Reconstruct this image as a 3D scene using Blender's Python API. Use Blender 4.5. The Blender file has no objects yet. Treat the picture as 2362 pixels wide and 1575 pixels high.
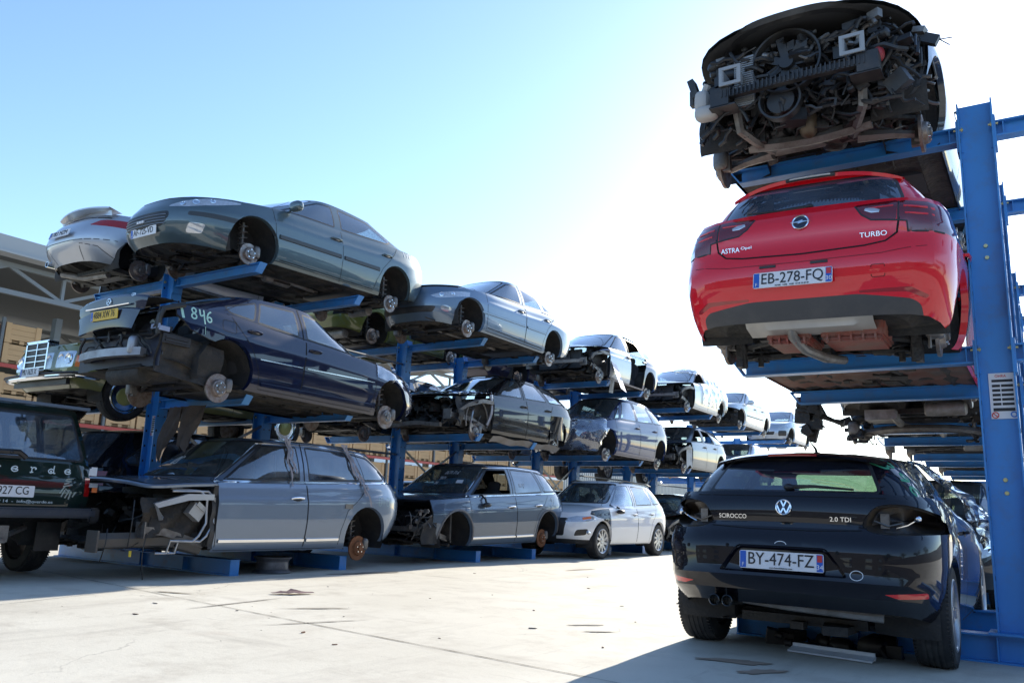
import bpy, bmesh, math, random
from mathutils import Vector, Matrix, noise
from mathutils.bvhtree import BVHTree
rnd = random.Random(7)
R = math.radians
sc = bpy.context.scene
COL = sc.collection

# ------------------------------------------------------------------ camera
cam_d = bpy.data.cameras.new('camera'); cam = bpy.data.objects.new('camera', cam_d); COL.objects.link(cam)
cam_d.sensor_width = 36; cam_d.lens = 1877.9 / 2362 * 36; cam_d.clip_start = .05; cam_d.clip_end = 4000
rt = Vector((0.83878695, 0.54320138, 0.03699603)); up = Vector((0.07966771, -0.18966987, 0.97861044)); fw = Vector((-0.53859958, 0.81789828, 0.20236822))
cam.matrix_world = Matrix(((rt.x, up.x, -fw.x, 0), (rt.y, up.y, -fw.y, 0), (rt.z, up.z, -fw.z, .883), (0, 0, 0, 1)))
sc.camera = cam
# ------------------------------------------------------------------ world and sun
SUN_EL, SUN_AZ = 23.0, -3.3            # azimuth from +Y towards +X
w = bpy.data.worlds.new("World"); sc.world = w; w.use_nodes = True
nt = w.node_tree; bg = nt.nodes['Background']
sky = nt.nodes.new('ShaderNodeTexSky'); sky.sky_type = 'NISHITA'; sky.sun_disc = False
sky.sun_elevation = R(SUN_EL); sky.sun_rotation = R(SUN_AZ); sky.altitude = 50; sky.air_density = 1.0; sky.dust_density = .35; sky.ozone_density = 1.7
wbm = nt.nodes.new('ShaderNodeMix'); wbm.data_type = 'RGBA'; wbm.blend_type = 'MULTIPLY'; wbm.inputs['Factor'].default_value = 1; wbm.inputs['B'].default_value = (.87, .955, 1.05, 1)
nt.links.new(sky.outputs[0], wbm.inputs['A']); nt.links.new(wbm.outputs['Result'], bg.inputs[0]); bg.inputs[1].default_value = 0.15
sd = bpy.data.lights.new('sun', 'SUN'); sd.energy = 5.0; sd.angle = R(.5); sd.color = (1, .93, .80)
sun = bpy.data.objects.new('sun', sd); COL.objects.link(sun)
sv = Vector((math.sin(R(SUN_AZ)) * math.cos(R(SUN_EL)), math.cos(R(SUN_AZ)) * math.cos(R(SUN_EL)), math.sin(R(SUN_EL))))
sun.rotation_euler = sv.to_track_quat('Z', 'Y').to_euler()
sc.view_settings.view_transform = 'Standard'; sc.view_settings.look = 'None'; sc.view_settings.exposure = 1.0; sc.view_settings.gamma = 1
sc.cycles.max_bounces = 6; sc.cycles.transparent_max_bounces = 12; sc.cycles.use_denoising = True
sc.cycles.sample_clamp_indirect = 6

# ------------------------------------------------------------------ materials
MC = {}
def mat(name, col, rough=.5, metal=0., coat=0., coat_r=.04, var=0., vscale=8., dirt=None, dcov=.5, dscale=3., bump=0., bscale=40., spec=.5, sheen=0.):
    if name in MC: return MC[name]
    m = bpy.data.materials.new(name); m.use_nodes = True; N = m.node_tree; n = N.nodes; L = N.links
    b = n['Principled BSDF']; b.inputs['Roughness'].default_value = rough; b.inputs['Metallic'].default_value = metal
    b.inputs['Coat Weight'].default_value = coat; b.inputs['Coat Roughness'].default_value = coat_r
    b.inputs['Specular IOR Level'].default_value = spec
    tc = n.new('ShaderNodeTexCoord'); src = None
    if var > 0:
        nz = n.new('ShaderNodeTexNoise'); nz.inputs['Scale'].default_value = vscale; nz.inputs['Detail'].default_value = 6
        L.new(tc.outputs['Object'], nz.inputs['Vector'])
        mx = n.new('ShaderNodeMix'); mx.data_type = 'RGBA'
        mx.inputs['A'].default_value = tuple(c * (1 - var) for c in col) + (1,); mx.inputs['B'].default_value = tuple(min(1, c * (1 + var)) for c in col) + (1,)
        L.new(nz.outputs['Fac'], mx.inputs['Factor']); src = mx.outputs['Result']
    if dirt:
        nz = n.new('ShaderNodeTexNoise'); nz.inputs['Scale'].default_value = dscale; nz.inputs['Detail'].default_value = 9; nz.inputs['Roughness'].default_value = .68
        L.new(tc.outputs['Object'], nz.inputs['Vector'])
        cr = n.new('ShaderNodeMapRange'); cr.inputs['From Min'].default_value = .62 - dcov * .35; cr.inputs['From Max'].default_value = .80 - dcov * .2
        L.new(nz.outputs['Fac'], cr.inputs['Value'])
        mx = n.new('ShaderNodeMix'); mx.data_type = 'RGBA'
        if src: L.new(src, mx.inputs['A'])
        else: mx.inputs['A'].default_value = tuple(col) + (1,)
        mx.inputs['B'].default_value = tuple(dirt) + (1,); mxf = n.new('ShaderNodeMath'); mxf.operation = 'MULTIPLY'; mxf.inputs[1].default_value = min(1, dcov * 1.3)
        L.new(cr.outputs['Result'], mxf.inputs[0]); L.new(mxf.outputs[0], mx.inputs['Factor']); src = mx.outputs['Result']
        rr = n.new('ShaderNodeMapRange'); rr.inputs['To Min'].default_value = rough; rr.inputs['To Max'].default_value = max(rough, .75)
        L.new(mxf.outputs[0], rr.inputs['Value']); L.new(rr.outputs['Result'], b.inputs['Roughness'])
        if coat > 0:
            cw = n.new('ShaderNodeMapRange'); cw.inputs['To Min'].default_value = coat; cw.inputs['To Max'].default_value = coat * .35
            L.new(mxf.outputs[0], cw.inputs['Value']); L.new(cw.outputs['Result'], b.inputs['Coat Weight'])
    if src: L.new(src, b.inputs['Base Color'])
    else: b.inputs['Base Color'].default_value = tuple(col) + (1,)
    if bump > 0:
        nz = n.new('ShaderNodeTexNoise'); nz.inputs['Scale'].default_value = bscale; nz.inputs['Detail'].default_value = 5
        L.new(tc.outputs['Object'], nz.inputs['Vector'])
        bp = n.new('ShaderNodeBump'); bp.inputs['Strength'].default_value = bump; bp.inputs['Distance'].default_value = .02
        L.new(nz.outputs['Fac'], bp.inputs['Height']); L.new(bp.outputs['Normal'], b.inputs['Normal'])
    MC[name] = m; return m

def paint(name, col, metal=.55, dirt=(.16, .14, .12), dcov=.25, rough=.32, coat=1.0, cior=1.6):
    if max(col) < .5: col = tuple(c * .85 for c in col)
    dirt = tuple(min(d, .6 * max(col) + .045) for d in dirt)
    m = mat(name, col, rough=max(rough, .42), metal=metal, coat=coat, coat_r=.022, dirt=dirt, dcov=dcov * .8, dscale=2.3, bump=.01, bscale=2.5, spec=.08)
    m.node_tree.nodes['Principled BSDF'].inputs['Coat IOR'].default_value = cior
    return m

def glassmat(name, tint, dust_sky=.1, dust_sky_col=(.4, .42, .42), ior=1.5, base=(.02, .025, .03)):
    if name in MC: return MC[name]
    m = bpy.data.materials.new(name); m.use_nodes = True; N = m.node_tree; n = N.nodes; L = N.links
    out = n['Material Output']; n.remove(n['Principled BSDF'])
    tr = n.new('ShaderNodeBsdfTransparent'); tr.inputs[0].default_value = tuple(tint) + (1,)
    gl = n.new('ShaderNodeBsdfGlossy'); gl.inputs['Roughness'].default_value = .03; gl.inputs[0].default_value = (.95, .97, 1, 1)
    fr = n.new('ShaderNodeFresnel'); ge = n.new('ShaderNodeNewGeometry'); im = n.new('ShaderNodeMapRange'); im.inputs['To Min'].default_value = ior; im.inputs['To Max'].default_value = 1 / ior
    L.new(ge.outputs['Backfacing'], im.inputs['Value']); L.new(im.outputs['Result'], fr.inputs[0])   # same pane from both sides
    ml = n.new('ShaderNodeMath'); ml.operation = 'MULTIPLY_ADD'; ml.inputs[1].default_value = 2.0; ml.inputs[2].default_value = .12; ml.use_clamp = True
    L.new(fr.outputs[0], ml.inputs[0])
    mx = n.new('ShaderNodeMixShader'); L.new(ml.outputs[0], mx.inputs[0]); L.new(tr.outputs[0], mx.inputs[1]); L.new(gl.outputs[0], mx.inputs[2])
    df = n.new('ShaderNodeBsdfDiffuse'); df.inputs[0].default_value = tuple(dust_sky_col) + (1,)
    tc = n.new('ShaderNodeTexCoord'); nz = n.new('ShaderNodeTexNoise'); nz.inputs['Scale'].default_value = 3.5; nz.inputs['Detail'].default_value = 8
    L.new(tc.outputs['Object'], nz.inputs['Vector'])
    mr = n.new('ShaderNodeMapRange'); mr.inputs['From Min'].default_value = .3; mr.inputs['From Max'].default_value = .75; mr.inputs['To Min'].default_value = dust_sky * .4; mr.inputs['To Max'].default_value = dust_sky * 1.7
    L.new(nz.outputs['Fac'], mr.inputs['Value'])
    m2 = n.new('ShaderNodeMixShader'); L.new(mr.outputs['Result'], m2.inputs[0]); L.new(mx.outputs[0], m2.inputs[1]); L.new(df.outputs[0], m2.inputs[2])
    L.new(m2.outputs[0], out.inputs[0]); MC[name] = m; return m

M_UNDER = mat('underbody_dirt', (.022, .021, .020), rough=.75, var=.5, vscale=6, dirt=(.09, .072, .055), dcov=.5, dscale=4, bump=.6, bscale=25)
M_LINER = mat('arch_liner_plastic', (.02, .02, .021), rough=.8, dirt=(.07, .06, .05), dcov=.45, dscale=5, bump=.3, bscale=60)
M_BLACK = mat('black_plastic', (.018, .018, .02), rough=.45, dirt=(.12, .11, .10), dcov=.35)
M_GAP = mat('shut_gap', (.004, .004, .005), rough=.9)
M_RUBBER = mat('tyre_rubber', (.018, .018, .019), rough=.75, dirt=(.11, .10, .09), dcov=.4, dscale=6)
M_CHROME = mat('chrome', (.82, .83, .85), rough=.12, metal=1)
M_ALU = mat('alloy', (.45, .46, .48), rough=.38, metal=.9, dirt=(.10, .09, .08), dcov=.35, dscale=8)
M_STEEL = mat('worn_steel', (.22, .21, .20), rough=.5, metal=.8, dirt=(.09, .06, .045), dcov=.5, dscale=9)
M_DISC = mat('brake_disc_steel', (.30, .27, .25), rough=.42, metal=.8, dirt=(.16, .085, .05), dcov=.6, dscale=14)
M_RUST = mat('rusty_steel', (.24, .10, .045), rough=.75, metal=.3, var=.4, vscale=20)
M_ENG = mat('engine_grime', (.018, .018, .019), rough=.5, var=.5, vscale=12, dirt=(.07, .06, .05), dcov=.4, dscale=7, bump=.5, bscale=30)
M_HEAT = mat('heat_shield', (.33, .32, .31), rough=.55, metal=.6, dirt=(.14, .12, .10), dcov=.6, dscale=5, bump=.3)
M_RACK = mat('rack_blue_paint', (.035, .235, .60), rough=.38, var=.12, vscale=3, dirt=(.14, .12, .11), dcov=.34, dscale=3.5, coat=.15, coat_r=.3)
M_ZINC = mat('zinc_bolt', (.55, .5, .25), rough=.4, metal=.8)
M_WHITE = mat('white_plate', (.72, .72, .74), rough=.4)
M_INK = mat('black_ink', (.01, .01, .012), rough=.5)
M_EUBLUE = mat('plate_blue', (.01, .10, .48), rough=.4)
M_PRED = mat('plate_red', (.55, .03, .03), rough=.4)
M_LAMP_R = mat('red_lamp_lens', (.32, .006, .008), rough=.08, coat=1)
M_LAMP_O = mat('orange_lamp_lens', (.75, .16, .02), rough=.12, coat=1)
M_LAMP_W = mat('clear_lamp_lens', (.55, .57, .6), rough=.10, metal=.55, coat=1, var=.35, vscale=25)
M_TRIM = mat('interior_trim', (.05, .05, .053), rough=.8)
M_SEAT = mat('seat_cloth', (.04, .04, .045), rough=.9)
M_FILM = glassmat('plastic_film', (.93, .94, .95), dust_sky=.12, dust_sky_col=(.4, .42, .46))
G_CLEAR = glassmat('car_glass', (.62, .70, .70), dust_sky=.09)
G_DUSTY = glassmat('dusty_glass', (.40, .47, .47), dust_sky=.26, dust_sky_col=(.16, .19, .20))
G_DARK = glassmat('privacy_glass', (.10, .12, .14), dust_sky=.22, dust_sky_col=(.14, .19, .27))  # bluish diffuse film paints the sky's reflection onto the panes
M_CONC = None

# ------------------------------------------------------------------ helpers
def props(o, label=None, cat=None, group=None, kind=None):
    if label: o['label'] = label
    if cat: o['category'] = cat
    if group: o['group'] = group
    if kind: o['kind'] = kind
    return o
def empty(name, loc=(0, 0, 0), rz=0, label=None, cat=None, group=None):
    o = bpy.data.objects.new(name, None); o.empty_display_size = .2; COL.objects.link(o)
    o.location = loc; o.rotation_euler = (0, 0, rz); return props(o, label, cat, group)
def obj(name, bm, m, parent=None, smooth=True, angle=35):
    me = bpy.data.meshes.new(name); bm.to_mesh(me); bm.free()
    ms = m if isinstance(m, (list, tuple)) else [m]
    for x in ms: me.materials.append(x)
    if smooth:
        me.polygons.foreach_set('use_smooth', [True] * len(me.polygons)); me.set_sharp_from_angle(angle=R(angle))
    o = bpy.data.objects.new(name, me); COL.objects.link(o)
    if parent: o.parent = parent
    return o
def copy_tree(o, parent=None):
    c = o.copy(); COL.objects.link(c)
    if parent: c.parent = parent
    for ch in list(o.children): copy_tree(ch, c)
    return c
def BM(): return bmesh.new()
def box(bm, c, s, rot=None, mi=0, taper=1.0):
    vs = []
    for dz in (-1, 1):
        for dx, dy in ((-1, -1), (1, -1), (1, 1), (-1, 1)):
            k = taper if dz > 0 else 1
            v = Vector((dx * s[0] / 2 * k, dy * s[1] / 2 * k, dz * s[2] / 2))
            if rot is not None: v = rot @ v
            vs.append(bm.verts.new(v + Vector(c)))
    for f in ((0, 3, 2, 1), (4, 5, 6, 7), (0, 1, 5, 4), (1, 2, 6, 5), (2, 3, 7, 6), (3, 0, 4, 7)):
        bm.faces.new([vs[i] for i in f]).material_index = mi
def tube(bm, pts, r, n=8, cap=True, mi=0):
    pts = [Vector(p) for p in pts]; rings = []
    rs = r if isinstance(r, (list, tuple)) else [r] * len(pts)
    u = None
    for i, p in enumerate(pts):
        t = (pts[min(i + 1, len(pts) - 1)] - pts[max(i - 1, 0)])
        if t.length < 1e-9: t = Vector((0, 0, 1))
        t.normalize()
        if u is None: u = t.orthogonal().normalized()
        else:
            u = u - t * u.dot(t)
            u = u.normalized() if u.length > 1e-6 else t.orthogonal().normalized()
        v = t.cross(u)
        rings.append([bm.verts.new(p + (u * math.cos(a * 2 * math.pi / n) + v * math.sin(a * 2 * math.pi / n)) * rs[i]) for a in range(n)])
    for a, b in zip(rings, rings[1:]):
        for k in range(n): bm.faces.new((a[k], a[(k + 1) % n], b[(k + 1) % n], b[k])).material_index = mi
    if cap:
        bm.faces.new(rings[0][::-1]).material_index = mi; bm.faces.new(rings[-1]).material_index = mi
def lathe(bm, prof, M, n=32, mi=0, close=True):
    """prof: list of (axial, radius); M: matrix mapping local x=axis"""
    rings = []
    for a, r in prof:
        rings.append([bm.verts.new(M @ Vector((a, r * math.cos(k * 2 * math.pi / n), r * math.sin(k * 2 * math.pi / n)))) for k in range(n)])
    for a, b in zip(rings, rings[1:]):
        for k in range(n): bm.faces.new((a[k], a[(k + 1) % n], b[(k + 1) % n], b[k])).material_index = mi
    if close:
        bm.faces.new(rings[0][::-1]).material_index = mi; bm.faces.new(rings[-1]).material_index = mi
def prism(bm, poly, z0, z1, M=None, mi=0):
    """poly 2D -> extruded along local z"""
    M = M or Matrix()
    a = [bm.verts.new(M @ Vector((x, y, z0))) for x, y in poly]; b = [bm.verts.new(M @ Vector((x, y, z1))) for x, y in poly]
    n = len(poly)
    bm.faces.new(a[::-1]).material_index = mi; bm.faces.new(b).material_index = mi
    for k in range(n): bm.faces.new((a[k], a[(k + 1) % n], b[(k + 1) % n], b[k])).material_index = mi
def ellipsoid(bm, c, s, rot=None, mi=0, e=1.0, nu=14, nv=9):
    rings = []
    def pw(v): return math.copysign(abs(v) ** e, v)
    for j in range(nv + 1):
        ph = -math.pi / 2 + math.pi * j / nv
        ring = []
        for i in range(nu):
            th = 2 * math.pi * i / nu
            v = Vector((pw(math.cos(ph)) * pw(math.cos(th)) * s[0], pw(math.cos(ph)) * pw(math.sin(th)) * s[1], pw(math.sin(ph)) * s[2]))
            if rot is not None: v = rot @ v
            ring.append(bm.verts.new(v + Vector(c)))
        rings.append(ring)
    for a, b in zip(rings, rings[1:]):
        for k in range(nu): bm.faces.new((a[k], a[(k + 1) % nu], b[(k + 1) % nu], b[k])).material_index = mi
    bmesh.ops.remove_doubles(bm, verts=[v for r_ in (rings[0], rings[-1]) for v in r_], dist=1e-5)
def sheet(bm, grid, mi=0):
    V = [[bm.verts.new(p) for p in row] for row in grid]
    for a, b in zip(V, V[1:]):
        for k in range(len(a) - 1): bm.faces.new((a[k], a[k + 1], b[k + 1], b[k])).material_index = mi
    return V
def interp(pts, x):
    if x <= pts[0][0]: return pts[0][1]
    for (a, va), (b, vb) in zip(pts, pts[1:]):
        if x <= b: return va + (vb - va) * (x - a) / max(1e-9, b - a)
    return pts[-1][1]
def smooth_pts(pts, n=6):
    """Catmull-Rom densify (monotone x)"""
    out = []
    P = [pts[0]] + list(pts) + [pts[-1]]
    for i in range(1, len(P) - 2):
        p0, p1, p2, p3 = P[i - 1], P[i], P[i + 1], P[i + 2]
        for k in range(n):
            t = k / n; x = p1[0] + (p2[0] - p1[0]) * t
            m1 = (p2[1] - p0[1]) / max(1e-6, p2[0] - p0[0]) * (p2[0] - p1[0]); m2 = (p3[1] - p1[1]) / max(1e-6, p3[0] - p1[0]) * (p2[0] - p1[0])
            h = (2 * t**3 - 3 * t**2 + 1) * p1[1] + (t**3 - 2 * t**2 + t) * m1 + (-2 * t**3 + 3 * t**2) * p2[1] + (t**3 - t**2) * m2
            out.append((x, h))
    out.append(pts[-1]); return out
_fc = {}
def text_bm(s, size, font_w=1.0):
    cu = bpy.data.curves.new('t', 'FONT'); cu.body = s; cu.size = size; cu.align_x = 'CENTER'; cu.align_y = 'CENTER'; cu.resolution_u = 3; cu.extrude = .0012
    o = bpy.data.objects.new('t', cu); COL.objects.link(o)
    dg = bpy.context.evaluated_depsgraph_get(); me = bpy.data.meshes.new_from_object(o.evaluated_get(dg))
    bm = bmesh.new(); bm.from_mesh(me)
    bpy.data.objects.remove(o); bpy.data.curves.remove(cu); bpy.data.meshes.remove(me)
    return bm
def text(name, s, size, m, M, parent, sx=1.0, bold=0., fit=None):
    """flat lettering; M maps the text plane (x right, y up, z out)"""
    bm = text_bm(s, size)
    if fit:
        xs = [v.co.x for v in bm.verts]; wd = max(xs) - min(xs); cx = (max(xs) + min(xs)) / 2; sx = fit / wd
        for v in bm.verts: v.co.x = (v.co.x - cx)
    for v in bm.verts: v.co.x *= sx
    bmesh.ops.transform(bm, matrix=M, verts=bm.verts)
    return obj(name, bm, m, parent, smooth=False)
# ------------------------------------------------------------------ car shell library
def outline(w, yr, yf, pr, pf, qr, qf, n):
    y0 = (yr + yf) / 2; pts = []
    def quarter(a, p, q):
        o = []; xc = w * .5 ** (1 / p)
        for k in range(40):
            x = xc * k / 40; o.append((x, a * (1 - (x / w) ** p) ** (1 / q)))
        yc = a * .5 ** (1 / q)
        for k in range(41):
            y = yc * (1 - k / 40); o.append((w * (1 - (y / a) ** q) ** (1 / p), y))
        return o
    pts = [(x, y0 - d) for x, d in quarter(y0 - yr, pr, qr)] + [(x, y0 + d) for x, d in quarter(yf - y0, pf, qf)][::-1][1:]
    L = [0]
    for a, b in zip(pts, pts[1:]): L.append(L[-1] + math.hypot(a[0] - b[0], a[1] - b[1]))
    out = []; j = 0
    for k in range(n + 1):
        t = L[-1] * k / n
        while j < len(pts) - 2 and L[j + 1] < t: j += 1
        f = (t - L[j]) / max(1e-9, L[j + 1] - L[j]); f = min(1, max(0, f))
        out.append((pts[j][0] + (pts[j + 1][0] - pts[j][0]) * f, pts[j][1] + (pts[j + 1][1] - pts[j][1]) * f))
    return out
SIDE = [(0, .905), (.04, .935), (.10, .955), (.25, .978), (.42, .995), (.55, .998), (.66, 1.0), (.74, 1.002), (.79, .985), (.90, .968), (.96, .955), (1, .94)]
DEF = dict(W=.905, pr=5.5, pf=4.2, qr=10, qf=6, zlow=[(-3, .22), (3, .22)], side=SIDE, crown=[(-3, .05), (3, .07)], gpr=6, gpf=4.5, gqr=9, gqf=8,
           crownR=.05, N=42, bulge=.025, ra=.36, zh=.32, tyre=.315)
class Car:
    pass
def shell(S):
    s = dict(DEF); s.update(S); C = Car(); C.s = s; N = s['N']; W = s['W']
    zsh = smooth_pts(s['zsh'], 8); roof = smooth_pts(s['roof'], 8); rear = smooth_pts(s['rear'], 6); front = smooth_pts(s['front'], 6)
    wsh = W * interp(s['side'], 1)
    def top(x, y): return interp(zsh, y) + interp(s['crown'], y) * (1 - min(1, abs(x) / wsh) ** 2.2)
    C.top = top
    loops = []
    S_ = [0, .03, .07, .12, .18, .25, .33, .42, .5, .58, .66, .73, .78, .82, .86, .9, .94, .97, 1]
    for q in S_:
        w_ = W * interp(s['side'], q); o = outline(w_, interp(rear, q), interp(front, q), s['pr'], s['pf'], s['qr'], s['qf'], N)
        loops.append((0, [Vector((x, y, interp(s['zlow'], y) * (1 - q) + top(x, y) * q)) for x, y in o]))
    P1 = [(v.x, v.y) for v in loops[-1][1]]
    P2 = outline(s['wG'], s['yRG'], s['yWG'], s['gpr'], s['gpf'], s['gqr'], s['gqf'], N)
    C.P2 = P2
    for q in (.06, .16, .3, .45, .6, .75, .88, 1):
        loops.append((1, [Vector((a[0] + (b[0] - a[0]) * q, a[1] + (b[1] - a[1]) * q, top(a[0] + (b[0] - a[0]) * q, a[1] + (b[1] - a[1]) * q))) for a, b in zip(P1, P2)]))
    base = loops[-1][1]
    P3 = outline(s['wT'], s['yRT'], s['yFT'], s['gpr'], s['gpf'], s['gqr'], s['gqf'], N)
    def rz(x, y): return interp(roof, y) - s['crownR'] * min(1.3, abs(x) / s['wT']) ** 2.5
    C.rz = rz
    for q in (.08, .2, .35, .5, .65, .8, .92, 1):
        b_ = s['bulge'] * math.sin(math.pi * q); row = []
        for b, t in zip(base, P3):
            x = b.x + (t[0] - b.x) * q; y = b.y + (t[1] - b.y) * q; z = b.z + (rz(*t) - b.z) * q
            nx = x / s['wG']; row.append(Vector((x + b_ * nx, y, z + b_ * (.6 if abs(nx) < .8 else 0) * (1 - abs(nx)))))
        loops.append((2, row))
    for q in (.03, .1, .25, .45, .7, .985):
        loops.append((3, [Vector((t[0] * (1 - q), (t[1] - (s['yRT'] + s['yFT']) / 2) * (1 - q) + (s['yRT'] + s['yFT']) / 2, 0)) for t in P3]))
        for v in loops[-1][1]: v.z = rz(v.x, v.y)
    bm = BM(); zl = bm.faces.layers.int.new('zone'); tl = bm.faces.layers.int.new('tag')
    V = []
    for z_, row in loops:
        r_ = [bm.verts.new(v) for v in row]; l_ = [bm.verts.new((-v.x, v.y, v.z)) for v in row[1:-1]][::-1]
        V.append(r_ + l_)
    for j in range(len(V) - 1):
        a, b = V[j], V[j + 1]
        for k in range(len(a)):
            f = bm.faces.new((a[k], a[(k + 1) % len(a)], b[(k + 1) % len(a)], b[k])); f[zl] = loops[j + 1][0]
    f = bm.faces.new(V[-1]); f[zl] = 3
    bm.normal_update()
    C.bm = bm; C.zl = zl; C.tl = tl; C.names = {0: 'body'}
    C.bottom = [(v.x, v.y) for v in loops[0][1]]
    bmt = bm.copy(); bmesh.ops.triangulate(bmt, faces=bmt.faces); C.bvh = BVHTree.FromBMesh(bmt); bmt.free()
    return C
AX = {'x': (1, 2), 'y': (0, 2), 'z': (0, 1)}
def inpoly(p, poly):
    c = False; x, y = p; n = len(poly); j = n - 1
    for i in range(n):
        xi, yi = poly[i]; xj, yj = poly[j]
        if (yi > y) != (yj > y) and x < (xj - xi) * (y - yi) / (yj - yi) + xi: c = not c
        j = i
    return c
def cut(C, poly, axis, pred, tag=None):
    bm = C.bm; a, b = AX[axis]; bm.normal_update()
    x0 = min(p[0] for p in poly) - .01; x1 = max(p[0] for p in poly) + .01; y0 = min(p[1] for p in poly) - .01; y1 = max(p[1] for p in poly) + .01
    def bb(f):
        xs = [v.co[a] for v in f.verts]; ys = [v.co[b] for v in f.verts]
        return max(xs) > x0 and min(xs) < x1 and max(ys) > y0 and min(ys) < y1
    S = [f for f in bm.faces if pred(f, C) and bb(f)]
    n = len(poly)
    for i in range(n):
        p, q = poly[i], poly[(i + 1) % n]
        ex0, ex1 = min(p[0], q[0]) - .002, max(p[0], q[0]) + .002; ey0, ey1 = min(p[1], q[1]) - .002, max(p[1], q[1]) + .002
        near = []
        for f in S:
            xs = [v.co[a] for v in f.verts]; ys = [v.co[b] for v in f.verts]
            if max(xs) >= ex0 and min(xs) <= ex1 and max(ys) >= ey0 and min(ys) <= ey1: near.append(f)
        if not near: continue
        nearset = set(near); rest = [f for f in S if f not in nearset]
        co = Vector((0, 0, 0)); co[a] = p[0]; co[b] = p[1]; no = Vector((0, 0, 0)); no[a] = -(q[1] - p[1]); no[b] = q[0] - p[0]
        if no.length < 1e-7: continue
        no.normalize()
        geom = near + list({e for f in near for e in f.edges}) + list({v for f in near for v in f.verts})
        r_ = bmesh.ops.bisect_plane(bm, geom=geom, dist=1e-5, plane_co=co, plane_no=no)
        S = rest + [g for g in r_['geom'] if isinstance(g, bmesh.types.BMFace)]
    S = [f for f in set(S) if f.is_valid]
    ins = []
    for f in S:
        c = f.calc_center_median()
        if inpoly((c[a], c[b]), poly): ins.append(f)
    if tag is not None:
        t = tagid(C, tag)
        for f in ins: f[C.tl] = t
    return ins
def tagid(C, name):
    for k, v in C.names.items():
        if v == name: return k
    k = len(C.names); C.names[k] = name; return k
def P_side(sd, zones=(0, 1, 2), nx=.3):
    return lambda f, C: f[C.zl] in zones and f.normal.x * sd > nx
def P_end(se, zones=(0, 1, 2), yl=0, ny=-.2):
    return lambda f, C: f[C.zl] in zones and f.calc_center_median().y * se > yl and f.normal.y * se > ny
def P_top(zones=(1,), se=0, yl=0):
    return lambda f, C: f[C.zl] in zones and f.normal.z > .2 and (se == 0 or f.calc_center_median().y * se > yl)
def circ(y, z, r, n=30): return [(y + r * math.cos(2 * math.pi * k / n), z + r * math.sin(2 * math.pi * k / n)) for k in range(n)]
def rpoly(poly, r=.03, n=3):
    out = []; m = len(poly)
    for i in range(m):
        p0, p1, p2 = Vector(poly[i - 1]), Vector(poly[i]), Vector(poly[(i + 1) % m])
        rr = r if not isinstance(r, (list, tuple)) else r[i]
        d0 = (p0 - p1); d2 = (p2 - p1); k = min(rr, d0.length * .45, d2.length * .45)
        if k < 1e-4: out.append(tuple(p1)); continue
        a = p1 + d0.normalized() * k; b = p1 + d2.normalized() * k
        for j in range(n + 1):
            t = j / n; out.append(tuple((1 - t) ** 2 * a + 2 * t * (1 - t) * p1 + t * t * b))
    return out
def inset(poly, d):
    n = len(poly); A = sum(poly[i][0] * poly[(i + 1) % n][1] - poly[(i + 1) % n][0] * poly[i][1] for i in range(n)); sg = 1 if A > 0 else -1
    L = []
    for i in range(n):
        p, q = Vector(poly[i]), Vector(poly[(i + 1) % n]); t = (q - p).normalized(); nn = Vector((-t.y, t.x)) * sg; L.append((p + nn * d, t))
    out = []
    for i in range(n):
        (p, t), (q, u) = L[i - 1], L[i]; den = t.x * u.y - t.y * u.x
        if abs(den) < 1e-4: out.append((q.x, q.y)); continue
        k = ((q.x - p.x) * u.y - (q.y - p.y) * u.x) / den; out.append((p.x + t.x * k, p.y + t.y * k))
    return out
def hit(C, p2, axis, sd, off=0.):
    if axis == 'x': o = Vector((sd * 3, p2[0], p2[1])); d = Vector((-sd, 0, 0))
    elif axis == 'y': o = Vector((p2[0], sd * 6, p2[1])); d = Vector((0, -sd, 0))
    else: o = Vector((p2[0], p2[1], 4)); d = Vector((0, 0, -1))
    h = C.bvh.ray_cast(o, d)
    if h[0] is None: return None, None
    n = h[1] if h[1].dot(d) < 0 else -h[1]
    return h[0] + n * off, n
def ribbon(C, bm, pts, wd, axis='x', sd=1, lift=.0025, step=.04, closed=False, off=0., mi=0, taper=False):
    P = list(pts) + ([pts[0]] if closed else []); Q = []
    for a, b in zip(P, P[1:]):
        l = math.hypot(b[0] - a[0], b[1] - a[1]); n = max(1, int(l / step))
        for k in range(n): Q.append((a[0] + (b[0] - a[0]) * k / n, a[1] + (b[1] - a[1]) * k / n))
    Q.append(P[-1]); H = []
    for q in Q:
        h, nn = hit(C, q, axis, sd, off)
        if h is not None: H.append((h, nn))
    prev = None
    for i, (h, nn) in enumerate(H):
        t = H[min(i + 1, len(H) - 1)][0] - H[max(0, i - 1)][0]
        if t.length < 1e-6: continue
        t.normalize(); s_ = t.cross(nn).normalized(); k = wd / 2 * (1 if not taper else math.sin(math.pi * (i + .3) / (len(H) - .4)) * .8 + .2)
        row = [bm.verts.new(h + s_ * k + nn * .0012), bm.verts.new(h + s_ * k * .7 + nn * lift), bm.verts.new(h - s_ * k * .7 + nn * lift), bm.verts.new(h - s_ * k + nn * .0012)]
        if prev and (row[1].co - prev[1].co).length < .25:
            for a in range(3): bm.faces.new((prev[a], prev[a + 1], row[a + 1], row[a])).material_index = mi
        prev = row
def lines(C, name, L, wd, m, axis='x', sd=1, lift=.0015, closed=False, parent=None, **k):
    bm = BM()
    for p in L: ribbon(C, bm, p, wd, axis, sd, lift, closed=closed, **k)
    return obj(name, bm, m, parent or C.root)
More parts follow.
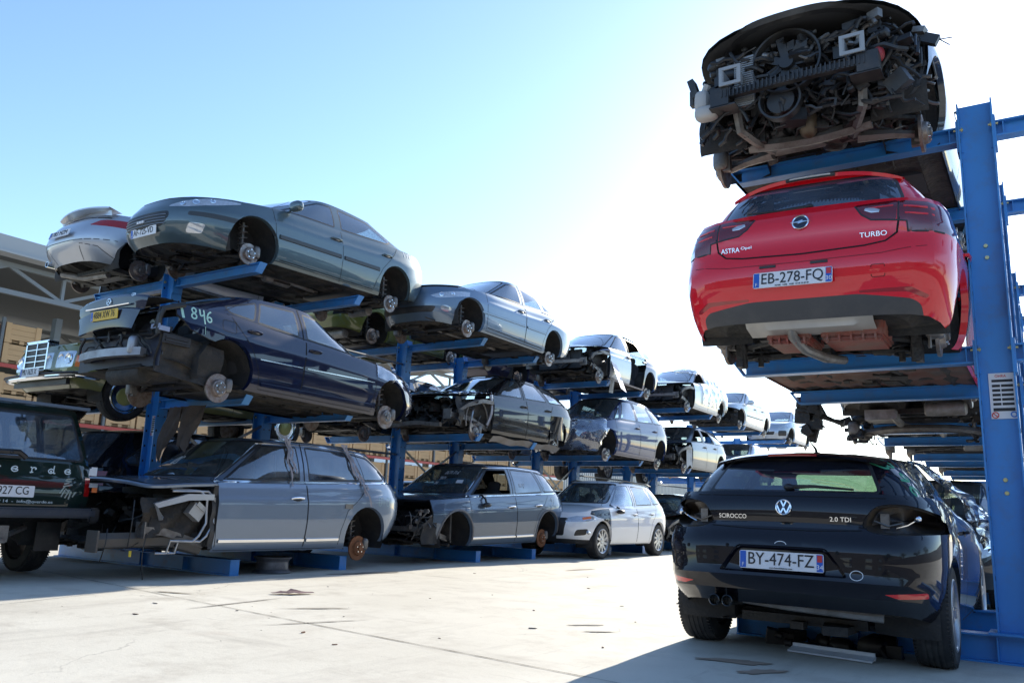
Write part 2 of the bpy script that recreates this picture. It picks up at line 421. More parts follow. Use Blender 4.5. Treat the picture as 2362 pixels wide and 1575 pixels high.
def arches(C, sides=(1, -1), rear=True, front=True, ra=None, zc=None):
    s = C.s; ra = ra or s['ra']; C.lips = []
    hub = s['wb'] / 2
    for sd in sides:
        for yh, on in ((-hub, rear), (hub, front)):
            if not on: continue
            zc_ = s.get('zarch', s['zh'] + .02)
            poly = circ(yh, zc_, ra, 32)
            ins = cut(C, poly, 'x', P_side(sd, (0,), .15))
            bmesh.ops.delete(C.bm, geom=ins, context='FACES')
            es = [e for e in C.bm.edges if len(e.link_faces) == 1 and all(v.co.x * sd > .3 and abs(math.hypot(v.co.y - yh, v.co.z - zc_) - ra) < .012 for v in e.verts)]
            if es:
                r_ = bmesh.ops.extrude_edge_only(C.bm, edges=es); vs = [g for g in r_['geom'] if isinstance(g, bmesh.types.BMVert)]
                for v in vs:
                    d = Vector((0, v.co.y - yh, v.co.z - zc_)); d.normalize(); v.co += Vector((-sd * .045, 0, 0)) - d * .012
def liner(C, root, sides=(1, -1), rear=True, front=True, cut_in=.50):
    s = C.s; hub = s['wb'] / 2; zc = s.get('zarch', s['zh'] + .02); ra = s['ra'] - .004
    for sd in sides:
        for yh, on in ((-hub, rear), (hub, front)):
            if not on: continue
            rows = []; bm = BM()
            for x, k in ((s['W'] - .075, 1.0), (s['W'] - .11, 1.035), (s['W'] * .62, 1.03), (s['W'] * cut_in, .98), (s['W'] * cut_in - .01, .02)):
                rows.append([Vector((sd * x, yh + ra * k * math.cos(R(a)) * (1 + .02 * math.sin(a * .2)), zc + max(-.16, ra * k * math.sin(R(a))))) for a in range(-28, 209, 8)])
            sheet(bm, rows); obj('wheel_arch_liner', bm, M_LINER, root)
def split(C, mats, root, parents=None, skip=()):
    """separate the tagged faces into their own objects"""
    bm = C.bm; C.parts = {}
    for t, nm in sorted(C.names.items()):
        if nm in skip or nm.startswith('~'): continue
        b2 = BM(); vm = {}
        for f in bm.faces:
            if f[C.tl] != t: continue
            vs = []
            for v in f.verts:
                if v not in vm: vm[v] = b2.verts.new(v.co)
                vs.append(vm[v])
            try: b2.faces.new(vs)
            except ValueError: pass
        if not b2.faces: b2.free(); continue
        base = nm.split('#')[0]
        par = root
        if parents and nm in parents and parents[nm] in C.parts: par = C.parts[parents[nm]]
        C.parts[nm] = obj(base, b2, mats.get(nm, mats.get(base, mats['body'])), par, angle=32)
    return C.parts
def inner_shell(C, root, m=None, zones=(0, 1, 2, 3), off=.03, drop=()):
    bm = C.bm.copy(); bm.normal_update(); tl = bm.faces.layers.int['tag']; zl = bm.faces.layers.int['zone']
    kill = [f for f in bm.faces if C.names[f[tl]].startswith('~') or 'window' in C.names[f[tl]] or 'windscreen' in C.names[f[tl]] or C.names[f[tl]] in drop or f[zl] not in zones]
    bmesh.ops.delete(bm, geom=kill, context='FACES')
    mv = [(v, v.co - v.normal * off) for v in bm.verts]
    for v, c in mv: v.co = c
    bmesh.ops.reverse_faces(bm, faces=bm.faces)
    return obj('interior_lining', bm, m or M_TRIM, root)
def seats(root, yf=.1, yr=-.75, z=.28, hw=.38, wheel_side=-1, m=None):
    m = m or M_SEAT
    for x in (-hw, hw):
        bm = BM(); box(bm, (x, yf, z + .13), (.5, .5, .16)); r_ = Matrix.Rotation(R(14), 3, 'X')
        ellipsoid(bm, (x, yf - .32, z + .46), (.24, .08, .36), r_, e=.6); ellipsoid(bm, (x, yf - .42, z + .86), (.13, .05, .10), r_, e=.6)
        obj('seat', bm, m, root)
    bm = BM(); box(bm, (0, yr, z + .14), (1.2, .5, .18)); ellipsoid(bm, (0, yr - .32, z + .42), (.64, .09, .32), Matrix.Rotation(R(16), 3, 'X'), e=.5)
    for x in (-.4, .4): ellipsoid(bm, (x, yr - .4, z + .76), (.12, .05, .08), e=.6)
    obj('rear_seat', bm, m, root)
    bm = BM(); box(bm, (0, yf + .78, z + .50), (1.3, .36, .22), taper=.85); obj('dashboard', bm, M_TRIM, root)
    bm = BM(); c = Vector((wheel_side * hw, yf + .48, z + .52)); M = Matrix.Translation(c) @ Matrix.Rotation(R(-25), 4, 'X') @ Matrix.Rotation(R(90), 4, 'Z')
    tube(bm, [M @ Vector((0, .18 * math.cos(R(a)), .18 * math.sin(R(a)))) for a in range(0, 361, 20)], .014, 6, cap=False); tube(bm, [M @ Vector((0, -.18, 0)), M @ Vector((0, .18, 0))], .02, 6)
    obj('steering_wheel', bm, M_BLACK, root)
def hubface(root, yh, z, sd, x, kind='disc', rd=.15, label=None, tr=.32, tw=.21, spokes=7, rimmat=None, caliper=True, rusty=False, twist=0., cap=None):
    """everything at one hub. x: distance of the outer face from the centre line"""
    M = Matrix.Translation((sd * x, yh, z)) @ (Matrix.Scale(1, 4) if sd > 0 else Matrix.Rotation(R(180), 4, 'Z'))
    if kind == 'disc':
        bm = BM(); lathe(bm, [(-.062, rd), (-.040, rd), (-.040, rd * .62), (-.010, rd * .55), (-.006, rd * .5), (-.006, .035)], M, 36)
        d = obj('brake_disc', bm, M_RUST if rusty else M_DISC, root, angle=30)
        bm = BM(); lathe(bm, [(-.01, .034), (.012, .032), (.018, .026)], M, 20); lathe(bm, [(-.006, rd * .44), (.002, rd * .43)], M, 24)
        obj('wheel_hub', bm, M_STEEL if not rusty else M_RUST, d, angle=30)
        bm = BM()
        for k in range(5):
            a = 2 * math.pi * k / 5 + .3; Mb = M @ Matrix.Translation((0, .056 * math.cos(a), .056 * math.sin(a))); lathe(bm, [(-.01, .0085), (.010, .0085)], Mb, 8)
        obj('wheel_bolts', bm, M_CHROME, d)
        if caliper:
            bm = BM(); ellipsoid(bm, M @ Vector((-.06, (rd * .78), .05)), (.065, .045, .085), e=.5); box(bm, M @ Vector((-.105, rd * .72, .02)), (.06, .05, .13))
            obj('brake_caliper', bm, M_STEEL, root)
        return d
    e = empty('wheel', (0, 0, 0)); e.parent = root
    bm = BM(); w2 = tw / 2; rr = tr * .66
    lathe(bm, [(-tw, rr), (-tw + .005, tr * .9), (-tw + .03, tr * .985), (-tw + .055, tr), (-.05, tr), (-.025, tr * .985), (-.002, tr * .9), (0, rr + .03), (-.008, rr), (-.05, rr - .01), (-tw + .05, rr - .01), (-tw, rr)], M, 48, close=False)
    t = obj('tyre', bm, M_RUBBER, e, angle=25)
    bm = BM()
    for k in range(72):
        a = 2 * math.pi * k / 72; Mk = M @ Matrix.Rotation(a, 4, 'X')
        for xx in (-.03, -tw + .03):
            Mt = Mk @ Matrix.Translation((xx, 0, tr * .966)); Mr = Mt.to_3x3(); box(bm, Mt.translation, (.042, .012, .012), Mr)
    for xx in (-.068, -.068 - (tw - .136) / 3, -.068 - 2 * (tw - .136) / 3, -tw + .068):
        lathe(bm, [(xx - .011, tr * .98), (xx - .011, tr + .004), (xx + .011, tr + .004), (xx + .011, tr * .98)], M, 48, close=False)
    obj('tyre_tread', bm, M_RUBBER, t, angle=25)
    bm = BM(); rm = rimmat or M_ALU
    lathe(bm, [(-.004, rr + .012), (.002, rr + .004), (-.006, rr - .012), (-.02, rr - .022), (-.09, rr - .03), (-tw + .02, rr - .02)], M, 40, close=False)
    if kind == 'steel':
        lathe(bm, [(-.03, rr - .02), (-.035, rr * .8), (-.02, rr * .55), (-.03, rr * .3), (-.012, rr * .22), (-.012, .001)], M, 40, close=False)
    else:
        for k in range(spokes):
            a = 2 * math.pi * k / spokes
            for da in ((-.10, .10) if twist == 0 else (0,)):
                A0 = a + da * .4; A1 = a + da + twist; p0 = (rr * .2); p1 = rr - .012
                def P(r_, an, ax, wv): return M @ Vector((ax, r_ * math.cos(an) - wv * math.sin(an), r_ * math.sin(an) + wv * math.cos(an)))
                wv = .020 if twist == 0 else .03
                q = [P(p0, A0, -.018, -wv), P(p0, A0, -.018, wv), P(p1, A1, -.010, wv * .75), P(p1, A1, -.010, -wv * .75)]
                q2 = [v - (M.to_3x3() @ Vector((.03, 0, 0))) for v in q]; vv = [bm.verts.new(v) for v in q + q2]
                for f in ((0, 1, 2, 3), (7, 6, 5, 4), (0, 4, 5, 1), (1, 5, 6, 2), (2, 6, 7, 3), (3, 7, 4, 0)): bm.faces.new([vv[i] for i in f])
        lathe(bm, [(-.045, rr * .24), (-.012, rr * .24), (-.008, rr * .16), (-.012, rr * .1)], M, 20)
    o = obj('rim', bm, rm, e, angle=30)
    bm = BM(); lathe(bm, [(-.10, rr - .03), (-.10, .03)], M, 30, close=False); lathe(bm, [(-.09, rd), (-.075, rd), (-.075, .05)], M, 30); obj('brake_disc', bm, M_DISC, e)
    if cap:
        bm = BM(); lathe(bm, [(-.02, rr * .56), (-.002, rr * .54), (.006, rr * .4), (.008, .001)], M, 32, close=False); obj('hub_cap', bm, cap, e)
    return e
def underbody(C, root, z=None, seed=1, exhaust=True, tone=None, y0=None, y1=None, tank=True, detail=1.0):
    s = C.s; r_ = random.Random(seed); W = s['W']; hub = s['wb'] / 2; zf = z if z is not None else min(p[1] for p in s['zlow']) + .035
    bs = sorted([(y, x) for x, y in C.bottom]); ya, yb = bs[0][0] + .03, bs[-1][0] - .03
    if y0 is not None: ya = y0
    if y1 is not None: yb = y1
    bm = BM(); rows = []; ny = 70
    for j in range(ny + 1):
        y = ya + (yb - ya) * j / ny; hw = interp(bs, y) - .012
        lim = 1.0
        for yh in (-hub, hub):
            if abs(y - yh) < s['ra'] - .01: lim = .56
        hw = min(hw, W * .93, max(.1, hw)); hw = min(hw, W * .93 * (1 if lim == 1 else .62))
        zz = interp(s['zlow'], y) + .03; row = []
        if abs(y) < hub: zz = zf
        for k in range(29):
            u = -1 + 2 * k / 28; x = u * hw; h = 0
            if abs(u) < .17: h += .10 if y < hub - .2 else .0
            if .30 < abs(u) < .38 or .72 < abs(u) < .80: h -= .022
            if abs(u) > .93: h -= .012
            h += .008 * math.sin(y * 22) * (.38 < abs(u) < .72) + .018 * noise.noise((x * 3, y * 3, seed))
            if hub - .3 < y < hub + .45 or -hub - .25 < y < -hub + .3: h += .05 + .05 * noise.noise((x * 5, y * 5, seed + 3))
            row.append(Vector((x, y, zz + h)))
        rows.append(row)
    sheet(bm, rows); obj('floor_pan', bm, tone or M_UNDER, root)
    for yh in (hub, -hub):
        bm = BM(); box(bm, (0, yh, zf + .02), (W * 1.05, .16, .07)); box(bm, (0, yh - .28, zf + .02), (W * .9, .07, .06))
        for sd in (1, -1):
            tube(bm, [(sd * .30, yh - .22, zf + .01), (sd * (W - .2), yh, zf - .02)], .026, 7); tube(bm, [(sd * .32, yh + .2, zf + .02), (sd * (W - .2), yh + .01, zf - .01)], .022, 7)
            tube(bm, [(sd * .2, yh, zf + .05), (sd * (W - .16), yh, zf + .04)], .02, 7)
        obj('subframe', bm, M_ENG, root)
    if exhaust:
        bm = BM(); p = [(.0, hub - .1, zf + .02), (.02, .6, zf + .03), (-.03, 0, zf + .03), (.02, -.6, zf + .02), (.10, -hub + .1, zf + .03), (.25, -hub - .35, zf + .02)]
        tube(bm, p, .03, 9); lathe(bm, [(-.22, .06), (-.2, .085), (.2, .085), (.22, .06)], Matrix.Translation((.35, -hub - .5, zf + .01)) @ Matrix.Rotation(0, 4, 'X'), 16)
        lathe(bm, [(-.25, .04), (-.22, .065), (.22, .065), (.25, .04)], Matrix.Translation((-.0, .25, zf + .02)) @ Matrix.Rotation(R(90), 4, 'Z'), 14)
        obj('exhaust', bm, M_HEAT, root)
    if tank:
        bm = BM(); ellipsoid(bm, (-.1, -hub + .55, zf + .02), (.52, .26, .07), e=.4); obj('fuel_tank', bm, M_BLACK, root)
    bm = BM()
    for k in range(int(46 * detail)):
        y = r_.uniform(ya + .2, yb - .15); x = r_.uniform(-.55, .55); 
        if k % 3: box(bm, (x, y, zf - .005), (r_.uniform(.03, .16), r_.uniform(.04, .3), r_.uniform(.02, .06)), Matrix.Rotation(r_.uniform(-.2, .2), 3, 'Z'))
        else: tube(bm, [(x, y, zf), (x + r_.uniform(-.1, .1), y + r_.uniform(.1, .5), zf - .01), (x + r_.uniform(-.1, .1), y + r_.uniform(.5, .9) * (1 if y < 0 else -.3), zf)], r_.uniform(.006, .014), 5)
    obj('pipes_and_brackets', bm, M_UNDER, root)
def spring_strut(root, x, y, z, h=.34, r=.055, m=None):
    bm = BM(); P = [(x + r * math.cos(a * .55), y + r * math.sin(a * .55), z + h * a / 60) for a in range(61)]
    tube(bm, P, .009, 6); tube(bm, [(x, y, z - .04), (x, y, z + h)], .022, 8); obj('spring_strut', bm, m or M_STEEL, root)
def clutter(name, root, bx, n, seed, m, size=(.04, .16), tubes=.4):
    """a packed mass of castings, boxes and hoses inside the box bx=(x0,x1,y0,y1,z0,z1)"""
    r_ = random.Random(seed); bm = BM(); x0, x1, y0, y1, z0, z1 = bx
    for k in range(n):
        c = (r_.uniform(x0, x1), r_.uniform(y0, y1), r_.uniform(z0, z1)); rot = Matrix.Rotation(r_.uniform(-.6, .6), 3, r_.choice('XYZ')) @ Matrix.Rotation(r_.uniform(-.5, .5), 3, 'Z'); a = r_.uniform(*size)
        t = r_.random()
        if t < tubes:
            p = Vector(c); P = [p.copy()]; d = Vector((r_.uniform(-1, 1), r_.uniform(-.5, .5), r_.uniform(-.8, .6)))
            for j in range(5): d += Vector((r_.uniform(-.6, .6), r_.uniform(-.5, .5), r_.uniform(-.7, .5))); p = p + d.normalized() * a * .75; p.x = min(x1 + .05, max(x0 - .05, p.x)); p.y = min(y1 + .04, max(y0, p.y)); p.z = min(z1, max(z0 - .05, p.z)); P.append(p.copy())
            tube(bm, P, r_.uniform(.005, .02), 6)
        elif t < tubes + .3: box(bm, c, (a * r_.uniform(.6, 1.6), a * r_.uniform(.5, 1.2), a * r_.uniform(.4, 1.2)), rot)
        elif t < tubes + .48: lathe(bm, [(-a * .5, a * .35), (-a * .4, a * .5), (a * .4, a * .5), (a * .5, a * .3)], Matrix.Translation(c) @ rot.to_4x4(), 14)
        else: ellipsoid(bm, c, (a * .7, a * .6, a * .5), rot, e=.7, nu=10, nv=7)
    return obj(name, bm, m, root)
def plate(root, M, txt, kind='fr', size=(.52, .11), dep='', small=''):
    """M maps plate plane: x right, y up, z out of the car; origin at plate centre"""
    W_, H_ = size; col = {'fr': M_WHITE, 'yellow': mat('yellow_plate', (.72, .45, .03), rough=.45), 'old': M_WHITE, 'es': M_WHITE}[kind]
    bm = BM(); prism(bm, rpoly([(-W_ / 2, -H_ / 2), (W_ / 2, -H_ / 2), (W_ / 2, H_ / 2), (-W_ / 2, H_ / 2)], .012), 0, .006, M); p = obj('number_plate', bm, col, root)
    if kind in ('fr', 'yellow'):
        bm = BM(); prism(bm, [(-W_ / 2 + .004, -H_ / 2 + .004), (-W_ / 2 + .042, -H_ / 2 + .004), (-W_ / 2 + .042, H_ / 2 - .004), (-W_ / 2 + .004, H_ / 2 - .004)], .006, .0075, M); obj('plate_band', bm, M_EUBLUE, p, smooth=False)
        text('plate_letter', 'F', .035, M_WHITE, M @ Matrix.Translation((-W_ / 2 + .023, -H_ / 2 + .022, .0085)), p)
    xo = .0
    if kind == 'fr' and dep:
        bm = BM(); prism(bm, [(W_ / 2 - .042, -H_ / 2 + .004), (W_ / 2 - .004, -H_ / 2 + .004), (W_ / 2 - .004, H_ / 2 - .004), (W_ / 2 - .042, H_ / 2 - .004)], .006, .0075, M); obj('plate_band', bm, M_EUBLUE, p, smooth=False)
        bm = BM(); prism(bm, [(W_ / 2 - .038, .006), (W_ / 2 - .008, .006), (W_ / 2 - .008, H_ / 2 - .008), (W_ / 2 - .038, H_ / 2 - .008)], .0075, .0085, M); obj('plate_crest', bm, M_PRED, p, smooth=False)
        text('plate_number', dep, .042, M_WHITE, M @ Matrix.Translation((W_ / 2 - .023, -.026, .0085)), p)
    text('plate_lettering', txt, H_ * .98, M_INK, M @ Matrix.Translation((xo, .004, .0075)), p, fit=W_ - .115)
    if small: text('plate_small_print', small, .014, M_INK, M @ Matrix.Translation((0, -H_ / 2 + .010, .0076)), p)
    return p
def endM(x, y, z, facing, tilt=0.):
    """frame on a car end: facing -1 = rear (+y forward car), plane x right as seen from outside"""
    rx = Vector((1, 0, 0)) if facing < 0 else Vector((-1, 0, 0)); out = Vector((0, facing, 0)); upv = Vector((0, 0, 1))
    rot = Matrix.Rotation(tilt * (1 if facing < 0 else -1), 3, 'X'); out = rot @ out; upv = rot @ upv
    return Matrix(((rx.x, upv.x, out.x, x), (rx.y, upv.y, out.y, y), (rx.z, upv.z, out.z, z), (0, 0, 0, 1)))
def surfM(C, p2, axis, sd, off=0., rot=0.):
    """frame on the shell surface: x right as seen from outside, y up, z normal"""
    h, n = hit(C, p2, axis, sd, off)
    upv = Vector((0, 0, 1)); upv = (upv - n * n.dot(upv)).normalized(); x = upv.cross(n).normalized()
    M = Matrix(((x.x, upv.x, n.x, h.x), (x.y, upv.y, n.y, h.y), (x.z, upv.z, n.z, h.z), (0, 0, 0, 1)))
    return M @ Matrix.Rotation(rot, 4, 'Z')
def handle(C, root, p2, sd, m, L=.2, parent=None):
    M = surfM(C, p2, 'x', sd); bm = BM()
    P = [M @ Vector((-L / 2, 0, .002)), M @ Vector((-L / 2 + .02, 0, .028)), M @ Vector((0, 0.004, .036)), M @ Vector((L / 2 - .02, 0, .028)), M @ Vector((L / 2, 0, .002))]
    tube(bm, P, [.012, .014, .015, .014, .012], 8); h = obj('door_handle', bm, m, parent or root)
    bm = BM(); ellipsoid(bm, M @ Vector((0, -.004, .0)), (L * .42, .028, .006), M.to_3x3()); obj('handle_recess', bm, M_BLACK, h); return h
def mirror(C, root, p2, sd, m, hang=0.):
    h, n = hit(C, p2, 'x', sd); bm = BM()
    tube(bm, [h, h + Vector((sd * .06, 0, .0)), h + Vector((sd * .13, .01, .03))], .02, 8)
    ellipsoid(bm, h + Vector((sd * .19, .01, .05 - hang)), (.115, .06, .075), e=.75); o = obj('door_mirror', bm, m, root)
    bm = BM(); ellipsoid(bm, h + Vector((sd * .19, -.038, .05 - hang)), (.095, .012, .06), e=.7); obj('mirror_glass', bm, mat('mirror_glass', (.6, .63, .66), rough=.03, metal=1), o); return o
def vshut(C, root, doors, sd, wd=.008):
    return lines(C, 'shut_line', doors, wd, M_GAP, 'x', sd, .0006, parent=root)
# ------------------------------------------------------------------ ground
def concrete():
    m = bpy.data.materials.new('concrete_slab'); m.use_nodes = True; N = m.node_tree; n = N.nodes; L = N.links; b = n['Principled BSDF']
    tc = n.new('ShaderNodeTexCoord')
    def nz(s, d=6, r=.6, sc_=(1, 1, 1), rot=0):
        mp = n.new('ShaderNodeMapping'); mp.inputs['Scale'].default_value = sc_; mp.inputs['Rotation'].default_value[2] = rot
        t = n.new('ShaderNodeTexNoise'); t.inputs['Scale'].default_value = s; t.inputs['Detail'].default_value = d; t.inputs['Roughness'].default_value = r
        L.new(tc.outputs['Object'], mp.inputs[0]); L.new(mp.outputs[0], t.inputs['Vector']); return t.outputs['Fac']
    def ramp(f, a, b_, c0=0., c1=1.):
        r = n.new('ShaderNodeMapRange'); r.inputs['From Min'].default_value = a; r.inputs['From Max'].default_value = b_; r.inputs['To Min'].default_value = c0; r.inputs['To Max'].default_value = c1
        L.new(f, r.inputs['Value']); return r.outputs['Result']
    def mix(f, A, B):
        x = n.new('ShaderNodeMix'); x.data_type = 'RGBA'; L.new(f, x.inputs['Factor'])
        for s_, v in (('A', A), ('B', B)):
            if isinstance(v, tuple): x.inputs[s_].default_value = v + (1,)
            else: L.new(v, x.inputs[s_])
        return x.outputs['Result']
    c = mix(ramp(nz(.35, 8, .65), .35, .68), (.50, .465, .39), (.63, .595, .51))
    c = mix(ramp(nz(2.2, 9, .7), .50, .74, 0, .7), c, (.36, .32, .26))
    c = mix(ramp(nz(.5, 7, .7, (3, .35, 1), .35), .56, .70, 0, .4), c, (.30, .27, .23))
    c = mix(ramp(nz(.8, 6, .6, (.5, 2.2, 1), -.2), .60, .72, 0, .45), c, (.26, .23, .19))
    c = mix(ramp(nz(9, 8, .7, (1, .12, 1), .12), .60, .74, 0, .42), c, (.24, .215, .19))
    c = mix(ramp(nz(7, 8, .75, (.1, 1, 1), .5), .63, .72, 0, .5), c, (.20, .18, .16))
    c = mix(ramp(nz(90, 3, .6), .64, .72, 0, .55), c, (.16, .14, .12))
    v = n.new('ShaderNodeTexVoronoi'); v.feature = 'DISTANCE_TO_EDGE'; v.inputs['Scale'].default_value = .55
    wv = n.new('ShaderNodeVectorMath'); wv.operation = 'ADD'; t2 = n.new('ShaderNodeTexNoise'); t2.inputs['Scale'].default_value = 1.3; t2.inputs['Detail'].default_value = 8
    L.new(tc.outputs['Object'], t2.inputs['Vector']); L.new(t2.outputs['Color'], wv.inputs[0]); L.new(tc.outputs['Object'], wv.inputs[1]); L.new(wv.outputs[0], v.inputs['Vector'])
    cr = ramp(v.outputs['Distance'], .0, .006, 1, 0); mk = ramp(nz(.6, 3), .50, .60)
    mm = n.new('ShaderNodeMath'); mm.operation = 'MULTIPLY'; L.new(cr, mm.inputs[0]); L.new(mk, mm.inputs[1]); m3 = n.new('ShaderNodeMath'); m3.operation = 'MULTIPLY'; m3.inputs[1].default_value = .5; L.new(mm.outputs[0], m3.inputs[0])
    c = mix(m3.outputs[0], c, (.13, .11, .10))
    c = mix(ramp(nz(.9, 5, .5, (1, 1, 1)), .66, .80, 0, .35), c, (.33, .20, .12))
    L.new(c, b.inputs['Base Color']); b.inputs['Roughness'].default_value = .82
    bp = n.new('ShaderNodeBump'); bp.inputs['Strength'].default_value = .35; bp.inputs['Distance'].default_value = .01; L.new(nz(14, 10, .75), bp.inputs['Height']); L.new(bp.outputs['Normal'], b.inputs['Normal'])
    return m
M_CONC = concrete()
bm = BM(); sheet(bm, [[Vector((x, y, 0)) for x in (-1500, -60, 0, 60, 1500)] for y in (-1500, -60, 0, 60, 1500)])
props(obj('ground', bm, M_CONC, smooth=False), kind='structure')
# saw-cut joints: thin dark sealant strips
def joint(P, wd=.012, sd=1):
    r_ = random.Random(sd); bm = BM(); prev = None
    for (a, b) in zip(P, P[1:]):
        a = Vector(a); b = Vector(b); n = max(2, int((b - a).length / .12)); t = (b - a).normalized(); s_ = Vector((-t.y, t.x))
        for k in range(n + 1):
            p = a + (b - a) * k / n + s_ * r_.uniform(-.003, .003); ww = wd * r_.uniform(.3, 1.1)
            row = [bm.verts.new((p.x + s_.x * ww / 2, p.y + s_.y * ww / 2, .004)), bm.verts.new((p.x - s_.x * ww / 2, p.y - s_.y * ww / 2, .004))]
            if prev: bm.faces.new((prev[0], prev[1], row[1], row[0]))
            prev = row
    return props(obj('slab_joint', bm, mat('joint_sealant', (.05, .045, .04), rough=.9), smooth=False), kind='structure')
joint([(-14, 5.75), (-8.07, 4.99), (-4.3, 4.48), (-2.39, 4.25), (2, 3.7)], .013, 1)
joint([(-6.3, 1.0), (-7.05, 3.54), (-7.85, 6.2), (-8.6, 9)], .008, 2)
def stain(x, y, rx, ry, rot, col, seed):
    r_ = random.Random(seed); bm = BM(); n = 40; c = bm.verts.new((0, 0, .0045)); ring = []
    for k in range(n):
        a = 2 * math.pi * k / n; q = .55 + .8 * abs(noise.noise(Vector((math.cos(a) * 1.7, math.sin(a) * 1.7, seed * 3.1)))) + .12 * r_.random(); ring.append(bm.verts.new((rx * q * math.cos(a), ry * q * math.sin(a), .0045)))
    for k in range(n): bm.faces.new((c, ring[k], ring[(k + 1) % n]))
    o = obj('ground_stain', bm, mat('stain_%d' % int(col[0] * 1000), col, rough=.6, var=.3, vscale=9), smooth=False); o.location = (x, y, seed * .0002); o.rotation_euler = (0, 0, rot); props(o, kind='structure')
for k_, q_ in enumerate(((-3.2, 6.1, .22, .035, .9, (.22, .20, .17)), (-2.95, 5.85, .16, .03, .7, (.22, .20, .17)), (-1.75, 5.35, .26, .10, .3, (.33, .25, .19)), (-1.50, 5.12, .20, .07, .9, (.33, .25, .19)), (-7.6, 8.3, .6, .12, 1.4, (.22, .20, .17)), (-6.3, 11.8, .5, .06, 1.5, (.36, .28, .21)), (-5.3, 5.2, .35, .03, .9, (.30, .27, .23)), (-4.7, 4.6, .5, .02, 1.2, (.30, .27, .23)), (-6.0, 4.9, .7, .02, 1.7, (.30, .27, .23)), (-7.0, 5.0, .25, .04, .3, (.30, .27, .23)))): stain(*q_, k_ + 1)
# ------------------------------------------------------------------ cantilever racks
M_CORR = None
def ibeam(bm, p0, p1, h, wd, tf=.012, tw=.009, upv=Vector((0, 0, 1)), mi=0):
    p0 = Vector(p0); p1 = Vector(p1); d = (p1 - p0).normalized(); s_ = d.cross(upv).normalized(); L_ = (p1 - p0).length
    M = Matrix((s_, d, upv)).transposed(); c = (p0 + p1) / 2
    box(bm, c + upv * (h / 2 - tf / 2), (wd, L_, tf), M, mi); box(bm, c - upv * (h / 2 - tf / 2), (wd, L_, tf), M, mi); box(bm, c, (tw, L_, h - 2 * tf - .0006), M, mi)
def arm_mesh(L_):
    """arm along +x from 0; top at z=0; slanted end plate"""
    bm = BM(); h = .125; wd = .11
    ibeam(bm, (.014, 0, -h / 2), (L_ - .10, 0, -h / 2), h, wd)
    # bent end plate: flat tongue over the top, sloping back down to the lower flange
    for y0, y1 in ((-wd / 2, wd / 2),):
        a = [(L_ - .0995, 0), (L_, 0), (L_ - .088, -h), (L_ - .0995, -h), (L_ - .0995, -h + .008), (L_ - .02, -.008), (L_ - .0995, -.008)]
        M = Matrix(((1, 0, 0, 0), (0, 0, -1, 0), (0, 1, 0, 0), (0, 0, 0, 1)))
        prism(bm, a, y0, y1, M)
    box(bm, (.007, 0, -.085), (.014, .15, .25)); box(bm, (.06, 0, -h / 2), (.008, .10, h - .026))
    return bm
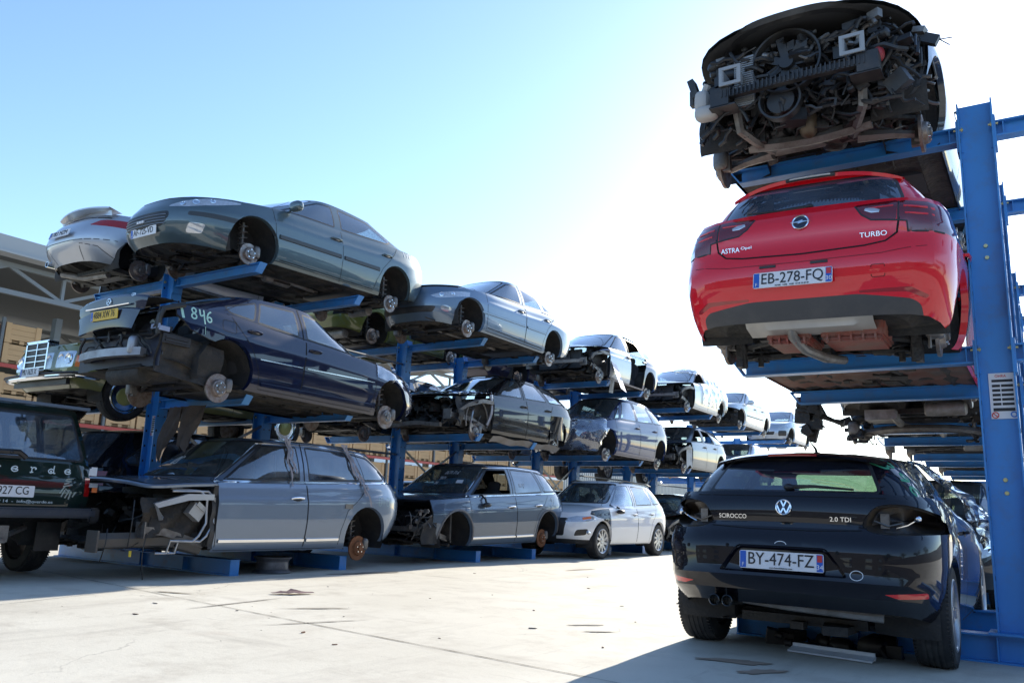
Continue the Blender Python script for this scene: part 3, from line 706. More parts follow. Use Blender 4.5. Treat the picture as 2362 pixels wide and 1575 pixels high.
def rack(name, label, cx0, cx1, y0, bays, topz, tiers, aisle, base_tip, signs=0, bays_back=None, back=True):
    """columns stand between cx0 < cx1; aisle = +1/-1 side with the customers' arms"""
    root = empty(name, ((cx0 + cx1) / 2, y0, 0), 0, label, 'storage rack'); ox = (cx0 + cx1) / 2
    ys = [y0 + 5 * i + k for i in range(bays) for k in (0, 1.8)]
    hx = (cx1 - cx0) / 2
    # column prototype
    bm = BM(); fl = .16
    for sx in (-1, 1): box(bm, (sx * (hx - .006), 0, topz / 2 + .1), (.012, fl, topz - .2))
    box(bm, (0, 0, topz / 2 + .1), (2 * hx - .0246, .010, topz - .2)); box(bm, (0, 0, .195), (2 * hx + .1, fl + .10, .014))
    for z in [t for t in tiers]:
        for sx in (-1, 1): box(bm, (sx * (hx - .02), 0, z - .19), (.016, .028, .012))
    hz = .35
    while hz < topz - .1:
        for sy in (-.05, .05):
            for sx in (-1, 1):
                for o_ in (hx + .0006, hx - .0128): box(bm, (sx * o_, sy, hz), (.0012, .022, .03), mi=1)
        hz += .2
    colm = obj('column', bm, [M_RACK, M_INK], root, smooth=False)
    bmb = BM()
    for z in tiers:
        for sx in (-1, 1):
            for sy in (-1, 1): 
                tube(bmb, [(sx * (hx - .035), sy * .058, z - .03), (sx * (hx + .03), sy * .058, z - .03)], .009, 6)
                lathe(bmb, [(0, .018), (.008, .018)], Matrix.Translation((sx * (hx - .022), sy * .058, z - .03)), 6)
        for q in (0, .09): lathe(bmb, [(0, .016), (.010, .014)], Matrix.Translation((.03 * q, -.006, z - .95 - q)) @ Matrix.Rotation(R(-90), 4, 'Z'), 8)
    bolts = obj('bolts', bmb, M_ZINC, colm)
    L_ = 1.777
    am = arm_mesh(L_); armp = obj('arm', am, M_RACK, root, smooth=False)
    bl = abs(base_tip - (cx1 if aisle > 0 else cx0)); bm = BM(); ibeam(bm, (0, 0, .092), (bl, 0, .092), .184, .14)
    for x in (.006, bl - .006, bl * .5): box(bm, (x, 0, .092), (.010, .13, .157))
    basep = obj('base_beam', bm, M_RACK, root, smooth=False)
    bm = BM(); ibeam(bm, (0, 0, .092), (bl, 0, .092), .184, .14); ibeam(bm, (-(2 * hx), 0, .092), (0, 0, .092), .184, .14)
    baseb = obj('base_beam', bm, M_RACK, root, smooth=False)
    first = True
    def place(o, x, y, z, rz=0):
        o.location = (x, y, z); o.rotation_euler = (0, 0, rz)
    for i, y in enumerate(ys):
        c = colm if first else colm.copy()
        if not first:
            COL.objects.link(c); c.parent = root
            for h_ in ((bolts,) if i < 8 else ()):
                hc = h_.copy(); COL.objects.link(hc); hc.parent = c
        place(c, 0, y - y0 + .06, 0)
        for z in tiers:
            for sd in ((1, -1) if (back and (bays_back is None or i < bays_back * 2)) else (aisle,)):
                a = armp if (first and z == tiers[0] and sd == (1 if back else aisle)) else armp.copy()
                if a is not armp: COL.objects.link(a); a.parent = root
                place(a, sd * hx, y - y0 + .06, z, 0 if sd > 0 else math.pi)
        for sd in (1, -1):
            pr = basep if sd == aisle else baseb
            b_ = pr if first else pr.copy()
            if not first: COL.objects.link(b_); b_.parent = root
            place(b_, sd * hx, y - y0 + .06, .0, 0 if sd > 0 else math.pi)
        first = False
    for i in range(0, len(ys) - 1):
        ya, yb = ys[i] - y0 + .07, ys[i + 1] - y0 + .05
        if yb - ya > 3: 
            for z in (tiers[0] - .35, tiers[1] - .35):
                bm = BM(); tube(bm, [(-.02, ya, z), (-.02, yb, z)], .022, 6); obj('spacer_tube', bm, mat('galvanised', (.3, .31, .32), rough=.5, metal=.7), root)
            continue
        for z0_, z1_ in ((1.0, 2.0),):
            bm = BM(); box_bar(bm, (-.0, ya, z0_), (-.0, yb, z1_)); box_bar(bm, (.009, ya, z1_), (.009, yb, z0_)); obj('cross_brace', bm, mat('galvanised', (.3, .31, .32), rough=.5, metal=.7), root, smooth=False)
    return root
def box_bar(bm, a, b, w_=.045, t=.006):
    a = Vector(a); b = Vector(b); d = (b - a); L_ = d.length; d.normalize(); n = Vector((1, 0, 0)); s_ = d.cross(n); M = Matrix((n, s_, d)).transposed()
    box(bm, (a + b) / 2, (t, w_, L_), M)
rackL = rack('cantilever_rack', 'long blue steel cantilever rack on the left stacked with scrapped cars in three levels', -10.205, -9.973, 6.55, 6, 3.955, (2.163, 3.862), 1, -8.163)
rackR = rack('cantilever_rack', 'blue steel cantilever rack on the right carrying the red hatchback, its tall column in front', -.364, -.130, 6.61, 6, 4.04, (2.163, 3.862), -1, -2.14)
def load_sign(rk, x, y, z, w_, h_):
    bm = BM(); box(bm, (x, y, z), (w_, .003, h_)); s_ = obj('load_sign', bm, M_WHITE, rk, smooth=False)
    bm = BM(); yy = y - .0030; t = z + h_ / 2
    box(bm, (x, yy, t - h_ * .17), (w_ * .78, .002, h_ * .055))
    for k in range(5):
        zz = t - h_ * (.28 + .1 * k); box(bm, (x - w_ * .24, yy, zz), (w_ * .30, .002, h_ * .055)); box(bm, (x + w_ * .17, yy, zz), (w_ * .44, .002, h_ * .055))
    box(bm, (x, yy, t - h_ * .80), (w_ * .80, .002, h_ * .07)); obj('sign_panels', bm, M_INK, s_, smooth=False)
    M = Matrix(((1, 0, 0, x - w_ * .05), (0, 0, -1, yy - .0005), (0, 1, 0, t - h_ * .07), (0, 0, 0, 1)))
    text('sign_heading', 'OHRA', h_ * .085, mat('sign_red', (.6, .03, .02), rough=.5), M, s_, fit=w_ * .42)
    bm = BM(); lathe(bm, [(0, w_ * .14), (.001, w_ * .14), (.001, w_ * .10), (0, w_ * .10)], Matrix.Translation((x - w_ * .34, yy - .0015, t - h_ * .92)) @ Matrix.Rotation(R(90), 4, 'Z'), 18, close=False); box(bm, (x - w_ * .34, yy - .001, t - h_ * .92), (w_ * .24, .001, .006), Matrix.Rotation(R(45), 3, 'Y')); obj('sign_symbol', bm, mat('sign_red', (.6, .03, .02)), s_)
    bm = BM(); lathe(bm, [(0, w_ * .13), (.001, w_ * .13), (.001, w_ * .08), (0, w_ * .08)], Matrix.Translation((x + w_ * .34, yy - .0015, t - h_ * .91)) @ Matrix.Rotation(R(90), 4, 'Z'), 18, close=False); obj('sign_symbol', bm, mat('sign_blue', (.05, .2, .6)), s_)
load_sign(rackR, .03, .047, 1.80, .165, .325)
load_sign(rackL, .0, .047, 1.82, .12, .27)
# ------------------------------------------------------------------ shed, crates, fence, far things
M_CLAD = mat('pale_cladding', (.36, .38, .40), rough=.5, var=.08, vscale=.5)
M_TRUSS = mat('grey_steelwork', (.20, .22, .24), rough=.5, metal=.2)
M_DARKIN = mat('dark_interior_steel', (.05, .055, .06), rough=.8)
M_WOOD = mat('pale_pine_boards', (.52, .33, .17), rough=.8, var=.2, vscale=1.6, bump=.1)
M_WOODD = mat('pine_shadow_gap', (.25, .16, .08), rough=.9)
M_REDB = mat('red_rack_beam', (.42, .06, .045), rough=.5)
XS = -25.0
sh = empty('storage_shed', (XS, 28, 0), 0, 'open sided grey steel shed with white roof edge behind the left rack', 'shed')
bm = BM(); ya, yb = -22, 5
box(bm, (.6 - 9, (ya + yb) / 2, 7.72), (19.2, yb - ya, .10), Matrix.Rotation(R(-2.5) * 0, 3, 'Y')); obj('roof', bm, mat('grey_roof_deck', (.10, .11, .12), rough=.7), sh)
bm = BM(); box(bm, (1.25, (ya + yb) / 2, 7.62), (.14, yb - ya + .1, .42)); box(bm, (1.15, (ya + yb) / 2, 7.36), (.5, yb - ya, .06)); obj('eaves_gutter', bm, M_CLAD, sh)
for xx in (.6, -8.5):
    bm = BM(); y = ya; k = 0
    box(bm, (xx, (ya + yb) / 2, 7.2), (.14, yb - ya, .14)); box(bm, (xx, (ya + yb) / 2, 6.42), (.14, yb - ya, .14))
    while y < yb - 1:
        box_bar(bm, (xx, y, 6.46), (xx, y + 1.6, 7.18), .1, .08); box_bar(bm, (xx, y + 1.6, 7.18), (xx, y + 3.2, 6.46), .1, .08); box(bm, (xx, y + .0, 6.81), (.09, .09, .64)); y += 3.2
    obj('roof_truss', bm, M_TRUSS, sh, smooth=False)
for y in (-22, -14.5, -7, .5, 4.8):
    bm = BM(); box(bm, (-1.6, y, 3.2), (.26, .2, 6.4)); obj('post', bm, M_TRUSS, sh, smooth=False)
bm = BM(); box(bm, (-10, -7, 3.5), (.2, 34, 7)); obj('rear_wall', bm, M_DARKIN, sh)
for yy_ in (-21.9, -8, 0, 8):
    bm = BM(); box(bm, (-8.5, yy_, 7.45), (18, .12, .3)); obj('rafter', bm, M_TRUSS, sh)
# crate (prototype) 1.0 x 0.58 with slot openings, front faces +X
def crate_bm():
    bm = BM(); L_ = 1.0; H_ = .585; D = 1.1; r_ = random.Random(3)
    box(bm, (-D / 2 - .03, 0, H_ / 2 + .05), (D - .06, L_ - .06, H_ - .12), mi=0)
    for sy in (-1, 1):
        box(bm, (0, sy * (L_ / 2 - .075), H_ / 2), (.035, .15, H_), mi=0); box(bm, (-D, sy * (L_ / 2 - .075), H_ / 2), (.035, .15, H_), mi=0)
    for z in (.155, .31, .465): box(bm, (-.021, 0, z + .02), (.03, L_ - .30, .148), mi=0)
    for y in (-.35, 0, .35): box(bm, (-.02, y, .045), (.03, .13, .09), mi=0)
    for sy in (-1, 1):
        for z in (.17, .35, .5): box(bm, (-D / 2, sy * (L_ / 2 - .012), z), (D - .04, .022, .15), mi=0)
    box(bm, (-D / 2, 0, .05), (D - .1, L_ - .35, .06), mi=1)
    return bm
cr0 = obj('wooden_crate', crate_bm(), [M_WOOD, M_WOODD], smooth=False)
M_CRLAB = ['pale pine pallet crate on the red racking inside the shed']
crs = []
def put_crate(y, z, x=XS):
    c = cr0 if not crs else cr0.copy()
    if crs: COL.objects.link(c)
    c.location = (x, y, z); c.rotation_euler = (0, 0, rnd.uniform(-.02, .02)); crs.append(c)
    props(c, 'slotted pine pallet crate, one of the look-alike crates stacked in the racking behind the cars', 'crate', 'pine crates stacked on red racking behind the left rack')
levels = [0.15, 1.50, 2.95, 4.42]
y = 8.4; n = 0
while y < 46:
    tiers_ = 4 if y < 12.6 else (3 if y < 21 else 3)
    for li in range(tiers_):
        if y > 14.2 and li == 3: continue
        for k in (0, 1):
            put_crate(y, levels[li] + k * .60 + .08)
    y += 1.07; n += 1
    if n % 3 == 0: y += .16
rk = empty('pallet_racking', (XS, 27, 0), 0, 'red beamed pallet racking under the shed holding pine crates', 'storage rack')
for z in levels[1:]:
    bm = BM(); box(bm, (.06, -.0, z), (.05, 40, .11)); obj('beam', bm, M_REDB, rk)
y = -19.2
while y < 20.5:
    bm = BM(); box(bm, (.03, y, 2.9), (.09, .08, 5.8)); obj('upright', bm, mat('racking_upright', (.12, .13, .14), rough=.5), rk); y += 3.37 * 1
# corrugated fence
def corrug():
    m = mat('corrugated_sheet', (.36, .37, .37), rough=.45, metal=.3, var=.1, vscale=.7); return m
def corr_panel(bm, x, y0_, y1_, z0_, z1_, pitch=.20, amp=.03):
    rows = [[], []]; y = y0_; k = 0
    while y < y1_:
        for dy, a in ((0, 0), (pitch * .4, 0), (pitch * .5, amp), (pitch * .9, amp)):
            rows[0].append(Vector((x + a, y + dy, z0_))); rows[1].append(Vector((x + a, y + dy, z1_)))
        y += pitch
    sheet(bm, rows)
fe = empty('corrugated_fence', (-17.5, 52, 0), 0, 'grey corrugated metal fence behind the far part of the left rack', 'fence')
bm = BM(); corr_panel(bm, 0, -21, 45, .1, 2.95); obj('sheeting', bm, corrug(), fe, smooth=False)
bm = BM(); box(bm, (-.05, 12, 3.0), (.12, 66, .1)); box(bm, (.04, 12, .08), (.1, 66, .16)); obj('capping_rail', bm, mat('rust_capping', (.30, .14, .10), rough=.6), fe)
wb = empty('white_warehouse', (-70, 84, 0), 0, 'small white gabled warehouse far behind the crates', 'building')
bm = BM(); prism(bm, [(-9, 0), (9, 0), (9, 6.4), (0, 10.6), (-9, 6.4)], 0, 30, Matrix.Translation((0, -6, 0)) @ Matrix(((1, 0, 0, 0), (0, 0, 1, 0), (0, 1, 0, 0), (0, 0, 0, 1)))); obj('walls', bm, mat('white_render', (.72, .73, .74), rough=.6), wb, smooth=False)
bm = BM()
for sx in (-1, 1): box(bm, (sx * 4.6, 9, 8.65), (10.1, 31, .18), Matrix.Rotation(sx * math.atan2(4.2, 9), 3, 'Y'))
obj('roof', bm, M_CLAD, wb)
bm = BM(); box(bm, (4, -6.02, 5.6), (1.2, .08, .5)); box(bm, (-4, -6.02, 5.6), (1.2, .08, .5)); obj('window', bm, M_DARKIN, wb)
# ------------------------------------------------------------------ trees
M_LEAF = mat('tree_leaves', (.05, .085, .03), rough=.6, var=.45, vscale=1.2)
M_BARK = mat('bark', (.10, .07, .05), rough=.9, var=.3, vscale=8)
def tree(x, y, h, rad, seed, label, cat='tree', group=None, n=2600):
    r_ = random.Random(seed); t = empty('broadleaf_tree', (x, y, 0), 0, label, cat, group); bm = BM()
    tube(bm, [(0, 0, 0), (.1, .05, h * .25), (-.05, .1, h * .5), (.05, 0, h * .8)], [h * .035, h * .028, h * .018, h * .006], 8); cl = []
    for k in range(11):
        a = r_.uniform(0, 6.28); z0_ = h * r_.uniform(.25, .6); e = Vector((math.cos(a) * rad * r_.uniform(.4, .85), math.sin(a) * rad * r_.uniform(.4, .85), z0_ + h * r_.uniform(.08, .32)))
        tube(bm, [(0, 0, z0_), e * .5 + Vector((0, 0, z0_ * .5 + .1)), e], [h * .012, h * .008, h * .003], 5); cl.append((e, rad * r_.uniform(.28, .5)))
    cl.append((Vector((0, 0, h * .86)), rad * .45)); cl.append((Vector((0, 0, h * .6)), rad * .6))
    obj('trunk', bm, M_BARK, t); bm = BM()
    for k in range(n):
        c, rr_ = r_.choice(cl); v = Vector((r_.gauss(0, 1), r_.gauss(0, 1), r_.gauss(0, .75))).normalized() * rr_ * r_.uniform(.45, 1.08) + c
        s_ = r_.uniform(.07, .17) * (h / 7); q = Vector((r_.gauss(0, 1), r_.gauss(0, 1), r_.gauss(0, 1))).normalized(); u_ = q.orthogonal().normalized() * s_; w_ = q.cross(u_).normalized() * s_ * .7
        bm.faces.new([bm.verts.new(v + u_), bm.verts.new(v + w_), bm.verts.new(v - u_), bm.verts.new(v - w_)])
    obj('crown', bm, M_LEAF, t, smooth=False); return t
tree(-11, 98, 5.6, 2.2, 5, 'small leafy tree far off, seen above the roof of the black hatchback')
# ------------------------------------------------------------------ cars
def car(C, name, label, cat, x, y, z, heading, roll=0., pitch=0., sx=1.0):
    """heading: direction of travel; 'toward' = nose at the camera end (-Y), 'away' = tail at the camera end"""
    e = empty(name, (x, y, z), math.pi if heading == 'toward' else 0., label, cat); e.rotation_euler = (pitch, roll, e.rotation_euler.z); C.root = e; return e
def window(C, poly, sd, name, rim=.022, r=.04, glass_name=None, rimtag='window_seal'):
    p = rpoly(poly, r); cut(C, p, 'x', P_side(sd, (1, 2), .25), rimtag)
    q = inset(p, rim); return cut(C, q, 'x', P_side(sd, (1, 2), .25), name)
def door_polys(C, polys, sd, tags):
    for p, t in zip(polys, tags): cut(C, p, 'x', P_side(sd, (0, 1, 2), .2), t)
def windscreen(C, hwb, hwt, zb, zt, se=1, name='windscreen', r=.06, rim=.02):
    p = rpoly([(-hwb, zb), (hwb, zb), (hwt, zt), (-hwt, zt)], r); pr = lambda f, C_: f[C_.zl] in (2,) and f.normal.y * se > .12 and abs(f.normal.x) < .93
    cut(C, p, 'y', pr, 'window_seal'); return cut(C, inset(p, rim), 'y', pr, name)
MATS = {}
def stdmats(body, **k):
    d = {'body': body, 'window_seal': M_BLACK, 'windscreen': G_CLEAR, 'rear_window': G_CLEAR, 'front_door_window': G_CLEAR, 'rear_door_window': G_CLEAR, 'quarter_window': G_CLEAR, 'front_door': body, 'rear_door': body, 'bonnet': body,
         'boot_lid': body, 'tailgate': body, 'front_bumper': body, 'rear_bumper': body, 'sill': body, 'grille': M_BLACK, 'headlight': M_LAMP_W, 'tail_light': M_LAMP_R, 'fuel_flap': body, 'front_wing': body, 'lower_valance': M_BLACK, 'fog_light': M_LAMP_W, 'cladding': M_BLACK}
    d.update(k); return d
# ---- grey-green saloon, top level of the left rack
def car_407():
    S = dict(W=.906, wb=2.725, pr=4.5, pf=3.0, qr=8, qf=4.6, zlow=[(-2.2, .34), (-1.6, .26), (-1, .20), (1, .19), (1.8, .20), (2.4, .24)],
             zsh=[(-2.28, .93), (-2.0, 1.01), (-1.3, 1.02), (-.4, .975), (.6, .95), (1.1, .93), (1.7, .84), (2.1, .74), (2.38, .63)],
             rear=[(0, -2.20), (.3, -2.28), (.6, -2.29), (.85, -2.25), (1, -2.20)], front=[(0, 2.26), (.25, 2.37), (.5, 2.40), (.8, 2.36), (1, 2.26)],
             crown=[(-2.3, .05), (-1, .04), (.8, .06), (1.5, .11), (2.4, .12)], wG=.82, yRG=-1.85, yWG=1.18, wT=.655, yRT=-1.05, yFT=.22, crownR=.055,
             roof=[(-1.1, 1.39), (-.5, 1.43), (-.1, 1.44), (.25, 1.42)], ra=.37, zh=.34, gpf=3.6, gpr=4.5, gqf=9, gqr=9)
    C = shell(S); body = paint('grey_green_metallic_paint', (.10, .145, .165), dcov=.12)
    r = car(C, 'saloon_car', 'grey-green saloon without wheels on the top arms at the left end', 'car', -9.17, 7.90, 3.775, 'toward', pitch=R(-1.6))
    arches(C, (1, -1)); sd = -1
    # bonnet
    cut(C, rpoly([(-.66, 1.22), (.66, 1.22), (.64, 1.6), (.50, 2.05), (.26, 2.22), (-.26, 2.22), (-.50, 2.05), (-.64, 1.6)], .1), 'z', P_top((1,), 1, 1.0), 'bonnet')
    # front bumper items (x,z) seen from the front
    fr = P_end(1, (0,), .5, .1)
    cut(C, rpoly([(-.34, .40), (.34, .40), (.44, .52), (.42, .60), (-.42, .60), (-.44, .52)], .05), 'y', fr, 'grille')
    for s_ in (1, -1):
        cut(C, rpoly([(s_ * .58, .33), (s_ * .70, .34), (s_ * .74, .46), (s_ * .64, .46)], .03), 'y', fr, 'fog_light#%d' % s_)
        cut(C, rpoly([(s_ * .62, .60), (s_ * .88, .62), (s_ * 1.0, .60), (s_ * 1.0, .56), (s_ * .88, .55), (s_ * .62, .545)], .02), 'y', fr, 'bumper_moulding#%d' % s_)
        cut(C, rpoly([(s_ * .36, .665), (s_ * .60, .66), (s_ * .77, .74), (s_ * .83, .86), (s_ * .68, .82), (s_ * .46, .73)], .05), 'y', lambda f, C_: f[C_.zl] in (0, 1) and f.calc_center_median().y > 1.55, 'headlight#%d' % s_)
    front_d = [(1.02, .26), (1.06, .60), (1.12, .93), (.95, 1.0), (.30, 1.47), (-.14, 1.50), (-.12, .96), (-.16, .60), (-.16, .24)]
    rear_d = [(-.17, .24), (-.17, .60), (-.13, .96), (-.15, 1.5), (-.75, 1.47), (-1.38, 1.05), (-1.28, .90), (-1.02, .62), (-.90, .40), (-.86, .25)]
    for s_ in (1, -1):
        door_polys(C, [front_d, rear_d], s_, ['front_door#%d' % s_, 'rear_door#%d' % s_])
        window(C, wp(C, [('b', .95), ('t', .20), ('t', -.06), ('b', -.05)]), s_, 'front_door_window#%d' % s_)
        window(C, wp(C, [('b', -.17), ('t', -.18), ('t', -.78), ('b', -1.30, .07), ('b', -1.18)]), s_, 'rear_door_window#%d' % s_)
    windscreen(C, .68, .58, .99, 1.38); windscreen(C, .64, .55, 1.07, 1.36, -1, 'rear_window')
    inner_shell(C, r)
    mt = stdmats(body, grille=M_BLACK, bumper_moulding=mat('dark_grey_moulding', (.035, .04, .045), rough=.4))
    split(C, mt, r, parents={'front_door_window#-1': 'front_door#-1', 'rear_door_window#-1': 'rear_door#-1', 'front_door_window#1': 'front_door#1', 'rear_door_window#1': 'rear_door#1'})
    liner(C, r); underbody(C, r, seed=4); seats(r, .05, -.75, .22)
    L = [front_d[:3] + [], [(-.165, .22), (-.165, .60), (-.125, .95)], rear_d[-5:] , [(1.02, .235), (-.86, .235)], [(.99, 1.0), (.28, 1.405), (-.12, 1.44), (-.75, 1.41), (-1.36, 1.07)]]
    lines(C, 'shut_line', L, .007, M_GAP, 'x', sd, parent=r)
    lines(C, 'door_moulding', [[(1.0, .56), (-.13, .575)], [(-.20, .575), (-.94, .585)]], .062, mat('dark_grey_moulding', (.035, .04, .045), rough=.4), 'x', sd, .014, parent=r)
    lines(C, 'sill_line', [[(.95, .26), (-.85, .26)]], .010, M_GAP, 'x', sd, parent=r)
    handle(C, r, (-.02, .80), sd, body); handle(C, r, (-1.10, .83), sd, body); mirror(C, r, (.82, .97), sd, body)
    # grille bars, centre block
    bm = BM()
    for z in (.44, .475, .51, .55): tube(bm, [hit(C, (x * .1, z), 'y', 1, .004)[0] for x in range(-4, 5)], .006, 5)
    obj('grille_bars', bm, mat('dark_chrome', (.25, .25, .26), rough=.3, metal=.8), C.parts['grille'])
    bm = BM()
    for x in (-.05, 0, .05): box(bm, hit(C, (x + .02, .49), 'y', 1, .008)[0], (.035, .02, .03))
    obj('grille_insert', bm, M_WHITE, C.parts['grille'])
    h, n = hit(C, (-.02, .37), 'y', 1, .0); plate(r, endM(-.02, h.y + .008, .37, 1, R(4)), 'AF-725-VD', 'fr', dep='')
    # headlamp inner reflectors
    for s_ in (1, -1):
        bm = BM()
        for x, z, q in ((.52, .71, .035), (.62, .745, .045), (.71, .79, .035)):
            h, n = hit(C, (s_ * x, z), 'y', 1, .001); M = Matrix.Translation(h) @ n.to_track_quat('X', 'Z').to_matrix().to_4x4(); lathe(bm, [(0, q), (.004, q * .8), (.001, q * .7), (.002, .002)], M, 18)
        obj('lamp_reflector', bm, mat('lamp_reflector', (.8, .82, .85), rough=.08, metal=1), C.parts['headlight#%d' % s_])
    # raised bonnet edge (thin dark gap) and wing edge
    lines(C, 'bonnet_edge', [[(-.64, 1.25), (-.64, 1.6), (-.50, 2.05), (-.26, 2.22), (.26, 2.22), (.50, 2.05), (.64, 1.6), (.64, 1.25)]], .03, M_INK, 'z', 1, .012, parent=r)
    for yh, zz in ((1.3625, .245), (-1.3625, .15)):
        for s_ in (1, -1):
            hubface(r, yh, zz, s_, .80, rd=.142 if yh > 0 else .135); spring_strut(r, s_ * .60, yh, zz + .05, .40)
    # painted number on the rear wing
    st = strokes('1780', .10)
    paint_strokes(C, 'painted_number', st, (-1.50, .93), sd, .0135, mat('white_marker', (.75, .78, .80), rough=.7), r, flip=True)
    return C
def strokes(s, h):
    G = {'0': [[(.1, .5), (.15, .85), (.35, 1), (.55, .8), (.6, .45), (.5, .1), (.3, 0), (.12, .15), (.1, .5)]],
         '1': [[(.15, 1), (.3, 0)]], '2': [[(.05, .8), (.25, 1), (.5, .85), (.45, .55), (.05, .05), (.6, .05)]],
         '4': [[(.1, 1), (.15, .5), (.3, .42), (.5, .55)], [(.5, 1), (.6, -.3)]], '6': [[(.5, 1), (.2, .75), (.08, .3), (.25, 0), (.5, .1), (.5, .35), (.3, .45), (.1, .3)]],
         '7': [[(.0, .95), (.5, 1), (.25, 0)], [(.1, .5), (.45, .5)]], '8': [[(.5, .85), (.3, 1), (.1, .8), (.2, .58), (.5, .35), (.5, .1), (.28, 0), (.08, .15), (.15, .4), (.45, .62), (.5, .85)]],
         '9': [[(.5, .7), (.3, .5), (.1, .7), (.25, 1), (.5, .9), (.5, .5), (.4, 0)]], '5': [[(.5, 1), (.15, .95), (.1, .6), (.4, .6), (.5, .3), (.3, 0), (.05, .1)]],
         'S': [[(.5, .9), (.2, 1), (.1, .7), (.45, .4), (.4, .05), (.05, .05)]], 'I': [[(.2, 1), (.2, 0)]], 'F': [[(.5, 1), (.1, 1), (.1, 0)], [(.1, .5), (.4, .5)]], 'c': [[(.5, .7), (.2, .7), (.1, .35), (.2, .05), (.5, .1)]]}
    out = []; x = 0
    for ch in s:
        for p in G.get(ch, []): out.append([((x + a) * h, b * h) for a, b in smooth2(p)])
        x += .75
    return out
def smooth2(p, n=4):
    if len(p) < 3: return list(p)
    P = [p[0]] + list(p) + [p[-1]]; out = []
    for i in range(1, len(P) - 2):
        a, b, c, d = [Vector(q) for q in P[i - 1:i + 3]]
        for k in range(n):
            t = k / n; out.append(tuple(.5 * ((2 * b) + (c - a) * t + (2 * a - 5 * b + 4 * c - d) * t * t + (3 * b - a - 3 * c + d) * t ** 3)))
    out.append(tuple(p[-1])); return out
def paint_strokes(C, name, st, org, sd, wd, m, root, axis='x', flip=False, lift=.0015, skew=0.):
    """org: lower left corner as seen from outside"""
    k = 1 if (axis == 'x' and sd > 0) else -1
    if axis == 'y': k = 1 if sd < 0 else -1
    L = [[(org[0] + k * (a + skew * b), org[1] + b) for a, b in p] for p in st]
    return lines(C, name, L, wd, m, axis, sd, lift, parent=root, step=.015)
# ------------------------------------------------------------------ generic car assembly
def wp(C, seq):
    """window outline from (side letter, y, offset): b = belt, t = roof edge"""
    s = C.s; zsh = smooth_pts(s['zsh'], 8); roof = smooth_pts(s['roof'], 8); out = []
    for q in seq:
        k, y = q[0], q[1]; d = q[2] if len(q) > 2 else 0
        out.append((y, (interp(zsh, y) + .03 + d) if k == 'b' else (interp(roof, y) - s['crownR'] - .045 + d)))
    return out
def gen(name, label, cat, S, pos, heading, body, sd, doors=(), wins=(), ws=None, rw=None, hubz=(.30, .30), hubx=.80, kind='disc', rd=.145, hubk={}, pitch=0., roll=0., bay=None, drop=(), interior=True, both=True, mats=None,
        trim=None, handles=(), mir=None, lamp=(), seed=1, under=True, scale=None, extra=None, arch=(True, True), tank=True, lipm=None, exhaust=True, hub_sides=(1, -1), shut=.008, seatpos=(.05, -.75, .22), yaw=0., uy1=None):
    C = shell(S); r = car(C, name, label, cat, pos[0], pos[1], pos[2], heading, pitch=pitch, roll=roll)
    if scale: r.scale = scale
    r.rotation_euler.z += yaw
    arches(C, (1, -1), rear=arch[0], front=arch[1]); sides = (1, -1) if both else (sd,)
    if extra: extra(C, r, 'cut')
    for s_ in sides:
        for p, t in doors: cut(C, p, 'x', P_side(s_, (0, 1, 2), .2), '%s#%d' % (t, s_))
        for seq, t, par in wins: window(C, wp(C, seq) if isinstance(seq[0][0], str) else seq, s_, '%s#%d' % (t, s_))
    if ws: windscreen(C, *ws)
    if rw: windscreen(C, rw[0], rw[1], rw[2], rw[3], -1, 'rear_window')
    for poly, t, se, zn, yl in lamp: cut(C, poly, 'y', (lambda f, C_, se=se, zn=zn, yl=yl: f[C_.zl] in zn and f.calc_center_median().y * se > yl and f.normal.y * se > .02), t)
    if extra: extra(C, r, 'cut2')
    dk = [f for f in C.bm.faces if C.names[f[C.tl]].split('#')[0] in drop or C.names[f[C.tl]] in drop]
    if interior: inner_shell(C, r, drop=drop)
    if dk: bmesh.ops.delete(C.bm, geom=dk, context='FACES')
    mt = stdmats(body); mt.update(mats or {})
    par = {}
    for s_ in sides:
        for seq, t, pp in wins:
            if pp: par['%s#%d' % (t, s_)] = '%s#%d' % (pp, s_)
    C.sd = sd
    split(C, mt, r, parents=par)
    S2 = C.s; liner(C, r, rear=arch[0], front=arch[1])
    if under: underbody(C, r, seed=seed, tank=tank, exhaust=exhaust, y1=uy1)
    if interior: seats(r, *seatpos)
    L = [list(p) + [p[0]] for p, t in doors if t not in drop and '%s#%d' % (t, sd) not in drop]
    if L: lines(C, 'shut_line', L, shut, M_GAP, 'x', sd, .0012, parent=r)
    for tr in (trim or []): lines(C, tr[0], tr[1], tr[2], tr[3], 'x', sd, tr[4] if len(tr) > 4 else .006, parent=r)
    for h_ in handles: handle(C, r, h_[0], sd, h_[1])
    if mir: mirror(C, r, mir, sd, body)
    for yh, zz, on in ((S2['wb'] / 2, hubz[0], 1), (-S2['wb'] / 2, hubz[1], 0)):
        if zz is None: continue
        for s_ in hub_sides: hubface(r, yh, zz, s_, hubx, kind=kind, rd=rd, tr=S2['tyre'], **hubk); 
        if kind == 'disc' : spring_strut(r, sd * (hubx - .2), yh, zz + .04, .38)
    if extra: extra(C, r, 'post')
    return C
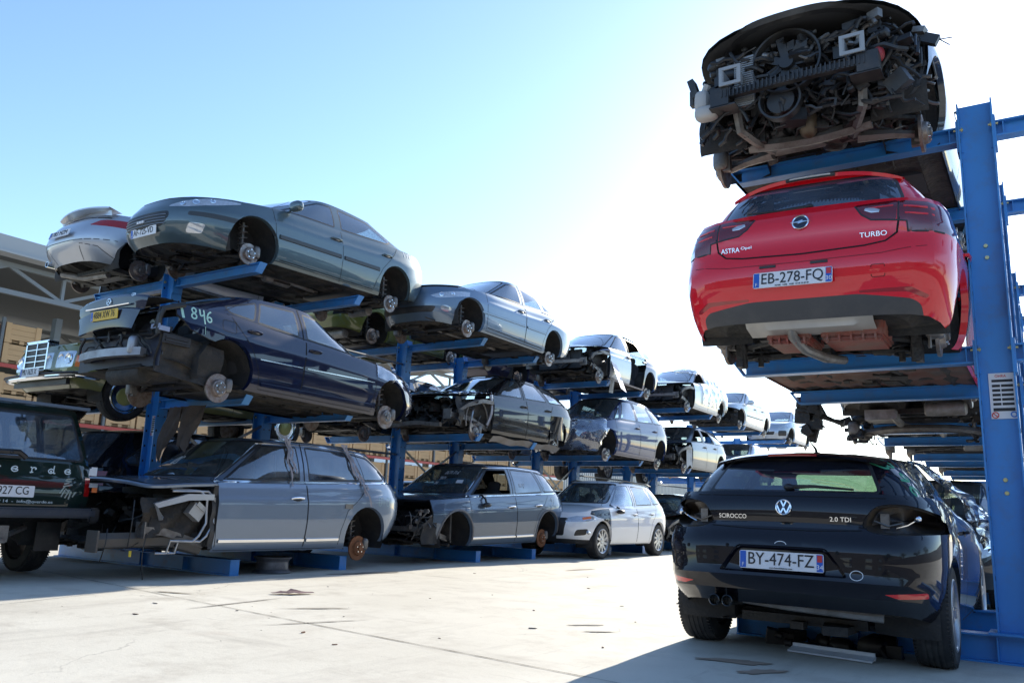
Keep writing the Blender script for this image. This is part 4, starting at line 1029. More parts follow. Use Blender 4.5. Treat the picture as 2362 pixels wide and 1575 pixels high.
def engine_bay(C, r, y0, y1, hw, z0, z1, seed, sd, rail_m=None, fan=True, beam=True, upper=True, n=90, box_=True):
    s = C.s; m = rail_m or M_STEEL
    for s_ in (1, -1):
        bm = BM(); g = []
        for j in range(7):
            y = y0 + (y1 - .25 - y0) * j / 6; g.append([Vector((s_ * (hw - .10 + .05 * math.sin(3 * y + k) + .12 * (abs(y - s['wb'] / 2) < .35) * (-1)), y, z0 + (z1 - .08 - z0) * k / 6)) for k in range(7)])
        sheet(bm, g); obj('inner_wing', bm, M_UNDER, r)
        bm = BM(); tube(bm, [(s_ * (hw - .16), y0, z0 + .02), (s_ * (hw - .17), y0 + .5, z0 + .16), (s_ * (hw - .18), y1 - .1, z0 + .18)], .055, 4); box(bm, (s_ * (hw - .18), y1 - .09, z0 + .18), (.16, .015, .17)); obj('chassis_rail', bm, M_STEEL, r, smooth=False)
        if upper:
            bm = BM(); P = [(s_ * (hw - .02), y0 + .02, z1 - .09), (s_ * (hw - .02), y0 + .35, z1 - .10), (s_ * (hw - .05), y0 + .7, z1 - .2), (s_ * (hw - .12), y1 - .28, z1 - .34)]
            tube(bm, P, [.045, .05, .045, .03], 4); obj('upper_rail', bm, m, r, smooth=True)
    if beam:
        bm = BM(); P = [(x, y1 - .05 + .10 * (1 - (x / hw) ** 2), z0 + .18) for x in [hw * (k / 6 - 1) * .82 for k in range(13)]]; tube(bm, P, .05, 4); obj('crash_beam', bm, m, r)
    if fan:
        bm = BM(); box(bm, (0, y1 - .3, (z0 + z1) / 2), (hw * 1.25, .05, (z1 - z0) * .72)); rad = obj('radiator', bm, M_ENG, r)
        bm = BM(); M = Matrix.Translation((-.08, y1 - .26, (z0 + z1) / 2)) @ Matrix.Rotation(R(90), 4, 'Z'); R_ = (z1 - z0) * .36
        lathe(bm, [(-.03, R_), (.04, R_ * 1.02), (.04, R_ * .96), (-.02, R_ * .93)], M, 30, close=False)
        for k in range(7):
            a = k * 2 * math.pi / 7; box(bm, M @ Vector((0, R_ * .5 * math.cos(a), R_ * .5 * math.sin(a))), (R_ * .8, .012, .07), (M @ Matrix.Rotation(a, 4, 'X')).to_3x3() @ Matrix.Rotation(R(90), 3, 'Z'))
        lathe(bm, [(-.02, R_ * .22), (.03, R_ * .2)], M, 16); obj('fan_shroud', bm, M_BLACK, rad)
    clutter('engine', r, (-hw + .25, hw - .25, y0 + .1, y1 - .38, z0 + .1, z1 - .1), n, seed, M_ENG)
    clutter('loose_hoses', r, (-hw + .02, hw - .02, y0 + .15, y1 - .1, z0 + .05, z1 - .12), n // 3, seed + 5, M_BLACK, (.05, .12), tubes=.8)
    bm = BM(); box(bm, (0, y0 + .0, (z0 + z1) / 2), (hw * 2 - .12, .04, z1 - z0)); obj('firewall', bm, M_UNDER, r)
def cutfront(y, zones=(0,), keep=None, tag='~gone', side=None):
    def fn(C):
        bm = C.bm; poly = [(-1.2, y), (1.2, y), (1.2, 4), (-1.2, 4)]
        ins = cut(C, poly, 'z', lambda f, C_: f[C_.zl] in zones)
        if side: ins = [f for f in ins if f.calc_center_median().x * side > 0 or f.calc_center_median().y > 2.0]
        bmesh.ops.delete(bm, geom=ins, context='FACES')
    return fn
def film_over(C, r, pred, amp=.03, seed=1, name='plastic_film', m=None, off=.02):
    b = C.bm.copy() if C.bm.is_valid else None
    bm = BM(); vm = {}
    for f in C.bm.faces:
        if pred(f):
            vs = []
            for v in f.verts:
                if v not in vm: vm[v] = bm.verts.new(v.co)
                vs.append(vm[v])
            try: bm.faces.new(vs)
            except ValueError: pass
    if b: b.free()
    if not bm.faces: return None
    bmesh.ops.remove_doubles(bm, verts=bm.verts, dist=.004); bmesh.ops.triangulate(bm, faces=bm.faces)
    bmesh.ops.subdivide_edges(bm, edges=[e for e in bm.edges if e.calc_length() > .06], cuts=1); bm.normal_update()
    mv = []
    for v in bm.verts:
        n_ = noise.noise(v.co * 4 + Vector((seed, 0, 0))); n2 = noise.noise(Vector((v.co.x * 3 + v.co.z * 9, v.co.y * 14 - v.co.z * 5, seed)))
        mv.append((v, v.co + v.normal * (off + amp * (abs(n_) + abs(n2) * .9))))
    for v, c in mv: v.co = c
    return obj(name, bm, m or M_FILM, r, angle=65)
def ring_emblem(C, r, p2, axis, sd, kind, rad=.045, parent=None):
    M = surfM(C, p2, axis, sd, .004); bm = BM(); Ml = M @ Matrix.Rotation(R(-90), 4, 'Y')
    lathe(bm, [(0, rad), (.008, rad * .98), (.010, rad * .9), (.008, rad * .82), (0, rad * .80)], Ml, 32, close=False)
    if kind == 'bolt': prism(bm, [(-rad * 1.15, .0), (-.02, .004), (.016, .016), (.014, .005), (rad * 1.15, .001), (.02, -.005), (-.016, -.016), (-.014, -.006), (-rad * 1.15, -.002)], .003, .012, M)
    if kind == 'vw':
        def st(a, b): d = Vector(b) - Vector(a); n_ = Vector((-d.y, d.x)).normalized() * rad * .085; prism(bm, [tuple(Vector(a) + n_), tuple(Vector(a) - n_), tuple(Vector(b) - n_), tuple(Vector(b) + n_)], .002, .008, M)
        q = rad
        st((-q * .33, q * .80), (0, q * .08)); st((q * .33, q * .80), (0, q * .08))
        st((-q * .80, q * .25), (-q * .36, -q * .76)); st((-q * .36, -q * .76), (0, -q * .06)); st((0, -q * .06), (q * .36, -q * .76)); st((q * .36, -q * .76), (q * .80, q * .25))
    if kind == 'star':
        for k in range(3):
            a = R(90 + 120 * k); b1 = R(90 + 120 * k + 60); b2 = R(90 + 120 * k - 60)
            prism(bm, [(rad * .85 * math.cos(a), rad * .85 * math.sin(a)), (rad * .12 * math.cos(b1), rad * .12 * math.sin(b1)), (0, 0), (rad * .12 * math.cos(b2), rad * .12 * math.sin(b2))], .002, .008, M)
    e = obj('emblem', bm, M_CHROME, parent or r, smooth=False)
    if kind in ('bolt', 'vw'):
        bm = BM(); lathe(bm, [(-.003, rad * .85), (.001, rad * .84), (.0015, .001)], Ml, 24, close=False); obj('emblem_disc', bm, mat('emblem_blue_black', (.02, .03, .06), rough=.3), e)
    return e
def lettering(C, r, s, size, p2, axis, sd, m=None, fit=None, name='badge_lettering', off=.004):
    M = surfM(C, p2, axis, sd, off); return text(name, s, size, m or M_CHROME, M, r, fit=fit)

# ================================================================== RIGHT RACK, hero cars
def red_hatch():
    S = dict(W=.915, wb=2.662, pr=7, pf=4, qr=13, qf=6, zlow=[(-2.11, .285), (-1.85, .26), (-1.7, .22), (-1, .20), (1, .19), (2.2, .24)],
             zsh=[(-2.1, 1.035), (-1.8, 1.05), (-1.2, 1.02), (-.3, .97), (.6, .93), (1.2, .90), (1.9, .78), (2.2, .68)],
             rear=[(0, -1.99), (.12, -2.05), (.30, -2.105), (.45, -2.11), (.56, -2.085), (.66, -2.05), (.78, -2.055), (.9, -2.03), (1, -1.97)], front=[(0, 2.1), (.3, 2.2), (.7, 2.19), (1, 2.08)],
             crown=[(-2.1, .03), (-1, .04), (1, .08), (2.2, .1)], wG=.80, yRG=-1.91, yWG=1.05, wT=.60, yRT=-1.72, yFT=.25, roof=[(-1.75, 1.39), (-1.3, 1.45), (-.5, 1.485), (.3, 1.46)], crownR=.07, ra=.36, gpr=5, bulge=.02)
    body = paint('bright_red_paint', (.70, .008, .022), metal=.0, dirt=(.45, .08, .07), dcov=.10, rough=.4)
    def ex(C, r, st):
        bz = lambda yl, zn=(0, 1): (lambda f, C_: f[C_.zl] in zn and f.calc_center_median().y < yl and f.normal.y < .35)
        if st == 'cut2':
            cut(C, rpoly([(-.70, .10), (.70, .10), (.715, .24), (.71, .33), (.66, .36), (.35, .405), (-.35, .405), (-.66, .36), (-.71, .33), (-.715, .24)], .04), 'y', bz(-1.75, (0,)), 'lower_valance')
            cut(C, rpoly([(-.59, .885), (-.585, .80), (-.52, .745), (-.40, .725), (0, .712), (.40, .725), (.52, .745), (.585, .80), (.59, .885), (.60, 1.2), (-.60, 1.2)], .03), 'y', bz(-1.75), 'tailgate')
            for s_ in (1, -1):
                k = lambda p: rpoly([(s_ * x, z) for x, z in p], .018)
                cut(C, k([(.335, 1.03), (.595, 1.04), (.59, .885), (.44, .905), (.38, .95)]), 'y', bz(-1.7), 'tail_light_inner#%d' % s_)
                cut(C, k([(.605, 1.035), (.76, 1.02), (.96, .99), (.96, .80), (.80, .80), (.655, .80), (.65, .87), (.603, .88)]), 'y', bz(-1.52), 'tail_light#%d' % s_)
                cut(C, k([(.36, .425), (.66, .43), (.76, .38), (.74, .36), (.64, .40), (.36, .41)]), 'y', bz(-1.7, (0,)), 'reflector#%d' % s_)
        if st == 'post':
            lines(C, 'shut_line', [[(-.605, .90), (-.59, .80), (-.525, .742), (-.40, .722), (0, .709), (.40, .722), (.525, .742), (.59, .80), (.605, .90)]], .013, M_GAP, 'y', -1, .002, parent=r)
            for s_ in (1, -1): lines(C, 'lamp_edge', [[(s_ * .335, 1.02), (s_ * .38, .945), (s_ * .44, .90), (s_ * .60, .88), (s_ * .65, .87), (s_ * .655, .80), (s_ * .85, .80)], [(s_ * .60, .88), (s_ * .60, 1.03)]], .012, M_BLACK, 'y', -1, .003, parent=r)
            for s_ in (1, -1):
                bm = BM(); ribbon(C, bm, [(s_ * .63, .985), (s_ * .80, .965)], .02, 'y', -1, .004); ribbon(C, bm, [(s_ * .64, .93), (s_ * .80, .915)], .014, 'y', -1, .004); ribbon(C, bm, [(s_ * .42, .99), (s_ * .57, .995)], .012, 'y', -1, .004); obj('lamp_stripe', bm, mat('bright_red_lens', (.7, .01, .02), rough=.1, coat=1), C.parts['tail_light#%d' % s_])
                bm = BM(); ribbon(C, bm, [(s_ * .40, .985), (s_ * .49, .96)], .045, 'y', -1, .004, taper=True); obj('reversing_lens', bm, M_LAMP_W, C.parts['tail_light_inner#%d' % s_])
            ring_emblem(C, r, (-.01, .945), 'y', -1, 'bolt', .058)
            lettering(C, r, 'TURBO', .048, (.45, .80), 'y', -1, fit=.165); lettering(C, r, 'ASTRA', .05, (-.50, .80), 'y', -1, fit=.135); lettering(C, r, 'Sports Tourer', .03, (-.36, .805), 'y', -1, fit=.11) if False else lettering(C, r, 'Opel', .03, (-.385, .808), 'y', -1, fit=.075)
            h, n = hit(C, (-.05, .53), 'y', -1, .012); plate(r, endM(-.05, h.y - .015, .535, -1, R(-6)), 'EB-278-FQ', 'fr', dep='30', small='SOGIR   OPEL   ALES   04 66 52 89 89')
            bm = BM()
            for x in (-.22, .12): box(bm, hit(C, (x, .635), 'y', -1, .001)[0], (.11, .012, .018))
            obj('plate_lamps', bm, M_BLACK, r)
            lines(C, 'tow_eye_cover', [rpoly([(.44, .50), (.52, .50), (.52, .58), (.44, .58)], .012)], .004, M_GAP, 'y', -1, .0008, closed=True, parent=r)
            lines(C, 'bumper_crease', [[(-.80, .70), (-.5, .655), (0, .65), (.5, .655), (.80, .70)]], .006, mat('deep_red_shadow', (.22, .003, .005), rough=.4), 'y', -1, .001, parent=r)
            # roof spoiler lip and third brake lamp
            bm = BM(); g = []
            for k in range(-12, 13):
                x = k / 12 * .59; yb_ = -1.80 + .12 * (abs(x) / .59) ** 3; zt = C.rz(x, -1.6); g.append([Vector((x, -1.55, zt - .0)), Vector((x, yb_ + .06, zt - .012)), Vector((x, yb_, zt - .035)), Vector((x, yb_ + .012, zt - .058)), Vector((x * .98, -1.70, zt - .052))])
            sheet(bm, g); obj('roof_spoiler', bm, body, r)
            bm = BM(); P = [Vector((x, -1.800 + .12 * (abs(x) / .59) ** 3 - .002, C.rz(x, -1.6) - .046)) for x in [k / 6 * .17 for k in range(-6, 7)]]; tube(bm, P, .014, 6); obj('brake_light_surround', bm, M_BLACK, r)
            bm = BM(); tube(bm, [p + Vector((0, -.009, .001)) for p in P[1:-1]], .008, 6); obj('high_brake_light', bm, M_LAMP_W, r)
            bm = BM(); p0 = hit(C, (.02, 1.09), 'y', -1, .02)[0]; tube(bm, [p0, hit(C, (-.2, 1.085), 'y', -1, .022)[0], hit(C, (-.42, 1.10), 'y', -1, .02)[0]], [.014, .009, .006], 6); ellipsoid(bm, p0, (.03, .025, .02)); obj('rear_wiper', bm, M_BLACK, r)
            # lower hangings: heat shield, red plastic tank side panels, exhaust
            bm = BM(); g = [[Vector((x, -1.98 + .02 * math.sin(x * 9), .30)), Vector((x, -1.93, .25 - .02 * (abs(x) < .3))), Vector((x, -1.78, .21))] for x in [k / 10 * .42 for k in range(-10, 11)]]; sheet(bm, g); obj('heat_shield', bm, mat('bare_heat_shield', (.50, .48, .45), rough=.5, metal=.3, var=.15), r)
            redp = mat('red_overspray_panel', (.30, .05, .03), rough=.6, dirt=(.20, .15, .12), dcov=.7, dscale=5, bump=.2)
            for x, w_ in ((-.16, .30), (.26, .40)):
                bm = BM(); box(bm, (x, -1.60, .25), (w_, .42, .15), taper=1.08); box(bm, (x, -1.62, .165), (w_ * .95, .40, .03))
                for q in range(5): box(bm, (x + (q - 2) * w_ * .19, -1.82, .17), (.012, .05, .05))
                bmesh.ops.bevel(bm, geom=list(bm.edges), offset=.012, segments=2, affect='EDGES'); obj('spare_wheel_well', bm, redp, r)
            bm = BM(); tube(bm, [(-.12, -1.90, .26), (-.12, -1.84, .19), (-.07, -1.72, .12), (.03, -1.5, .09), (.05, -1.0, .16)], .034, 10); obj('tailpipe', bm, M_HEAT, r)
            for s_ in (1, -1):
                spring_strut(r, s_ * .50, -1.30, .12, .20, .06, M_ENG); bm = BM(); box(bm, (s_ * .62, -1.40, .16), (.05, .12, .20)); tube(bm, [(s_ * .60, -1.45, .28), (s_ * .60, -1.40, .06)], .03, 8); tube(bm, [(s_ * .62, -1.33, .15), (s_ * .3, -1.2, .18)], .03, 6); obj('trailing_arm', bm, M_ENG, r)
                bm = BM(); ellipsoid(bm, (s_ * .73, -1.47, .29), (.06, .06, .09), e=.4); box(bm, (s_ * .73, -1.525, .29), (.11, .03, .045)); tube(bm, [(s_ * .70, -1.51, .23), (s_ * .70, -1.51, .13)], .012, 6); obj('brake_caliper', bm, M_STEEL, r)
            bm = BM(); clx = random.Random(5)
            for k in range(16): box(bm, (-.72 + clx.uniform(-.10, .10), 1.25 + clx.uniform(-.1, .15), -.06 + clx.uniform(-.16, .16)), (clx.uniform(.06, .16), clx.uniform(.05, .14), clx.uniform(.05, .16)), Matrix.Rotation(clx.uniform(-.5, .5), 3, 'Y'))
            tube(bm, [(-.62, 1.25, -.02), (-.50, 1.24, -.07), (-.40, 1.24, -.10)], [.03, .022, .034], 8); tube(bm, [(-.66, 1.22, -.10), (-.58, 1.2, -.14)], .012, 6); obj('hanging_gearbox_mount', bm, M_ENG, r)
            redu = mat('red_tinted_floor', (.16, .055, .035), rough=.7, dirt=(.09, .08, .07), dcov=.7, dscale=3, bump=.4)
            bm = BM(); sheet(bm, [[Vector((x, y, .212 + (.012 * math.sin(x * 31) + .01 * math.sin(y * 17)) * (abs(x) < .76))) for x in [k / 14 * .84 for k in range(-14, 15)]] for y in [(-.98 + .07 * j) for j in range(28)]]); obj('floor_pan', bm, redu, r)
    doors = [([(.98, .22), (1.0, .6), (1.0, .93), (.85, 1.0), (.35, 1.46), (-.08, 1.5), (-.07, .96), (-.10, .6), (-.10, .22)], 'front_door'), ([(-.11, .22), (-.11, .6), (-.08, .96), (-.09, 1.5), (-.8, 1.46), (-1.25, 1.12), (-1.2, 1.0), (-1.0, .7), (-.95, .4), (-.9, .22)], 'rear_door')]
    wins = [([('b', .88), ('t', .28), ('t', -.02), ('b', -.02)], 'front_door_window', 'front_door'), ([('b', -.14), ('t', -.14), ('t', -.85, -.01), ('b', -1.15, .05), ('b', -1.1)], 'rear_door_window', 'rear_door')]
    return gen('hatchback_car', 'bright red hatchback seen from behind on the right rack', 'car', S, (-1.30, 7.56, 1.955), 'away', body, 1, doors, wins, (.62, .52, .97, 1.40), (.63, .545, 1.07, 1.335), hubz=(.20, .24), hubx=.79, rd=.14, roll=R(1.4), pitch=R(.3),
               mats={'tail_light': mat('dark_red_lens', (.12, .004, .01), rough=.06, coat=1), 'tail_light_inner': mat('dark_red_lens', (.12, .004, .01)), 'lower_valance': mat('grey_valance', (.06, .06, .064), rough=.6, dirt=(.13, .12, .11), dcov=.4), 'reflector': M_LAMP_R, 'rear_window': G_DARK},
               handles=(((.05, .86), body), ((-.98, .88), body)), mir=(.78, 1.0), seed=11, extra=ex, tank=False, exhaust=False)
def black_hatch():
    S = dict(W=.905, wb=2.578, pr=5.0, pf=4, qr=8, qf=6, zlow=[(-2.12, .365), (-1.9, .35), (-1.65, .30), (-1, .18), (1, .18), (2.1, .24)],
             zsh=[(-2.12, 1.02), (-1.8, 1.05), (-1.2, 1.04), (-.3, .97), (.6, .92), (1.2, .88), (1.8, .77), (2.1, .68)],
             rear=[(0, -1.99), (.06, -2.03), (.12, -2.095), (.20, -2.10), (.235, -2.125), (.30, -2.105), (.50, -2.10), (.62, -2.07), (.70, -2.00), (.74, -1.985), (.80, -1.99), (.92, -1.97), (1, -1.93)], front=[(0, 2.0), (.3, 2.12), (.7, 2.1), (1, 2.0)],
             crown=[(-2.1, .03), (-1, .03), (1, .07), (2.1, .09)], wG=.76, yRG=-1.83, yWG=.98, wT=.58, yRT=-1.60, yFT=.2, roof=[(-1.65, 1.33), (-1.2, 1.375), (-.5, 1.405), (.25, 1.38)], crownR=.055, ra=.35, gpr=4.5, tyre=.325, bulge=.03)
    body = paint('black_violet_paint', (.0035, .003, .008), metal=.0, dirt=(.03, .028, .04), dcov=.16, rough=.35, cior=1.48)
    gl = glassmat('rear_glass_green', (.13, .20, .175), dust_sky=.09, dust_sky_col=(.12, .13, .22))
    def ex(C, r, st):
        bz = lambda yl, zn=(0, 1): (lambda f, C_: f[C_.zl] in zn and f.calc_center_median().y < yl and f.normal.y < .4)
        if st == 'cut2':
            hole = []
            for s_ in (1, -1):
                p = smooth2([(.47, .865), (.49, .92), (.55, .985), (.66, 1.005), (.78, .985), (.88, .935), (.93, .87), (.90, .835), (.80, .825), (.66, .815), (.53, .828), (.47, .865)], 3)
                hole += cut(C, [(s_ * x, z) for x, z in p[:-1]], 'y', bz(-1.45), None)
            bmesh.ops.delete(C.bm, geom=hole, context='FACES')
            ins = cut(C, rpoly([(-.275, .725), (.275, .725), (.40, .555), (-.40, .555)], .03), 'y', bz(-1.9, (0,)), None)
            r_ = bmesh.ops.inset_region(C.bm, faces=ins, thickness=.02, depth=-.028, use_even_offset=True)
            cut(C, rpoly([(-.45, .842), (.45, .842), (.45, .872), (-.45, .872)], .008), 'y', bz(-1.8, (0,)), 'tailgate_strip')
            for s_ in (1, -1): cut(C, rpoly([(s_ * .585, .475), (s_ * .80, .490), (s_ * .80, .455), (s_ * .66, .452)], .012), 'y', bz(-1.6, (0,)), 'reflector#%d' % s_)
            cut(C, rpoly([(-.57, 1.045), (.57, 1.045), (.50, 1.34), (-.50, 1.34)], .04), 'y', lambda f, C_: False, None)
        if st == 'post':
            for s_ in (1, -1):
                bm = BM(); g = []
                p = smooth2([(.47, .865), (.49, .92), (.55, .985), (.66, 1.005), (.78, .985), (.86, .935), (.885, .87), (.86, .835), (.80, .825), (.66, .815), (.53, .828), (.47, .865)], 3)
                for q, dy in ((1.0, .0), (.96, .05), (.85, .14), (.5, .17), (.02, .18)):
                    row = []
                    for x, z in p:
                        h = hit(C, (s_ * min(x, .80), z), 'y', -1)[0]; y_ = (h.y if h is not None else -1.9) + (max(0, x - .72)) * 1.3; cx, cz = .67, .905
                        row.append(Vector((s_ * (cx + (x - cx) * q), y_ + dy + (.02 if q == 1 else 0), cz + (z - cz) * q)))
                    g.append(row)
                sheet(bm, g); obj('lamp_cavity', bm, mat('lamp_cavity_primer', (.03, .026, .028), rough=.45, dirt=(.18, .12, .05), dcov=.45, dscale=9), r)
                bm = BM(); ellipsoid(bm, (s_ * .76, -1.80, .92), (.022, .03, .022)); tube(bm, [(s_ * .76, -1.78, .92), (s_ * .70, -1.80, .88), (s_ * .64, -1.84, .86)], .005, 5); obj('loose_bulb_holder', bm, M_CHROME, r)
                bm = BM(); box(bm, (s_ * .58, -1.84, .90), (.05, .03, .09)); tube(bm, [(s_ * .52, -1.87, .90), (s_ * .60, -1.86, .87), (s_ * .68, -1.86, .89)], .006, 5); obj('lamp_bracket', bm, M_STEEL, r)
            ring_emblem(C, r, (0, .965), 'y', -1, 'vw', .052)
            lettering(C, r, 'SCIROCCO', .040, (-.335, .90), 'y', -1, fit=.185); lettering(C, r, '2.0 TDI', .04, (.345, .90), 'y', -1, fit=.125)
            plate(r, endM(0, -2.092, .632, -1, R(-4)), 'BY-474-FZ', 'fr', dep='34', small='www.bussolchabrier.com')
            for x0, z0_, rx, rz_ in ((.0, .735, .035, .018), (.445, .575, .036, .028)):
                pts = [(x0 + rx * math.cos(R(a)), z0_ + rz_ * math.sin(R(a))) for a in range(0 if z0_ < .7 else -5, 361 if z0_ < .7 else 186, 15)]; lines(C, 'chalk_ring', [pts], .004, mat('white_marker', (.75, .78, .8)), 'y', -1, .0015, parent=r, step=.01)
            bm = BM()
            for x in (-.56, -.43, -.36, .33, .42, .60):
                if abs(x) in (.43, .42): continue
            for x, z in ((-.62, .70), (-.34, .715), (.34, .70), (.62, .70)):
                M = surfM(C, (x, z), 'y', -1, .001) @ Matrix.Rotation(R(-90), 4, 'Y'); lathe(bm, [(0, .012), (.002, .010), (.001, .001)], M, 14)
            obj('parking_sensors', bm, M_GAP, r)
            for x in (-.43, -.345):
                bm = BM(); M = Matrix.Translation((x, -2.05, .365)) @ Matrix.Rotation(R(-90), 4, 'Z'); lathe(bm, [(-.12, .036), (.06, .036), (.063, .033), (.06, .030), (-.10, .030)], M, 24, close=False); lathe(bm, [(-.05, .03), (-.05, .001)], M, 24, close=False); obj('tailpipe', bm, mat('dark_chrome_tip', (.12, .12, .12), rough=.25, metal=1), r)
            bm = BM(); g = [[Vector((x, -1.98 + .10 * abs(x) ** 3, .435 - .05 * abs(x) ** 2)), Vector((x, -1.98 + .10 * abs(x) ** 3, .40 - .05 * abs(x) ** 2)), Vector((x, -1.86, .37 - .03 * abs(x)))] for x in [k / 12 * .6 for k in range(-12, 13)]]; sheet(bm, g); obj('lower_diffuser', bm, M_BLACK, r)
            bm = BM(); tube(bm, [(-.30, -1.90, .375), (0, -1.92, .355), (.55, -1.88, .33)], .035, 8); obj('rear_silencer', bm, M_HEAT, r)
            # spoiler
            bm = BM(); g = []
            for k in range(-12, 13):
                x = k / 12 * .57; yb_ = -1.73 + .13 * (abs(x) / .57) ** 3; zt = C.rz(x, -1.5); g.append([Vector((x, -1.42, zt + .002)), Vector((x, yb_ + .06, zt - .004)), Vector((x, yb_, zt - .022)), Vector((x, yb_ + .012, zt - .038)), Vector((x * .98, -1.60, zt - .035))])
            sheet(bm, g); obj('roof_spoiler', bm, body, r)
            bm = BM(); P = [Vector((x, -1.738 + .13 * (abs(x) / .57) ** 3, C.rz(x, -1.5) - .026)) for x in [k / 8 * .16 for k in range(-8, 9)]]; tube(bm, P, .0085, 6); obj('high_brake_light', bm, M_LAMP_R, r)
            bm = BM(); tube(bm, [(.02, -1.10, 1.38), (.02, -1.13, 1.41), (.0, -1.20, 1.455)], [.012, .01, .004], 6); ellipsoid(bm, (.02, -1.09, 1.378), (.03, .06, .012)); obj('roof_aerial', bm, M_BLACK, r)
            bm = BM(); p0 = hit(C, (.0, 1.085), 'y', -1, .025)[0]; tube(bm, [p0, hit(C, (.15, 1.09), 'y', -1, .03)[0], hit(C, (.40, 1.078), 'y', -1, .02)[0]], [.016, .011, .006], 6); ellipsoid(bm, p0, (.035, .03, .024)); obj('rear_wiper', bm, M_BLACK, r)
            lines(C, 'tailgate_gap', [[(-.60, 1.038), (.60, 1.038)]], .006, M_GAP, 'y', -1, .001, parent=r)
            lines(C, 'shut_line', [[(-.45, .858), (-.5, .85)], [(.45, .858), (.5, .85)], [(-.47, .838), (-.2, .825), (.2, .825), (.47, .838)]], .007, M_GAP, 'y', -1, .001, parent=r)
            # painted green number running down the rear pillar
            st = strokes('896', .115); ca, sa = math.cos(R(-84)), math.sin(R(-84)); o0 = (-1.60, 1.30)
            L_ = [[(o0[0] + (a * ca - b * sa), o0[1] + (a * sa + b * ca)) for a, b in p] for p in st]
            lines(C, 'painted_number', L_, .021, mat('green_marker', (.06, .36, .20), rough=.6), 'x', 1, .002, parent=r, step=.015)
            # clear film pulled over the right side
            bm = BM(); g = []
            for i in range(26):
                u_ = i / 25; row = []
                for j in range(22):
                    v_ = j / 21; A = Vector((.60 + .03 * u_, -1.12 + 1.9 * u_, 1.34 - .02 * u_)); B = Vector((.99 + .20 * u_ + .06 * math.sin(u_ * 9), -1.05 + 2.0 * u_, .98 - .46 * u_ ** .8)); p = A.lerp(B, v_); p += Vector((.05 * math.sin(math.pi * v_), 0, .05 * math.sin(math.pi * v_)))
                    nn_ = noise.noise(Vector((u_ * 16 + v_ * 3, v_ * 3.5, 2))) + .6 * noise.noise(Vector((u_ * 34, v_ * 9, 5))); p += Vector((.055, 0, .03)) * nn_ * (.4 + v_); row.append(p)
                g.append(row)
            sheet(bm, g); obj('plastic_film', bm, M_FILM, r, angle=50)
    doors = [([(.92, .22), (.95, .6), (.95, .92), (.8, 1.0), (.3, 1.38), (-.42, 1.42), (-.40, .96), (-.44, .6), (-.42, .22)], 'front_door')]
    wins = [([('b', .80), ('t', .22), ('t', -.36), ('b', -.36)], 'front_door_window', 'front_door'), ([('b', -.50), ('t', -.50), ('t', -1.0, -.02), ('b', -1.25, .05), ('b', -1.15)], 'quarter_window', None)]
    return gen('hatchback_car', 'glossy black two-door hatchback parked on the ground beside the right rack, tail lamps missing', 'car', S, (-1.45, 7.46, 0.0), 'away', body, 1, doors, wins, (.60, .50, .94, 1.32), (.57, .46, 1.062, 1.305), hubz=(.325, .325), hubx=.885, kind='wheel', rd=.14,
               hubk=dict(tw=.235, spokes=5), mats={'rear_window': gl, 'windscreen': glassmat('green_screen', (.60, .78, .68), dust_sky=.03), 'tailgate_strip': mat('gloss_black', (.003, .003, .004), rough=.05, coat=1), 'reflector': mat('bright_red_reflector', (.75, .012, .012), rough=.15, coat=1)}, handles=(((-.25, .84), body),), mir=None, seed=12, extra=ex, seatpos=(.0, -.75, .18), exhaust=False)
